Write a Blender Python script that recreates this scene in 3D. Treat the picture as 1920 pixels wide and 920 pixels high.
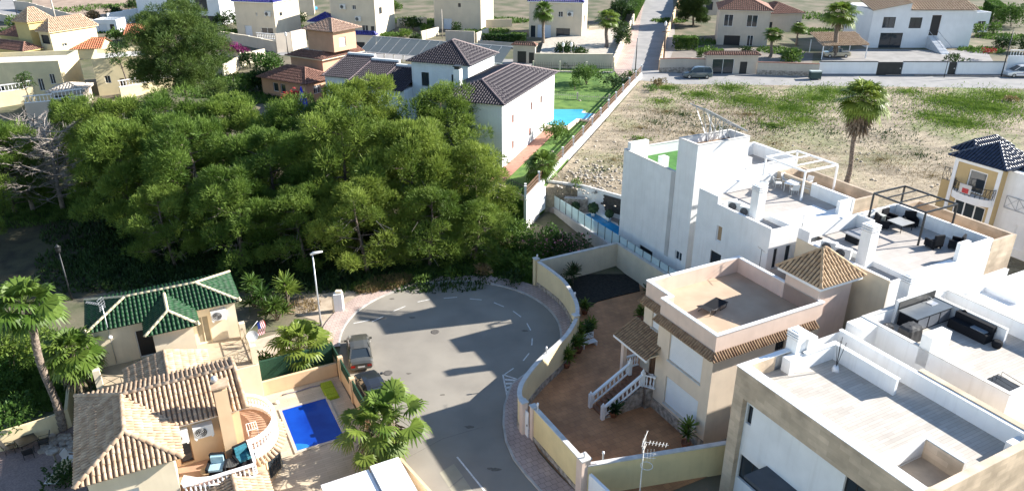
import bpy, bmesh, math, random
import numpy as np
from math import sin, cos, tan, radians, degrees, pi, atan2, hypot, sqrt
from mathutils import Vector, Matrix
random.seed(7); rng = np.random.default_rng(7)
for o in list(bpy.data.objects): bpy.data.objects.remove(o, do_unlink=True)
scene = bpy.context.scene
COL = scene.collection

# ------------------------------------------------ camera, sky, sun, exposure
CAMH = 32.0; FPX = 1400.0; PITCH = radians(24.5)
cam_d = bpy.data.cameras.new('camera'); cam = bpy.data.objects.new('camera', cam_d); COL.objects.link(cam)
cam.location = (0, 0, CAMH); cam.rotation_euler = (pi/2 - PITCH, 0, 0)
cam_d.sensor_fit = 'HORIZONTAL'; cam_d.sensor_width = 36.0; cam_d.lens = 36.0*FPX/1920
cam_d.clip_start = 0.5; cam_d.clip_end = 1500
scene.camera = cam
SUN_AZ = 76.8; SUN_EL = 28.5       # compass azimuth from +Y towards +X
world = bpy.data.worlds.new('World'); scene.world = world; world.use_nodes = True
wn = world.node_tree.nodes; wn.clear()
wo = wn.new('ShaderNodeOutputWorld'); wb = wn.new('ShaderNodeBackground'); ws = wn.new('ShaderNodeTexSky')
ws.sky_type = 'NISHITA'; ws.sun_disc = False; ws.sun_elevation = radians(SUN_EL); ws.sun_rotation = radians(SUN_AZ)
ws.air_density = 1.0; ws.dust_density = 0.15; ws.ozone_density = 1.8
world.node_tree.links.new(ws.outputs[0], wb.inputs[0]); world.node_tree.links.new(wb.outputs[0], wo.inputs[0])
wb.inputs[1].default_value = 0.088
sd = bpy.data.lights.new('sun', 'SUN'); sd.energy = 5.0; sd.angle = radians(0.5); sd.color = (1.0, 0.945, 0.86)
sun = bpy.data.objects.new('sun', sd); COL.objects.link(sun)
a, e = radians(SUN_AZ), radians(SUN_EL)
sdir = Vector((sin(a)*cos(e), cos(a)*cos(e), sin(e)))
sun.rotation_euler = sdir.to_track_quat('Z', 'Y').to_euler(); sun.location = sdir*300
scene.view_settings.view_transform = 'Standard'; scene.view_settings.look = 'None'
scene.view_settings.gamma = 1; scene.view_settings.exposure = 1.42
scene.view_settings.use_curve_mapping = False
scene.render.engine = 'CYCLES'
scene.cycles.max_bounces = 6; scene.cycles.transparent_max_bounces = 8

# ------------------------------------------------ survey: sight lines meet known planes (used only for dimensions)
def ray(x, y):
    u = (x-960)/FPX; v = (y-460)/FPX
    return (u, cos(PITCH)-v*sin(PITCH), -sin(PITCH)-v*cos(PITCH))
def P(x, y, z=0.0):
    r = ray(x, y); t = (z-CAMH)/r[2]; return Vector((r[0]*t, r[1]*t, z))
KN = [(-60, 0), (62, 0), (78, 1.6), (90, 4.2), (105, 5.6), (120, 6.5), (160, 7.6), (200, 9.2), (260, 14), (420, 30)]
LK = [(40, 2.6), (62, 3.3), (75, 4.2), (90, 4.9), (105, 5.7), (120, 6.55), (160, 7.65)]      # the lot and the villa's plot lie higher
def gz(Y, KN=None):
    KN = KN or globals()['KN']
    for (a0, z0), (a1, z1) in zip(KN, KN[1:]):
        if Y <= a1: return z0 + (z1-z0)*max(0, (Y-a0))/(a1-a0)
    return KN[-1][1]
def G(x, y, K=None):
    r = ray(x, y); lo, hi = 5.0, 500.0
    for i in range(50):
        m = (lo+hi)/2
        if CAMH + r[2]*m > gz(r[1]*m, K): lo = m
        else: hi = m
    return Vector((r[0]*lo, r[1]*lo, CAMH+r[2]*lo))
def topz(g, y):
    """height of the thing standing at g whose top is seen at picture row y"""
    v = (y-460)/FPX; k = (-sin(PITCH)-v*cos(PITCH))/(cos(PITCH)-v*sin(PITCH))
    return CAMH + g[1]*k

class Frame:
    def __init__(s, deg):
        s.a = radians(deg); s.c = cos(s.a); s.s = sin(s.a)
    def w(s, u, v, z=0): return Vector((u*s.c - v*s.s, u*s.s + v*s.c, z))
    def l(s, p): return Vector((p[0]*s.c + p[1]*s.s, -p[0]*s.s + p[1]*s.c, p[2]))
    def at(s, x, y, z): return s.l(P(x, y, z))
    def g(s, x, y): return s.l(G(x, y))
    def onu(s, x, y, u):
        r = s.l(ray(x, y)); t = u/r[0]; return Vector((u, r[1]*t, CAMH+r[2]*t))
    def onv(s, x, y, v):
        r = s.l(ray(x, y)); t = v/r[1]; return Vector((r[0]*t, v, CAMH+r[2]*t))
GR = Frame(27.5); W0 = Frame(0)

# ------------------------------------------------ materials
MATS = {}
def mat(name, col, rough=0.8, var=0.12, scale=1.5, col2=None, bump=0.0, bscale=20.0, metal=0.0, trans=0.0, spec=None, streak=0.0, detail=5, coat=0.0, thr=None, wave=None, objvar=0):
    if name in MATS: return MATS[name]
    m = bpy.data.materials.new(name); m.use_nodes = True; MATS[name] = m
    nt = m.node_tree; N = nt.nodes; L = nt.links
    b = N['Principled BSDF']; b.inputs['Roughness'].default_value = rough; b.inputs['Metallic'].default_value = metal
    if spec is not None: b.inputs['Specular IOR Level'].default_value = spec
    if coat: b.inputs['Coat Weight'].default_value = coat
    tc = N.new('ShaderNodeTexCoord')
    geo = N.new('ShaderNodeNewGeometry')
    n = N.new('ShaderNodeTexNoise'); n.inputs['Scale'].default_value = scale; n.inputs['Detail'].default_value = detail
    L.new(geo.outputs['Position'], n.inputs['Vector'])
    r = N.new('ShaderNodeValToRGB'); L.new(n.outputs['Fac'], r.inputs[0])
    if col2 is None:
        c1 = [c*(1-var) for c in col]; c2 = [min(1, c*(1+var)) for c in col]
    else: c1, c2 = col, col2
    t0, t1 = thr if thr else (0.35, 0.65)
    r.color_ramp.elements[0].color = (*c1, 1); r.color_ramp.elements[1].color = (*c2, 1)
    r.color_ramp.elements[0].position = t0; r.color_ramp.elements[1].position = t1
    out = r.outputs[0]
    if streak:
        mp = N.new('ShaderNodeMapping'); mp.inputs['Scale'].default_value = (2.2, 2.2, 0.18); L.new(geo.outputs['Position'], mp.inputs['Vector'])
        n2 = N.new('ShaderNodeTexNoise'); n2.inputs['Scale'].default_value = 1.6; n2.inputs['Detail'].default_value = 6; L.new(mp.outputs[0], n2.inputs['Vector'])
        r2 = N.new('ShaderNodeMapRange'); r2.inputs['From Min'].default_value = 0.5; r2.inputs['From Max'].default_value = 0.75
        r2.inputs['To Min'].default_value = 0; r2.inputs['To Max'].default_value = streak; L.new(n2.outputs['Fac'], r2.inputs['Value'])
        mx = N.new('ShaderNodeMix'); mx.data_type = 'RGBA'; L.new(r2.outputs[0], mx.inputs[0]); L.new(out, mx.inputs[6]); mx.inputs[7].default_value = (col[0]*.55, col[1]*.5, col[2]*.45, 1); out = mx.outputs[2]
    if objvar:
        oi = N.new('ShaderNodeObjectInfo'); hs = N.new('ShaderNodeHueSaturation'); m1 = N.new('ShaderNodeMapRange'); m1.inputs['To Min'].default_value = 1-objvar; m1.inputs['To Max'].default_value = 1+objvar; L.new(oi.outputs['Random'], m1.inputs['Value']); L.new(m1.outputs[0], hs.inputs['Value'])
        m2 = N.new('ShaderNodeMapRange'); m2.inputs['To Min'].default_value = .515; m2.inputs['To Max'].default_value = .485; L.new(oi.outputs['Random'], m2.inputs['Value']); L.new(m2.outputs[0], hs.inputs['Hue']); L.new(out, hs.inputs['Color']); out = hs.outputs[0]
    L.new(out, b.inputs['Base Color'])
    if bump:
        n3 = N.new('ShaderNodeTexNoise'); n3.inputs['Scale'].default_value = bscale; n3.inputs['Detail'].default_value = 4; L.new(geo.outputs['Position'], n3.inputs['Vector'])
        bp = N.new('ShaderNodeBump'); bp.inputs['Strength'].default_value = bump; bp.inputs['Distance'].default_value = 0.05; L.new(n3.outputs['Fac'], bp.inputs['Height']); L.new(bp.outputs[0], b.inputs['Normal'])
    if trans:
        o = N['Material Output']; t = N.new('ShaderNodeBsdfTranslucent'); L.new(out, t.inputs[0]); ms = N.new('ShaderNodeMixShader'); ms.inputs[0].default_value = trans
        L.new(b.outputs[0], ms.inputs[1]); L.new(t.outputs[0], ms.inputs[2]); L.new(ms.outputs[0], o.inputs[0])
    return m
def brickmat(name, c1, c2, cm, bw, bh, mortar=0.02, rot=0.0, rough=0.75, offset=0.5, face='z', var=0.25, nscale=0.5, bump=0.3):
    """tiles, planks or blocks; face z lies flat, face w stands on a wall"""
    if name in MATS: return MATS[name]
    m = bpy.data.materials.new(name); m.use_nodes = True; MATS[name] = m
    nt = m.node_tree; N = nt.nodes; L = nt.links; b = N['Principled BSDF']; b.inputs['Roughness'].default_value = rough
    geo = N.new('ShaderNodeNewGeometry'); mp = N.new('ShaderNodeMapping'); mp.vector_type = 'TEXTURE'; mp.inputs['Rotation'].default_value = (0, 0, rot); L.new(geo.outputs['Position'], mp.inputs['Vector'])
    vec = mp.outputs[0]
    if face == 'w':
        sx = N.new('ShaderNodeSeparateXYZ'); L.new(vec, sx.inputs[0]); ad = N.new('ShaderNodeMath'); L.new(sx.outputs[0], ad.inputs[0]); L.new(sx.outputs[1], ad.inputs[1])
        cb = N.new('ShaderNodeCombineXYZ'); L.new(ad.outputs[0], cb.inputs[0]); L.new(sx.outputs[2], cb.inputs[1]); vec = cb.outputs[0]
    br = N.new('ShaderNodeTexBrick'); L.new(vec, br.inputs['Vector']); br.offset = offset
    br.inputs['Color1'].default_value = (*c1, 1); br.inputs['Color2'].default_value = (*c2, 1); br.inputs['Mortar'].default_value = (*cm, 1)
    br.inputs['Scale'].default_value = 1; br.inputs['Brick Width'].default_value = bw; br.inputs['Row Height'].default_value = bh; br.inputs['Mortar Size'].default_value = mortar
    n = N.new('ShaderNodeTexNoise'); n.inputs['Scale'].default_value = nscale; n.inputs['Detail'].default_value = 6; L.new(geo.outputs['Position'], n.inputs['Vector'])
    mr = N.new('ShaderNodeMapRange'); mr.inputs['From Min'].default_value = .3; mr.inputs['From Max'].default_value = .7; mr.inputs['To Min'].default_value = 1-var; mr.inputs['To Max'].default_value = 1+var*.6; L.new(n.outputs['Fac'], mr.inputs['Value'])
    mx = N.new('ShaderNodeMix'); mx.data_type = 'RGBA'; mx.blend_type = 'MULTIPLY'; mx.inputs[0].default_value = 1; L.new(br.outputs['Color'], mx.inputs[6]); L.new(mr.outputs[0], mx.inputs[7]); L.new(mx.outputs[2], b.inputs['Base Color'])
    if bump:
        bp = N.new('ShaderNodeBump'); bp.inputs['Strength'].default_value = bump; bp.inputs['Distance'].default_value = .02; bp.invert = True; L.new(br.outputs['Fac'], bp.inputs['Height']); L.new(bp.outputs[0], b.inputs['Normal'])
    return m
def glass(name, col, rough=0.05):
    if name in MATS: return MATS[name]
    m = bpy.data.materials.new(name); m.use_nodes = True; MATS[name] = m
    b = m.node_tree.nodes['Principled BSDF']; b.inputs['Base Color'].default_value = (*col, 1); b.inputs['Roughness'].default_value = rough; b.inputs['Specular IOR Level'].default_value = 0.6
    return m
def clearglass(name, col, alpha):
    if name in MATS: return MATS[name]
    m = glass(name, col, .08); m.node_tree.nodes['Principled BSDF'].inputs['Alpha'].default_value = alpha
    return m
white = mat('white_plaster', (.78, .78, .77), .85, .045, .8, streak=.17)
white2 = mat('white_paint', (.80, .80, .80), .6, .03, 2)
coping = mat('grey_coping', (.55, .53, .50), .85, .12, 2)
cream = mat('cream_plaster', (.62, .50, .34), .85, .05, 1.0, streak=.12)
creamlite = mat('pale_cream_plaster', (.70, .60, .44), .85, .05, 1.0, streak=.12)
pinkp = mat('pale_pink_plaster', (.70, .54, .44), .85, .05, 1.0, streak=.10)
yellowp = mat('yellow_plaster', (.74, .59, .31), .85, .05, 1.0, streak=.12)
sandw = mat('sand_plaster', (.58, .47, .33), .85, .06, 1.0, streak=.15)
terra = mat('terracotta_plaster', (.52, .31, .205), .85, .05, 1.0, streak=.10)
peach = mat('peach_plaster', (.66, .47, .29), .85, .05, 1.0, streak=.10)
garden_wall_m = mat('garden_wall_plaster', (.72, .59, .36), .9, .06, .8, streak=.18)
greyw = mat('grey_wall_plaster', (.50, .49, .48), .9, .08, .8, streak=.25)
dark = mat('dark_opening', (.012, .013, .016), .5, .1)
darkmetal = mat('dark_metal', (.03, .032, .035), .45, .1, metal=.3)
black = mat('black_plastic', (.02, .02, .022), .6, .1)
steel = mat('grey_steel', (.45, .46, .48), .4, .08, metal=.6)
rust = mat('brown_metal', (.11, .06, .035), .6, .15)
winglass = glass('window_glass', (.03, .04, .05))
shutter = mat('white_shutter', (.72, .73, .74), .5, .02)
wood = mat('brown_wood', (.16, .08, .04), .6, .2, 4)
blackwicker = mat('dark_wicker', (.014, .015, .018), .9, .3, 30, spec=.15)
potm = mat('clay_pot', (.22, .09, .05), .8, .15)

# ------------------------------------------------ mesh helpers
class MB:
    """collects shapes given in a frame's coordinates"""
    def __init__(s): s.v = []; s.f = []; s.m = []; s.cur = 0; s.smooth = []
    def face(s, pts, m=None, sm=False):
        b = len(s.v); s.v += [tuple(p) for p in pts]; s.f.append(tuple(range(b, b+len(pts)))); s.m.append(s.cur if m is None else m); s.smooth.append(sm)
    def box(s, u0, u1, v0, v1, z0, z1, m=None, skip=''):
        if u0 > u1: u0, u1 = u1, u0
        if v0 > v1: v0, v1 = v1, v0
        b = len(s.v)
        s.v += [(u0, v0, z0), (u1, v0, z0), (u1, v1, z0), (u0, v1, z0), (u0, v0, z1), (u1, v0, z1), (u1, v1, z1), (u0, v1, z1)]
        fs = {'b': (0, 3, 2, 1), 't': (4, 5, 6, 7), 'f': (0, 1, 5, 4), 'r': (1, 2, 6, 5), 'k': (2, 3, 7, 6), 'l': (3, 0, 4, 7)}
        for k, q in fs.items():
            if k in skip: continue
            s.f.append(tuple(b+i for i in q)); s.m.append(s.cur if m is None else m); s.smooth.append(False)
        return s
    def prism(s, poly, z0, z1, m=None, cap=True):
        n = len(poly)
        ar = sum(poly[i][0]*poly[(i+1) % n][1]-poly[(i+1) % n][0]*poly[i][1] for i in range(n))
        if ar < 0: poly = poly[::-1]
        b = len(s.v); s.v += [(p[0], p[1], z0) for p in poly] + [(p[0], p[1], z1) for p in poly]
        for i in range(n):
            j = (i+1) % n; s.f.append((b+i, b+j, b+n+j, b+n+i)); s.m.append(s.cur if m is None else m); s.smooth.append(False)
        if cap:
            s.f.append(tuple(range(b+n, b+2*n))); s.m.append(s.cur if m is None else m); s.smooth.append(False)
            s.f.append(tuple(range(b+n-1, b-1, -1))); s.m.append(s.cur if m is None else m); s.smooth.append(False)
        return s
    def tube(s, pts, r, n=6, m=None, cap=True):
        pts = [Vector(p) for p in pts]; rs = r if isinstance(r, (list, tuple)) else [r]*len(pts)
        b = len(s.v); k = len(pts)
        for i, p in enumerate(pts):
            d = (pts[min(i+1, k-1)]-pts[max(i-1, 0)]).normalized()
            up = Vector((0, 0, 1)) if abs(d.z) < .95 else Vector((1, 0, 0))
            x = d.cross(up).normalized(); y = x.cross(d)
            for j in range(n):
                t = 2*pi*j/n; q = p + (x*cos(t)+y*sin(t))*rs[i]; s.v.append(tuple(q))
        for i in range(k-1):
            for j in range(n):
                s.f.append((b+i*n+j, b+(i+1)*n+j, b+(i+1)*n+(j+1) % n, b+i*n+(j+1) % n)); s.m.append(s.cur if m is None else m); s.smooth.append(n > 5)
        if cap:
            s.f.append(tuple(b+j for j in range(n))); s.m.append(s.cur if m is None else m); s.smooth.append(False)
            s.f.append(tuple(b+(k-1)*n+j for j in range(n-1, -1, -1))); s.m.append(s.cur if m is None else m); s.smooth.append(False)
        return s
    def bar(s, p, q, w=.05, h=None, m=None):
        """square section bar from p to q"""
        p = Vector(p); q = Vector(q); d = (q-p).normalized(); h = h or w
        up = Vector((0, 0, 1)) if abs(d.z) < .95 else Vector((0, 1, 0))
        x = d.cross(up).normalized()*(w/2); y = x.cross(d).normalized()*(h/2)
        b = len(s.v)
        for c in (p, q):
            for sx, sy in ((-1, -1), (1, -1), (1, 1), (-1, 1)): s.v.append(tuple(c + x*sx + y*sy))
        for fc in ((0, 1, 5, 4), (1, 2, 6, 5), (2, 3, 7, 6), (3, 0, 4, 7), (3, 2, 1, 0), (4, 5, 6, 7)):
            s.f.append(tuple(b+i for i in fc)); s.m.append(s.cur if m is None else m); s.smooth.append(False)
        return s
    def lathe(s, c, prof, n=10, m=None, cap=True):
        b = len(s.v)
        for r, z in prof:
            for j in range(n): s.v.append((c[0]+r*cos(2*pi*j/n), c[1]+r*sin(2*pi*j/n), c[2]+z))
        for i in range(len(prof)-1):
            for j in range(n):
                s.f.append((b+i*n+j, b+i*n+(j+1) % n, b+(i+1)*n+(j+1) % n, b+(i+1)*n+j)); s.m.append(s.cur if m is None else m); s.smooth.append(True)
        if cap:
            s.f.append(tuple(b+j for j in range(n-1, -1, -1))); s.m.append(s.cur if m is None else m); s.smooth.append(False)
            s.f.append(tuple(b+(len(prof)-1)*n+j for j in range(n))); s.m.append(s.cur if m is None else m); s.smooth.append(False)
        return s
    def build(s, name, mats, root=None, origin=None):
        if not isinstance(mats, (list, tuple)): mats = [mats]
        me = bpy.data.meshes.new(name); o3 = Vector(origin) if origin is not None else (Vector(root['o']) if root is not None and 'o' in root else Vector((0, 0, 0)))
        V = [(x-o3.x, y-o3.y, z-o3.z) for x, y, z in s.v]
        me.from_pydata(V, [], s.f)
        for mm in mats: me.materials.append(mm)
        me.polygons.foreach_set('material_index', s.m); me.polygons.foreach_set('use_smooth', s.smooth); me.update()
        o = bpy.data.objects.new(name, me); COL.objects.link(o)
        if root is not None: o.parent = root; o['o'] = tuple(root['o']) if 'o' in root else (0, 0, 0)
        return o
def tag(o, label=None, cat=None, group=None, kind=None):
    if label: o['label'] = label
    if cat: o['category'] = cat
    if group: o['group'] = group
    if kind: o['kind'] = kind
    return o
def thing(name, label, cat, fr, u, v, z, group=None):
    o = bpy.data.objects.new(name, None); COL.objects.link(o); o.empty_display_size = .5
    o.location = fr.w(u, v, z); o.rotation_euler = (0, 0, fr.a); o['o'] = (u, v, z)
    return tag(o, label, cat, group)
def solo(name, mb, mats, fr, org, label, cat, group=None):
    """a thing that is one mesh"""
    o = mb.build(name, mats, None, org); o.location = fr.w(*org); o.rotation_euler = (0, 0, fr.a)
    return tag(o, label, cat, group)
def struct(name, mb, mats, fr=None):
    o = mb.build(name, mats); 
    if fr: o.rotation_euler = (0, 0, fr.a)
    o['kind'] = 'structure'; return o
def children(o): return [c for c in bpy.data.objects if c.parent == o]
def copy_tree(o, parent=None, loc=None, rz=None, sc=None, label=None):
    c = o.copy(); COL.objects.link(c)
    if parent is not None: c.parent = parent
    for ch in list(o.children): copy_tree(ch, c)
    if loc is not None: c.location = loc
    if rz is not None: c.rotation_euler = (0, 0, rz)
    if sc is not None: c.scale = (sc, sc, sc) if not isinstance(sc, tuple) else sc
    if label: c['label'] = label
    return c
def npmesh(name, V, Fq, mats, mi=None):
    """numpy quads to a mesh"""
    me = bpy.data.meshes.new(name); n = len(Fq)
    me.vertices.add(len(V)); me.vertices.foreach_set('co', np.asarray(V, dtype=np.float32).ravel())
    k = Fq.shape[1]
    me.loops.add(n*k); me.loops.foreach_set('vertex_index', Fq.astype(np.int32).ravel())
    me.polygons.add(n); me.polygons.foreach_set('loop_start', np.arange(0, n*k, k, dtype=np.int32))
    if mi is not None: me.polygons.foreach_set('material_index', np.asarray(mi, dtype=np.int32))
    for mm in (mats if isinstance(mats, (list, tuple)) else [mats]): me.materials.append(mm)
    me.update(calc_edges=True); me.validate()
    return me
def sheet(name, poly, dz, m, K=None, skirt=0):
    K = K or KN
    """world polygon draped on the terrain, dz above it"""
    bm = bmesh.new(); vs = [bm.verts.new((p[0], p[1], 0)) for p in poly]; bm.faces.new(vs)
    bmesh.ops.triangulate(bm, faces=bm.faces[:])
    for yk, _ in K[1:-1]:
        bmesh.ops.bisect_plane(bm, geom=bm.verts[:]+bm.edges[:]+bm.faces[:], plane_co=(0, yk, 0), plane_no=(0, 1, 0))
    for v in bm.verts: v.co.z = gz(v.co.y, K) + dz
    bmesh.ops.recalc_face_normals(bm, faces=bm.faces[:])
    if bm.faces and sum(f.normal.z for f in bm.faces) < 0: bmesh.ops.reverse_faces(bm, faces=bm.faces[:])
    if skirt:
        be = [e_ for e_ in bm.edges if e_.is_boundary]; r_ = bmesh.ops.extrude_edge_only(bm, edges=be)
        for g_ in r_['geom']:
            if isinstance(g_, bmesh.types.BMVert): g_.co.z -= skirt
    me = bpy.data.meshes.new(name); bm.to_mesh(me); bm.free(); me.materials.append(m)
    o = bpy.data.objects.new(name, me); COL.objects.link(o); o['kind'] = 'structure'; return o

# walls with real openings
def wallface(mb, side, c, a0, a1, z0, z1, holes, depth=.16, m=None):
    """side 'u-','u+','v-','v+': plane at c, spanning a0..a1; holes (h0,h1,k0,k1) get reveals"""
    A = sorted({a0, a1, *[h[0] for h in holes], *[h[1] for h in holes]}); Z = sorted({z0, z1, *[h[2] for h in holes], *[h[3] for h in holes]})
    A = [x for x in A if a0-1e-6 <= x <= a1+1e-6]; Z = [x for x in Z if z0-1e-6 <= x <= z1+1e-6]
    sg = -1 if side[1] == '-' else 1
    def pt(a, z, d=0):
        return (c - sg*d, a, z) if side[0] == 'u' else (a, c - sg*d, z)
    def q(ps):
        fl = (side in ('u-', 'v+')); mb.face(ps[::-1] if fl else ps, m)
    for i in range(len(A)-1):
        for j in range(len(Z)-1):
            x = (A[i]+A[i+1])/2; z = (Z[j]+Z[j+1])/2
            if any(h[0] < x < h[1] and h[2] < z < h[3] for h in holes): continue
            q([pt(A[i], Z[j]), pt(A[i+1], Z[j]), pt(A[i+1], Z[j+1]), pt(A[i], Z[j+1])])
    for h in holes:
        for (p1, p2) in (((h[0], h[2]), (h[1], h[2])), ((h[1], h[2]), (h[1], h[3])), ((h[1], h[3]), (h[0], h[3])), ((h[0], h[3]), (h[0], h[2]))):
            q([pt(*p1), pt(*p1, depth), pt(*p2, depth), pt(*p2)])
    return mb
def opening(root, side, c, h, kind='window', fm=None, pm=None, depth=.16, mull=1, bars=0, sill=None, name=None, fw=.06):
    """frame part with its pane, standing inside a hole h of a wall at c"""
    sg = -1 if side[1] == '-' else 1; fm = fm or darkmetal; pm = pm or winglass
    d = depth
    def bx(mb, a0, a1, z0, z1, d0, d1):
        if side[0] == 'u': mb.box(c-sg*d0, c-sg*d1, a0, a1, z0, z1)
        else: mb.box(a0, a1, c-sg*d0, c-sg*d1, z0, z1)
    f = MB(); a0, a1, z0, z1 = h
    if kind == 'shutter':
        p = MB(); bx(p, a0, a1, z0, z1, d-.02, d+.04)
        k = int((z1-z0)/.12)
        for i in range(k): bx(p, a0+.01, a1-.01, z0+i*.12+.012, z0+i*.12+.11, d-.035, d-.02)
        o = p.build(name or 'shutter', pm, root)
        if sill:
            s_ = MB(); bx(s_, a0-.05, a1+.05, z0-.08, z0-.003, -.08, d-.03); s_.build('sill', sill, o)
        return o
    bx(f, a0, a0+fw, z0, z1, d-.06, d); bx(f, a1-fw, a1, z0, z1, d-.06, d)
    bx(f, a0+fw, a1-fw, z0, z0+fw, d-.06, d); bx(f, a0+fw, a1-fw, z1-fw, z1, d-.06, d)
    for i in range(mull):
        x = a0 + (a1-a0)*(i+1)/(mull+1); bx(f, x-fw*.5, x+fw*.5, z0+fw, z1-fw, d-.055, d)
    for i in range(bars):
        x = a0 + (a1-a0)*(i+1)/(bars+1); bx(f, x-.015, x+.015, z0, z1, .02, .05)
    o = f.build(name or kind, fm, root)
    p = MB(); bx(p, a0+.01, a1-.01, z0+.01, z1-.01, d-.02, d+.02); p.build('pane', pm, o)
    if sill:
        s_ = MB(); bx(s_, a0-.05, a1+.05, z0-.08, z0-.003, -.08, d-.07); s_.build('sill', sill, o)
    return o
def shell(root, u0, u1, v0, v1, z0, zt, wm, holes={}, zr=None, t=.2, floorm=None, cop=None, name='wall', solid=False, depth=.16, over=.03):
    """house block; with zr a flat roof behind a parapet that rises to zt"""
    mb = MB()
    wallface(mb, 'u-', u0, v0, v1, z0, zt, holes.get('u-', []), depth); wallface(mb, 'u+', u1, v0, v1, z0, zt, holes.get('u+', []), depth)
    wallface(mb, 'v-', v0, u0, u1, z0, zt, holes.get('v-', []), depth); wallface(mb, 'v+', v1, u0, u1, z0, zt, holes.get('v+', []), depth)
    if zr is None:
        mb.face([(u0, v0, zt), (u1, v0, zt), (u1, v1, zt), (u0, v1, zt)])
        return mb.build(name, wm, root)
    a0, a1, b0, b1 = u0+t, u1-t, v0+t, v1-t
    mb.face([(a0, b0, zr), (a0, b0, zt), (a0, b1, zt), (a0, b1, zr)]); mb.face([(a1, b0, zr), (a1, b1, zr), (a1, b1, zt), (a1, b0, zt)])
    mb.face([(a0, b0, zr), (a1, b0, zr), (a1, b0, zt), (a0, b0, zt)]); mb.face([(a0, b1, zr), (a0, b1, zt), (a1, b1, zt), (a1, b1, zr)])
    w = mb.build(name, wm, root)
    f = MB(); f.box(a0, a1, b0, b1, zr-.15, zr); f.build('roof_floor', floorm or coping, root)
    c = MB(); ring(c, u0-over, u1+over, v0-over, v1+over, zt, zt+.06, t+over*2); c.build('coping', cop or coping, root)
    return w
def ring(c, u0, u1, v0, v1, z0, z1, t):
    c.box(u0, u1, v0, v0+t, z0, z1); c.box(u0, u1, v1-t, v1, z0, z1); c.box(u0, u0+t, v0+t, v1-t, z0, z1); c.box(u1-t, u1, v0+t, v1-t, z0, z1)
    return c
def tiles(mb, poly, sp=.24, row=.42, r=.075, seg=4, over=.0, m=0, mbase=1, jit=.01):
    """barrel tiles on a convex roof plane; poly[0]->poly[1] is the eave"""
    p0 = Vector(poly[0]); e = (Vector(poly[1])-p0); e.normalize()
    nrm = (Vector(poly[1])-p0).cross(Vector(poly[2])-p0).normalized()
    if nrm.z < 0: nrm = -nrm
    s = nrm.cross(e).normalized()
    if s.z < 0: s = -s
    q = [((Vector(p)-p0).dot(e), (Vector(p)-p0).dot(s)) for p in poly]
    mb.face([Vector(p) for p in poly], mbase)
    lo = min(a for a, b in q); hi = max(a for a, b in q)
    n = max(1, int((hi-lo)/sp)); w = (hi-lo)/n
    for i in range(n):
        x = lo+(i+.5)*w; hs = []
        for k in range(len(q)):
            (x0, y0), (x1, y1) = q[k], q[(k+1) % len(q)]
            if (x0-x)*(x1-x) <= 0 and abs(x1-x0) > 1e-6: hs.append(y0+(y1-y0)*(x-x0)/(x1-x0))
        if len(hs) < 2: continue
        h0, h1 = min(hs)-over, max(hs)
        if h1-h0 < .05: continue
        k = max(1, int(round((h1-h0)/row))); hr = (h1-h0)/k
        for j in range(k):
            b = len(mb.v); jx = random.uniform(-jit, jit); jz = random.uniform(0, jit)
            for (hh, lift, wd) in ((h0+j*hr-.03, .028, .36), (h0+(j+1)*hr, .0, .29)):
                for t in range(seg+1):
                    an = pi*t/seg
                    mb.v.append(tuple(p0+e*(x+jx+cos(an)*w*wd)+s*hh+nrm*(sin(an)*r*(1.05 if lift else .9)+lift+jz+.002)))
            for t in range(seg):
                mb.f.append((b+t+1, b+t, b+seg+1+t, b+seg+2+t)); mb.m.append(m); mb.smooth.append(True)
            mb.f.append(tuple(b+t for t in range(seg+1))); mb.m.append(m); mb.smooth.append(False)
def ridge(mb, p, q, r=.11, ln=.42, m=0):
    p = Vector(p); q = Vector(q); d = q-p; n = max(1, int(d.length/ln)); d.normalize(); step = (q-p).length/n
    x = d.cross(Vector((0, 0, 1))).normalized(); y = x.cross(d).normalized()
    for i in range(n):
        b = len(mb.v)
        for (t, rr, dn) in ((i*step-.03, r*1.08, 0), ((i+1)*step, r*.92, 0)):
            for k in range(6):
                an = pi*k/5; mb.v.append(tuple(p+d*t+x*cos(an)*rr+y*(sin(an)*rr-.01)))
        for k in range(5):
            mb.f.append((b+k, b+k+1, b+7+k, b+6+k)); mb.m.append(m); mb.smooth.append(True)
        mb.f.append(tuple(b+k for k in range(5, -1, -1))); mb.m.append(m); mb.smooth.append(False)
BPROF = [(.055, 0), (.055, .05), (.035, .08), (.03, .12), (.06, .25), (.065, .32), (.035, .5), (.03, .58), (.05, .64), (.055, .68)]
def balusters(mb, p, q, z0, h=.75, sp=.26, n=7, z1=None):
    """row of turned balusters with bottom and top rails from p to q"""
    p = Vector((p[0], p[1], z0)); q = Vector((q[0], q[1], z0 if z1 is None else z1)); L = (q-p).length; k = max(1, int(L/sp))
    mb.bar(p+Vector((0, 0, .04)), q+Vector((0, 0, .04)), .14, .08); mb.bar(p+Vector((0, 0, h)), q+Vector((0, 0, h)), .17, .11)
    sc = (h-.13)/.68
    for i in range(k):
        c = p+(q-p)*((i+.5)/k)
        mb.lathe((c.x, c.y, c.z+.08), [(r_, z_*sc) for r_, z_ in BPROF], n, cap=False)

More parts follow.
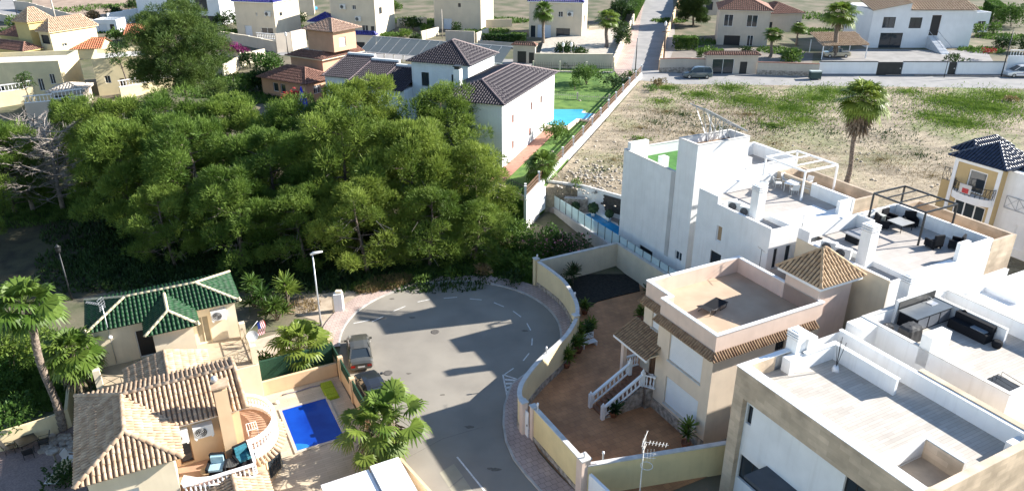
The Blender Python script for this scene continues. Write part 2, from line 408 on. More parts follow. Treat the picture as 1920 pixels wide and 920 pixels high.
# ================================================ GROUND
soil = mat('dry_soil', (.19, .155, .11), .95, .2, .25, col2=(.075, .085, .04), bump=.6, bscale=3)
def groundmat():
    m = mat('lot_soil', (.5, .4, .28), .95, .1, 1)
    nt = m.node_tree; N = nt.nodes; L = nt.links; b = N['Principled BSDF']
    for n in list(N):
        if n.type not in ('BSDF_PRINCIPLED', 'OUTPUT_MATERIAL', 'NEW_GEOMETRY'): N.remove(n)
    geo = [n for n in N if n.type == 'NEW_GEOMETRY'][0]
    def noise(sc, det, vec=None, rough=.6):
        n = N.new('ShaderNodeTexNoise'); n.inputs['Scale'].default_value = sc; n.inputs['Detail'].default_value = det; n.inputs['Roughness'].default_value = rough
        L.new(vec or geo.outputs['Position'], n.inputs['Vector']); return n.outputs['Fac']
    def ramp(f, a, b_, c1, c2):
        r = N.new('ShaderNodeValToRGB'); L.new(f, r.inputs[0]); r.color_ramp.elements[0].position = a; r.color_ramp.elements[1].position = b_
        r.color_ramp.elements[0].color = (*c1, 1); r.color_ramp.elements[1].color = (*c2, 1); return r.outputs[0]
    def mix(f, a, b_):
        x = N.new('ShaderNodeMix'); x.data_type = 'RGBA'; L.new(f, x.inputs[0]); L.new(a, x.inputs[6]); L.new(b_, x.inputs[7]); return x.outputs[2]
    mp = N.new('ShaderNodeMapping'); mp.inputs['Rotation'].default_value = (0, 0, .5); mp.inputs['Scale'].default_value = (1, 2.6, 1); L.new(geo.outputs['Position'], mp.inputs['Vector'])
    base = ramp(noise(.16, 9, mp.outputs[0], .72), .41, .59, (.12, .095, .06), (.46, .375, .265))
    fine = ramp(noise(3.5, 8, None, .75), .36, .62, (.10, .08, .055), (.46, .385, .28))
    c = mix(ramp(noise(.8, 4), .3, .7, (.2,)*3, (.75,)*3), base, fine)
    grass = ramp(noise(2.2, 6, None, .7), .35, .65, (.06, .12, .015), (.20, .27, .06))
    gm = ramp(noise(.085, 7, None, .62), .50, .60, (0, 0, 0), (1, 1, 1)); gm2 = ramp(noise(1.6, 6, None, .8), .36, .56, (0, 0, 0), (.85,)*3)
    mm = N.new('ShaderNodeMath'); mm.operation = 'MULTIPLY'; L.new(gm, mm.inputs[0]); L.new(gm2, mm.inputs[1])
    # grass thins out towards the near end of the lot
    sx = N.new('ShaderNodeSeparateXYZ'); L.new(geo.outputs['Position'], sx.inputs[0]); mr = N.new('ShaderNodeMapRange'); mr.inputs['From Min'].default_value = 78; mr.inputs['From Max'].default_value = 112; mr.inputs['To Min'].default_value = .25; mr.inputs['To Max'].default_value = 1.0
    L.new(sx.outputs[1], mr.inputs['Value']); m2 = N.new('ShaderNodeMath'); m2.operation = 'MULTIPLY'; L.new(mm.outputs[0], m2.inputs[0]); L.new(mr.outputs[0], m2.inputs[1])
    L.new(mix(m2.outputs[0], c, grass), b.inputs['Base Color'])
    bp = N.new('ShaderNodeBump'); bp.inputs['Strength'].default_value = 1; bp.inputs['Distance'].default_value = .22; L.new(noise(1.6, 8, None, .75), bp.inputs['Height']); L.new(bp.outputs[0], b.inputs['Normal'])
    return m
lotm = groundmat()
asph = mat('asphalt', (.215, .195, .165), .9, .1, .28, detail=9, col2=(.275, .25, .21), bump=.2, bscale=40)
asph2 = mat('asphalt_patch', (.32, .30, .23), .9, .1, 1)
asph3 = mat('upper_road_asphalt', (.24, .235, .23), .9, .1, .5, col2=(.30, .29, .28))
pave = brickmat('pink_paving', (.48, .36, .31), (.42, .32, .28), (.22, .17, .15), .4, .4, .015, radians(27.5))
pave2 = brickmat('pale_paving', (.50, .38, .32), (.46, .36, .31), (.32, .25, .21), .4, .4, .015)
kerbm = mat('kerb_stone', (.42, .40, .37), .9, .15, 2)
linem = mat('road_paint', (.62, .61, .58), .8, .18, 6)
yardtile = brickmat('yard_tiles', (.50, .25, .115), (.42, .205, .095), (.30, .16, .085), .45, .45, .012, radians(27.5), var=.3, nscale=.6)
mulch = mat('dark_mulch', (.008, .008, .007), 1, .3, 5, col2=(.03, .028, .022), bump=1, bscale=12)
plank = brickmat('wood_look_tiles', (.48, .445, .395), (.39, .36, .32), (.31, .28, .25), 1.1, .2, .01, radians(27.5), var=.14)
plank2 = brickmat('wood_look_deck_tiles', (.58, .49, .36), (.49, .41, .30), (.36, .30, .22), 1.2, .2, .01, radians(27.5), var=.15)
stoneclad = brickmat('travertine_cladding', (.60, .475, .345), (.49, .385, .275), (.43, .34, .25), 1.2, .3, .004, radians(27.5), face='w', var=.28, nscale=.9)
rubble = mat('rubble_stone', (.20, .17, .14), .95, .3, 3.5, col2=(.46, .40, .34), bump=1, bscale=5)

def gridsheet(name, x0, x1, y0s, m, dz=0):
    mb = MB()
    for a, b in zip(y0s, y0s[1:]): mb.face([(x0, a, gz(a)+dz), (x1, a, gz(a)+dz), (x1, b, gz(b)+dz), (x0, b, gz(b)+dz)])
    return struct(name, mb, m)
gridsheet('ground', -420, 420, [k[0] for k in KN], soil)

def w2(u, v): p = GR.w(u, v); return (p.x, p.y)
def xyl(pts, z=0): return [(P(x, y, z).x, P(x, y, z).y) for x, y in pts]
# cul-de-sac
CC = (-5.0, 53.0); CRAD = 8.95
arc = [(CC[0]+CRAD*cos(t), CC[1]+CRAD*sin(t)) for t in np.linspace(radians(-12), radians(195), 60)]
rb = xyl([(1000, 690), (957, 722), (944, 762), (942, 795), (947, 828), (962, 862), (985, 892), (1010, 920), (1100, 1010), (1240, 1150)])
lb = [(P(900, 1150).x, P(900, 1150).y), (P(790, 920).x, P(790, 920).y)] + xyl([(745, 845), (690, 780), (625, 712)])
road = arc + lb[::-1] + rb[::-1]
sheet('road', road, .012, asph)
def offset(poly, d):
    out = []
    for i, p in enumerate(poly):
        a = Vector(poly[max(i-1, 0)]); b = Vector(poly[min(i+1, len(poly)-1)]); t = (b-a).normalized(); out.append((p[0]+t.y*d, p[1]-t.x*d))
    return out
def ribbon(name, line, d0, d1, z0, z1, m, kind=True):
    a = offset(line, d0); b = offset(line, d1); mb = MB()
    for i in range(len(line)-1):
        q = [a[i], a[i+1], b[i+1], b[i]]
        zt = [gz(p[1])+z1 for p in q]; zb = [gz(p[1])+z0 for p in q]
        T = [(p[0], p[1], z) for p, z in zip(q, zt)]; B = [(p[0], p[1], z) for p, z in zip(q, zb)]
        fl = (Vector(T[1])-Vector(T[0])).cross(Vector(T[2])-Vector(T[0])).z < 0
        mb.face(T[::-1] if fl else T)
        mb.face([T[0], T[1], B[1], B[0]]); mb.face([T[2], T[3], B[3], B[2]])
    return struct(name, mb, m)
edge_r = rb[::-1] + [tuple(p) for p in arc[:]]
edge_r = rb[::-1][:-1] + [(rb[0][0], rb[0][1])] + arc
ribbon('kerb', edge_r, 0, .14, -.05, .13, kerbm)
ribbon('pavement', edge_r, .14, 1.75, -.05, .125, pave)
# painted markings
mk = MB()
def strip(mb, p, q, w, z):
    p = Vector((*p, 0)); q = Vector((*q, 0)); n = (q-p).normalized().cross(Vector((0, 0, 1)))*w/2
    mb.face([(p-n)+Vector((0, 0, z)), (p+n)+Vector((0, 0, z)), (q+n)+Vector((0, 0, z)), (q-n)+Vector((0, 0, z))][::-1])
for (a, b) in [((663, 606), (693, 600)), ((697, 603), (719, 593)), ((738, 583), (760, 574)), ((783, 566), (806, 561)), ((832, 559), (857, 557)), ((881, 560), (903, 562)), ((926, 567), (945, 575)), ((962, 583), (977, 594)), ((988, 606), (995, 619)), ((998, 634), (997, 647)), ((992, 662), (981, 676)), ((963, 690), (944, 703))]:
    strip(mk, xyl([a])[0], xyl([b])[0], .1, .018)
strip(mk, xyl([(857, 856)])[0], xyl([(925, 940)])[0], .11, .018)
tri = [(943, 703), (973, 712), (953, 752)]
for a, b in (((943, 702), (974, 712)), ((943, 702), (953, 752)), ((974, 712), (975, 735)), ((951, 750), (962, 741))): strip(mk, xyl([a])[0], xyl([b])[0], .12, .018)
for k in range(5):
    t = (k+1)/6; strip(mk, xyl([(943+10*t, 703+48*t)])[0], xyl([(974+3*t, 709+26*t)])[0], .22, .018)
struct('road_marking', mk, linem)
pt = MB()
for q in ([(824, 886), (851, 869), (868, 892), (842, 913)], [(843, 915), (869, 894), (890, 925), (862, 945)]): pt.face([(*p, .017) for p in xyl(q)][::-1] if False else [(*p, .017) for p in xyl(q)])
struct('road_patch', pt, asph2)
for (x, y) in ((728, 699), (816, 622)):
    c = P(x, y); m_ = MB(); m_.lathe((c.x, c.y, 0.01), [(.36, 0), (.36, .012), (.3, .014)], 18)
    solo('manhole_cover', m_, mat('iron_cover', (.10, .09, .08), .7, .2, 8), W0, (c.x, c.y, .01), ('round iron manhole cover in the sunlit asphalt behind the parked saloon car' if x < 800 else 'small dark iron cover in the asphalt near the upper edge of the building shadow'), 'manhole cover')

st_m = MB(); rs_ = random.Random(2)
for (x, y, r_) in [(700, 600, .5), (716, 596, .35), (930, 880, .3), (918, 878, .2), (766, 700, .25), (772, 595, .3), (640, 640, .5), (830, 740, .2), (985, 620, .3), (880, 800, .35), (735, 560, .3)]:
    c = P(x, y); st_m.face([(c.x+r_*rs_.uniform(.6, 1.3)*cos(t), c.y+r_*rs_.uniform(.5, 1.1)*sin(t)*.6, .0155) for t in np.linspace(0, 2*pi, 12)[:-1]])
struct('road_stain', st_m, mat('oil_stain', (.13, .115, .095), .9, .2, 4))
tj = MB()
for line in ([(760, 860), (830, 822), (905, 800)], [(700, 760), (780, 770)]):
    for a_, b__ in zip(line, line[1:]): strip(tj, xyl([a_])[0], xyl([b__])[0], .035, .0152)
struct('road_crack', tj, mat('tar_joint', (.16, .145, .12), .9, .2, 4))

# ================================================ PINK HOUSE
def seg_wall(name, pts, z0, h, t, m, cap, label, cat='wall', base=None, posts=None, pm=None, fr=GR, step=None):
    """garden wall along frame points, with coping, optional stone base"""
    org = (pts[0][0], pts[0][1], z0); r = thing(name, label, cat, fr, *org)
    def run(mb, off0, off1, za, zb):
        a = offset(pts, off0); b = offset(pts, off1)
        for i in range(len(pts)-1):
            q = [a[i], a[i+1], b[i+1], b[i]]
            ar = sum(q[k][0]*q[(k+1) % 4][1]-q[(k+1) % 4][0]*q[k][1] for k in range(4))
            if ar < 0: q = q[::-1]
            mb.prism(q, za, zb)
    w = MB(); run(w, -t/2, t/2, z0, z0+h); w.build('wall_face', m, r)
    if cap: c = MB(); run(c, -t/2-.04, t/2+.04, z0+h+.002, z0+h+.08); c.build('coping', cap, r)
    if base: b = MB(); run(b, -t/2-.05, t/2+.05, z0, z0+base[0]); b.build('stone_base', base[1], r)
    return r
def smooth_line(pts, n=6):
    out = []
    for i in range(len(pts)-1):
        p0 = Vector(pts[max(i-1, 0)]); p1 = Vector(pts[i]); p2 = Vector(pts[i+1]); p3 = Vector(pts[min(i+2, len(pts)-1)])
        for k in range(n):
            t = k/n; q = .5*((2*p1)+(-p0+p2)*t+(2*p0-5*p1+4*p2-p3)*t*t+(-p0+3*p1-3*p2+p3)*t*t*t); out.append((q.x, q.y))
    out.append(tuple(pts[-1])); return out
YARDZ = .05
cw = smooth_line([(30.3, 53.0), (30.42, 50.6), (30.3, 48.3), (29.35, 45.1), (28.2, 43.1), (26.5, 41.4), (25.0, 40.35), (23.2, 39.35), (21.7, 38.4), (20.1, 37.1), (19.3, 36.0), (19.15, 35.2)], 5)
seg_wall('garden_wall', cw, 0, 2.55, .24, garden_wall_m, coping, 'curved yellow garden wall with stone base around the pink house yard', base=(.55, rubble))
seg_wall('garden_wall', [(19.5, 34.2), (19.55, 28.9)], 0, 2.55, .24, yellowp, coping, 'straight yellow panel of garden wall between the white gate and the lower corner post', base=(.4, rubble))
seg_wall('garden_wall', [(19.75, 28.4), (28.9, 26.0)], 0, 2.3, .24, yellowp, coping, 'low yellow party wall between the brown tiled yard and the stone clad house')
seg_wall('garden_wall', [(19.7, 28.0), (20.2, 22)], 0, 2.0, .2, white, None, 'white wall continuing towards the bottom edge beyond the yellow wall corner')
seg_wall('garden_wall', [(30.5, 53.0), (38.9, 53.0), (38.95, 52.8), (39.0, 36.2)], 0, 2.6, .24, creamlite, coping, 'cream wall behind the dark planting bed, below the glass pool fence')
def post(u, v, z, h, s, m, label, name='wall_pillar'):
    r = thing(name, label, 'pillar', GR, u, v, z); b = MB(); b.box(u-s/2, u+s/2, v-s/2, v+s/2, z, z+h); b.build('shaft', m, r)
    c = MB(); c.box(u-s/2-.05, u+s/2+.05, v-s/2-.05, v+s/2+.05, z+h, z+h+.07); c.build('cap', coping, r); return r
post(30.25, 53.35, 0, 2.75, .42, garden_wall_m, 'yellow pillar at the far upper end of the curved wall')
post(28.0, 42.95, 0, 2.75, .42, garden_wall_m, 'yellow pillar in the middle of the curved wall beside the white bench')
post(19.15, 35.15, 0, 2.6, .4, pinkp, 'narrow pink pillar on the upper side of the white gate')
post(19.45, 34.35, 0, 2.65, .36, pinkp, 'narrow pink pillar on the lower side of the white gate')
post(19.6, 28.6, 0, 2.75, .6, pinkp, 'broad pink pillar at the lower corner of the yellow wall')
g = thing('gate', 'narrow white metal gate between two pink pillars in the yellow wall', 'gate', GR, 19.2, 34.7, 0)
b = MB(); b.box(19.15, 19.21, 34.56, 34.93, .1, 2.1); b.build('door_leaf', white2, g); b = MB(); b.box(19.1, 19.15, 34.6, 34.66, 1.0, 1.12); b.build('handle', darkmetal, g)
for i, (u, v, w_) in enumerate([(30.3, 53.25, 'far upper pillar of the curved wall'), (29.5, 45.5, 'right hand bulge of the curved wall'), (23.3, 39.4, 'curved wall above the potted plants'), (19.5, 33.9, 'yellow wall just below the gate'), (19.6, 28.55, 'broad pink corner pillar'), (20.6, 28.1, 'party wall corner near the bottom edge')]):
    m_ = MB(); m_.lathe((u, v, 2.6), [(.05, 0), (.05, .42), (.075, .43), (.075, .58), (.03, .62)], 8)
    solo('garden_lamp', m_, white2, GR, (u, v, 2.6), 'small white post lamp on the '+w_, 'lamp', 'small lamps on the yellow wall')
# yard surfaces (setting)
yard = MB()
yp = [(19.4, 26.4)]+[(u+.02, v) for u, v in cw[::-1]]+[(30.5, 52.9), (38.9, 52.9), (38.9, 36), (45, 34), (45, 26.1)]
yard.prism(yp, .012, YARDZ); struct('courtyard', yard, yardtile, GR)
mp_ = MB(); mpx = [(1062, 530), (1062, 505), (1080, 480), (1150, 478), (1196, 520), (1200, 545), (1165, 553), (1120, 565), (1096, 580), (1082, 570)]
mp_.prism([GR.at(x, y, .1)[:2] for x, y in mpx], YARDZ, .14); struct('planting_bed', mp_, mulch, GR)

rooftile_b = mat('brown_roof_tile', (.20, .12, .07), .85, .3, 3, col2=(.33, .22, .13))
ph = thing('pink_house', 'pink plastered house with flat tiled roof terrace, white shutters and outdoor stairs', 'house', GR, 28.5, 28.3, 0)
SL = 7.5
H_um = [(29.2, 32.4, 4.62, 6.62), (29.15, 32.4, 1.2, 3.35)]; H_f = [(33.65, 34.45, 6.05, 6.85)]; H_r = [(33.95, 35.2, 5.45, 6.8)]
w = MB()
wb_ = MB(); wallface(wb_, 'u-', 28.5, 28.3, 33.6, 0, 7.1, H_um, .14); wallface(wb_, 'v-', 28.3, 28.5, 37.5, 0, 7.1, H_f, .14)
wallface(w, 'u-', 28.5, 28.3, 33.6, 7.1, 8.6, []); wallface(w, 'v-', 28.3, 28.5, 37.5, 7.1, 8.6, [])
wallface(wb_, 'u-', 29.2, 33.6, 36.1, 0, 7.1, H_r+[(34.2, 35.1, 1.7, 3.7)], .14); wallface(w, 'u-', 29.2, 33.6, 36.1, 7.1, 8.6, []); wallface(w, 'v+', 36.1, 29.2, 37.5, 0, 8.6, []); wallface(w, 'u+', 37.5, 28.3, 36.1, 0, 8.6, [])
wallface(w, 'v+', 33.6, 28.5, 29.2, 0, 8.6, [])
# inner faces of the parapet
ip = [(28.7, 28.5), (37.3, 28.5), (37.3, 35.9), (29.4, 35.9), (29.4, 33.4), (28.7, 33.4)]
for i in range(6):
    a, b = ip[i], ip[(i+1) % 6]; w.face([(*b, SL), (*a, SL), (*a, 8.6), (*b, 8.6)])
w.build('parapet', pinkp, ph); wb_.build('wall', mat('pinkish_cream_plaster', (.66, .55, .43), .85, .05, 1, streak=.1), ph)
f = MB(); f.prism(ip, SL-.1, SL); f.build('roof_terrace', mat('sandy_terrace', (.40, .295, .205), .9, .08, .7, col2=(.475, .36, .255)), ph)
c = MB(); op = [(28.46, 28.26), (37.54, 28.26), (37.54, 36.14), (29.16, 36.14), (29.16, 33.64), (28.46, 33.64)]
for i in range(6):
    a, b = op[i], op[(i+1) % 6]; a2, b2 = ip[i], ip[(i+1) % 6]; c.prism([a, b, b2, a2], 8.602, 8.68)
c.build('coping', white2, ph)
b = MB(); b.box(28.44, 28.5, 28.24, 33.6, 0, .85); b.box(28.44, 31.5, 28.24, 28.3, 0, .3); b.build('stone_plinth', rubble, ph)
for i, h in enumerate(H_um): opening(ph, 'u-', 28.5, h, 'shutter', pm=shutter, sill=coping, depth=.14)
opening(ph, 'u-', 29.2, H_r[0], 'shutter', pm=shutter, sill=coping, depth=.14)
opening(ph, 'u-', 29.2, (34.2, 35.1, 1.7, 3.7), 'door', fm=wood, pm=wood, depth=.14)
opening(ph, 'v-', 28.3, H_f[0], 'window', bars=4, sill=coping, depth=.14)
# tile skirts
t = MB(); tiles(t, [(28.0, 33.75, 7.12), (28.0, 28.0, 7.12), (28.46, 28.3, 7.5), (28.46, 33.75, 7.5)], .2, .6, .06)
tiles(t, [(28.0, 27.85, 7.12), (36.9, 27.85, 7.12), (36.9, 28.26, 7.5), (28.46, 28.26, 7.5)], .2, .6, .06)
tiles(t, [(28.7, 36.3, 7.12), (28.7, 33.75, 7.12), (29.16, 33.75, 7.5), (29.16, 36.1, 7.5)], .2, .6, .06)
t.build('tile_skirt', [rooftile_b, rooftile_b], ph)
b = MB(); b.box(28.1, 28.5, 27.93, 33.7, 7.0, 7.1); b.box(28.5, 36.9, 27.93, 28.3, 7.0, 7.1); b.box(28.8, 29.2, 33.7, 36.3, 7.0, 7.1); b.build('cornice', creamlite, ph)
# stair tower
tw = MB(); TW = (37.3, 40.4, 28.7, 31.5)
wallface(tw, 'u-', TW[0], TW[2], TW[3], 0, 9.55, []); wallface(tw, 'v-', TW[2], TW[0], TW[1], 0, 9.55, []); wallface(tw, 'u+', TW[1], TW[2], TW[3], 0, 9.55, []); wallface(tw, 'v+', TW[3], TW[0], TW[1], 0, 9.55, [])
two = tw.build('stair_tower', pinkp, ph)
c = MB(); c.box(TW[0]-.42, TW[1]+.42, TW[2]-.42, TW[3]+.42, 9.55, 9.8); c.build('eave', white2, two)
def hip4(mb, u0, u1, v0, v1, z, zr, sp=.24, row=.42, r=.07, cap=True):
    """hip roof, ridge along the longer side"""
    du, dv = u1-u0, v1-v0; h = min(du, dv)/2
    if du >= dv: a = (u0+h, (v0+v1)/2, zr); b = (u1-h, (v0+v1)/2, zr)
    else: a = ((u0+u1)/2, v0+h, zr); b = ((u0+u1)/2, v1-h, zr)
    A, B, C_, D = (u0, v0, z), (u1, v0, z), (u1, v1, z), (u0, v1, z)
    if du >= dv: ps = [[A, B, b, a], [B, C_, b], [C_, D, a, b], [D, A, a]]
    else: ps = [[A, B, a], [B, C_, b, a], [C_, D, b], [D, A, a, b]]
    for p in ps:
        if (Vector(p[-1])-Vector(p[-2])).length < .05 and len(p) == 4: p = p[:3]
        tiles(mb, p, sp, row, r)
    if cap:
        lines = [(A, a), (D, a), (B, b), (C_, b)] if du >= dv else [(A, a), (B, a), (C_, b), (D, b)]
        for p, q in lines: ridge(mb, Vector(p)+Vector((0, 0, r*.8)), Vector(q)+Vector((0, 0, r*.8)), m=2 if cap == 2 else 0)
        if (Vector(a)-Vector(b)).length > .1: ridge(mb, Vector(a)+Vector((0, 0, r*.8)), Vector(b)+Vector((0, 0, r*.8)), m=2 if cap == 2 else 0)
tantile = mat('tan_roof_tile', (.36, .24, .14), .85, .3, 2.5, col2=(.52, .37, .23))
tanbase = mat('tile_underlay', (.13, .09, .06), .9, .2, 3)
t = MB(); hip4(t, TW[0]-.5, TW[1]+.5, TW[2]-.5, TW[3]+.5, 9.8, 11.45, .26, .42, .08); t.build('tile_roof', [tantile, tanbase], two)
# porch and stairs
po = MB(); po.box(27.55, 29.2, 33.3, 36.75, 4.36, 4.48); porch = po.build('porch', creamlite, ph)
t = MB(); tiles(t, [(27.3, 36.95, 4.45), (27.3, 33.15, 4.45), (29.2, 33.15, 5.4), (29.2, 36.95, 5.4)], .22, .4, .06); t.build('tile_roof', [rooftile_b, tanbase], porch)
b = MB(); b.box(27.65, 27.95, 36.1, 36.4, 1.7, 4.36); b.build('post', pinkp, porch)
b = MB(); b.box(27.3, 27.42, 33.15, 36.95, 4.25, 4.42); b.build('fascia', white2, porch)
st = MB(); n = 9
for i in range(n): st.box(24.75+i*.34, 27.9, 34.05, 35.45, i*1.7/n+.001*i, (i+1)*1.7/n)
st.box(27.9, 29.2, 33.6, 36.35, 0, 1.7); sto = st.build('stairs', [mat('stair_tile', (.24, .11, .06), .7, .2, 5)], ph)
b = MB(); b.prism([(27.9, 33.98), (29.2, 33.98), (29.2, 33.58), (27.9, 33.58)], 0, 1.68); 
for i in range(12):
    x0 = 24.9+i*.25; b.box(x0, x0+.25, 33.9, 34.04, 0, (x0-24.6)*.54)
b.build('stone_side', rubble, sto)
def stairrail(v, name='balustrade'):
    m_ = MB(); p = Vector((24.65, v, 0)); q = Vector((27.85, v, 1.75)); m_.bar(p+Vector((0, 0, .95)), q+Vector((0, 0, .95)), .2, .13); m_.bar(p+Vector((0, 0, .22)), q+Vector((0, 0, .22)), .1, .08)
    for i in range(9):
        c_ = p+(q-p)*((i+.8)/9.6); m_.lathe((c_.x, c_.y, c_.z+.22), [(r_*1.1, z_) for r_, z_ in BPROF], 8, cap=False)
    for e_ in (p, q): m_.box(e_.x-.12, e_.x+.12, v-.12, v+.12, e_.z, e_.z+1.15); m_.lathe((e_.x, e_.y, e_.z+1.15), [(.08, 0), (.1, .08), (.06, .16), (.02, .24)], 8)
    return m_.build(name, white2, sto)
stairrail(33.97); stairrail(35.5)
m_ = MB(); balusters(m_, (27.95, 33.9), (28.45, 33.62), 1.7, .95, .2, 8); balusters(m_, (28.0, 33.9), (28.42, 33.3), 1.7, .95, .2, 8); m_.build('balustrade', white2, sto)
m_ = MB(); balusters(m_, (27.9, 36.3), (29.2, 36.3), 1.7, .95, .2, 8); m_.build('balustrade', white2, sto)

# sun lounger, aerials on the roof
def frame_lounger(u, v, z, rz, label, mfab, mfr, L=1.9, flat=True):
    r = thing('sun_lounger', label, 'sun lounger', GR, u, v, z); r.rotation_euler = (0, 0, GR.a+rz); r['o'] = (0, 0, 0)
    b = MB(); b.box(-.95, .35, -.32, .32, .36, .39); b.face([(.35, -.32, .39), (.95, -.32, .62), (.95, .32, .62), (.35, .32, .39)]); b.face([(.35, -.32, .38), (.35, .32, .38), (.95, .32, .61), (.95, -.32, .61)]); b.build('sling', mfab, r)
    f = MB()
    for s in (-.35, .35):
        f.tube([(-1, s, .37), (.35, s, .37), (.98, s, .62)], .022); f.tube([(-.85, s, .37), (-.8, s, .02), (-.2, s, .02), (-.15, s, .37)], .02); f.tube([(.25, s, .37), (.3, s, .02), (.8, s, .02), (.85, s, .55)], .02)
    f.tube([(-1, -.35, .37), (-1, .35, .37)], .022); f.tube([(.98, -.35, .62), (.98, .35, .62)], .022); f.build('frame', mfr, r); return r
q = GR.at(1335, 578, 7.55); lgr = frame_lounger(q.x, q.y, 7.51, radians(195), 'black mesh sun lounger on the sandy roof terrace of the pink house', blackwicker, darkmetal); lgr.scale = (1.15, 1.35, .75)
def t_aerial(u, v, z, h, label, w_=.55):
    m_ = MB(); m_.tube([(u, v, z), (u, v, z+h)], .022); m_.tube([(u-w_*.3, v-w_, z+h), (u+w_*.3, v+w_, z+h)], .015)
    for k in range(5):
        t_ = -1+k/2; m_.tube([(u+w_*.3*t_-.12, v+w_*t_, z+h), (u+w_*.3*t_+.12, v+w_*t_, z+h)], .008, 4)
    solo('antenna', m_, darkmetal, GR, (u, v, z), label, 'antenna')
t_aerial(*GR.at(1421, 517, 7.5)[:2], 7.5, 2.1, 'thin T shaped aerial mast at the far right parapet of the sandy roof terrace')
t_aerial(*GR.at(1252, 541, 7.5)[:2], 7.5, 1.2, 'short T shaped aerial at the left parapet of the sandy roof terrace', .4)

# ================================================ WHITE TERRACED HOUSES (right)
greyfloor = brickmat('grey_terrace_tiles', (.42, .385, .35), (.38, .345, .315), (.30, .27, .245), .6, .6, .01, radians(27.5), var=.1)
turf = mat('artificial_turf', (.035, .13, .02), .9, .15, 3, col2=(.06, .19, .03))
WS = 'white flat roofed house '
def chimney(root, u, v, z, w=.7, h=2.0, name='chimney', m=None):
    b = MB(); b.box(u-w/2, u+w/2, v-w/2, v+w/2, z, z+h); c = b.build(name, m or white, root)
    k = MB()
    for i in range(3): k.box(u-w/2-.04, u+w/2+.04, v-w/2-.04, v+w/2+.04, z+h+.06+i*.16, z+h+.14+i*.16)
    k.box(u-w/2+.1, u+w/2-.1, v-w/2+.1, v+w/2-.1, z+h, z+h+.5); k.build('vent_cap', white2, c); return c
def ac_unit(fr, u, v, z, rz, label, group=None, s=1.0):
    r = thing('air_conditioner', label, 'air conditioner', fr, u, v, z, group); r.rotation_euler = (0, 0, fr.a+rz); r['o'] = (0, 0, 0); r.scale = (s, s, s)
    b = MB(); b.box(-.42, .42, -.16, .16, .06, .66); b.box(-.38, -.3, -.18, .18, 0, .06); b.box(.3, .38, -.18, .18, 0, .06); b.build('casing', mat('ac_casing', (.66, .66, .64), .5, .04), r)
    g = MB()
    for R in (.05, .12, .19, .25): g.tube([(-.1+R*cos(t), -.175, .36+R*sin(t)) for t in np.linspace(0, 2*pi, 17)], .010, 4, cap=False)
    g.build('fan_grille', mat('ac_grille', (.35, .35, .35), .5, .05), r)
    f = MB(); f.tube([(-.1, -.163, .36), (-.1, -.166, .36)], .25, 20); f.build('fan_opening', dark, r); return r

# house 1 with the tall tower
h1 = thing('white_house', WS+'with tall blank stair tower and solar rack', 'house', GR, 40.5, 45, 1.0)
shell(h1, 40.5, 49.2, 47.4, 55.0, 1.0, 11.15, white, {'u-': [(49.6, 51.6, 2.2, 2.75)]}, zr=10.2, t=.22, floorm=turf, cop=coping)
H1 = [(45.6, 46.5, 3.4, 4.25)]
shell(h1, 40.5, 46.1, 45.0, 47.42, 1.0, 14.2, white, {'u-': H1}, zr=13.6, t=.2, floorm=rooftile_b, cop=coping, name='tower')
shell(h1, 46.12, 52.3, 45.0, 50.4, 1.0, 11.4, white, {}, zr=10.3, t=.2, floorm=greyfloor, cop=white2, name='rear_block')
opening(h1, 'u-', 40.5, H1[0], 'window', fm=white2, pm=winglass)
opening(h1, 'u-', 40.5, (49.6, 51.6, 2.2, 2.75), 'window', fm=dark, pm=dark, mull=0)
b = MB(); b.box(40.46, 40.499, 47.45, 47.95, 3.2, 11.1); b.build('recess_shade_strip', greyw, h1)  # grey strip on the wall stands for the shade in a vertical recess
b = MB(); b.box(40.72, 42.8, 54.3, 54.77, 10.2, 11.9); b.build('roof_box', white, h1); b = MB(); b.box(41.6, 42.3, 50.6, 51.3, 10.2, 11.4); b.build('roof_box', white, h1)
# solar rack
sr = thing('solar_rack', 'tilted steel solar panel rack standing on top of the white tower', 'solar rack', GR, 43.3, 46.2, 13.6)
a0 = GR.at(1322, 200, 16.6); b_ = MB()
B0 = GR.at(1402, 246, 15.0); T0 = GR.at(1322, 204, 16.4); B1 = B0+Vector((.1, 2.1, 0)); T1 = T0+Vector((.1, 2.1, 0))
b_ = MB()
nv = (B1-B0).cross(T0-B0).normalized()*.05
def hexa(mb, A, B, C_, D, n):
    for q in ([A, B, C_, D], [D-n, C_-n, B-n, A-n], [A, A-n, B-n, B], [B, B-n, C_-n, C_], [C_, C_-n, D-n, D], [D, D-n, A-n, A]): mb.face(q)
hexa(b_, T0, T0+(T1-T0)*.4, B0+(B1-B0)*.4, B0, nv); hexa(b_, T0+(T1-T0)*.45, T0+(T1-T0)*.85, B0+(B1-B0)*.85, B0+(B1-B0)*.45, nv)
b_.build('panel', mat('solar_panel', (.28, .32, .36), .25, .1, metal=.2), sr)
f = MB()
for t_ in (0, .5, 1):
    p = B0+(B1-B0)*t_; q_ = T0+(T1-T0)*t_; cl_ = lambda x: Vector((min(max(x.x, 40.9), 45.8), min(max(x.y, 45.3), 47.1), 13.6))
    for ff in (.25, .55, .85): m_ = p.lerp(q_, ff); f.bar(cl_(m_), m_, .05)
    f.bar(p, q_, .06); f.bar(cl_(p.lerp(q_, .2)), p.lerp(q_, .6), .04); f.bar(cl_(p.lerp(q_, .8)), p.lerp(q_, .45), .04)
f.build('frame', steel, sr)
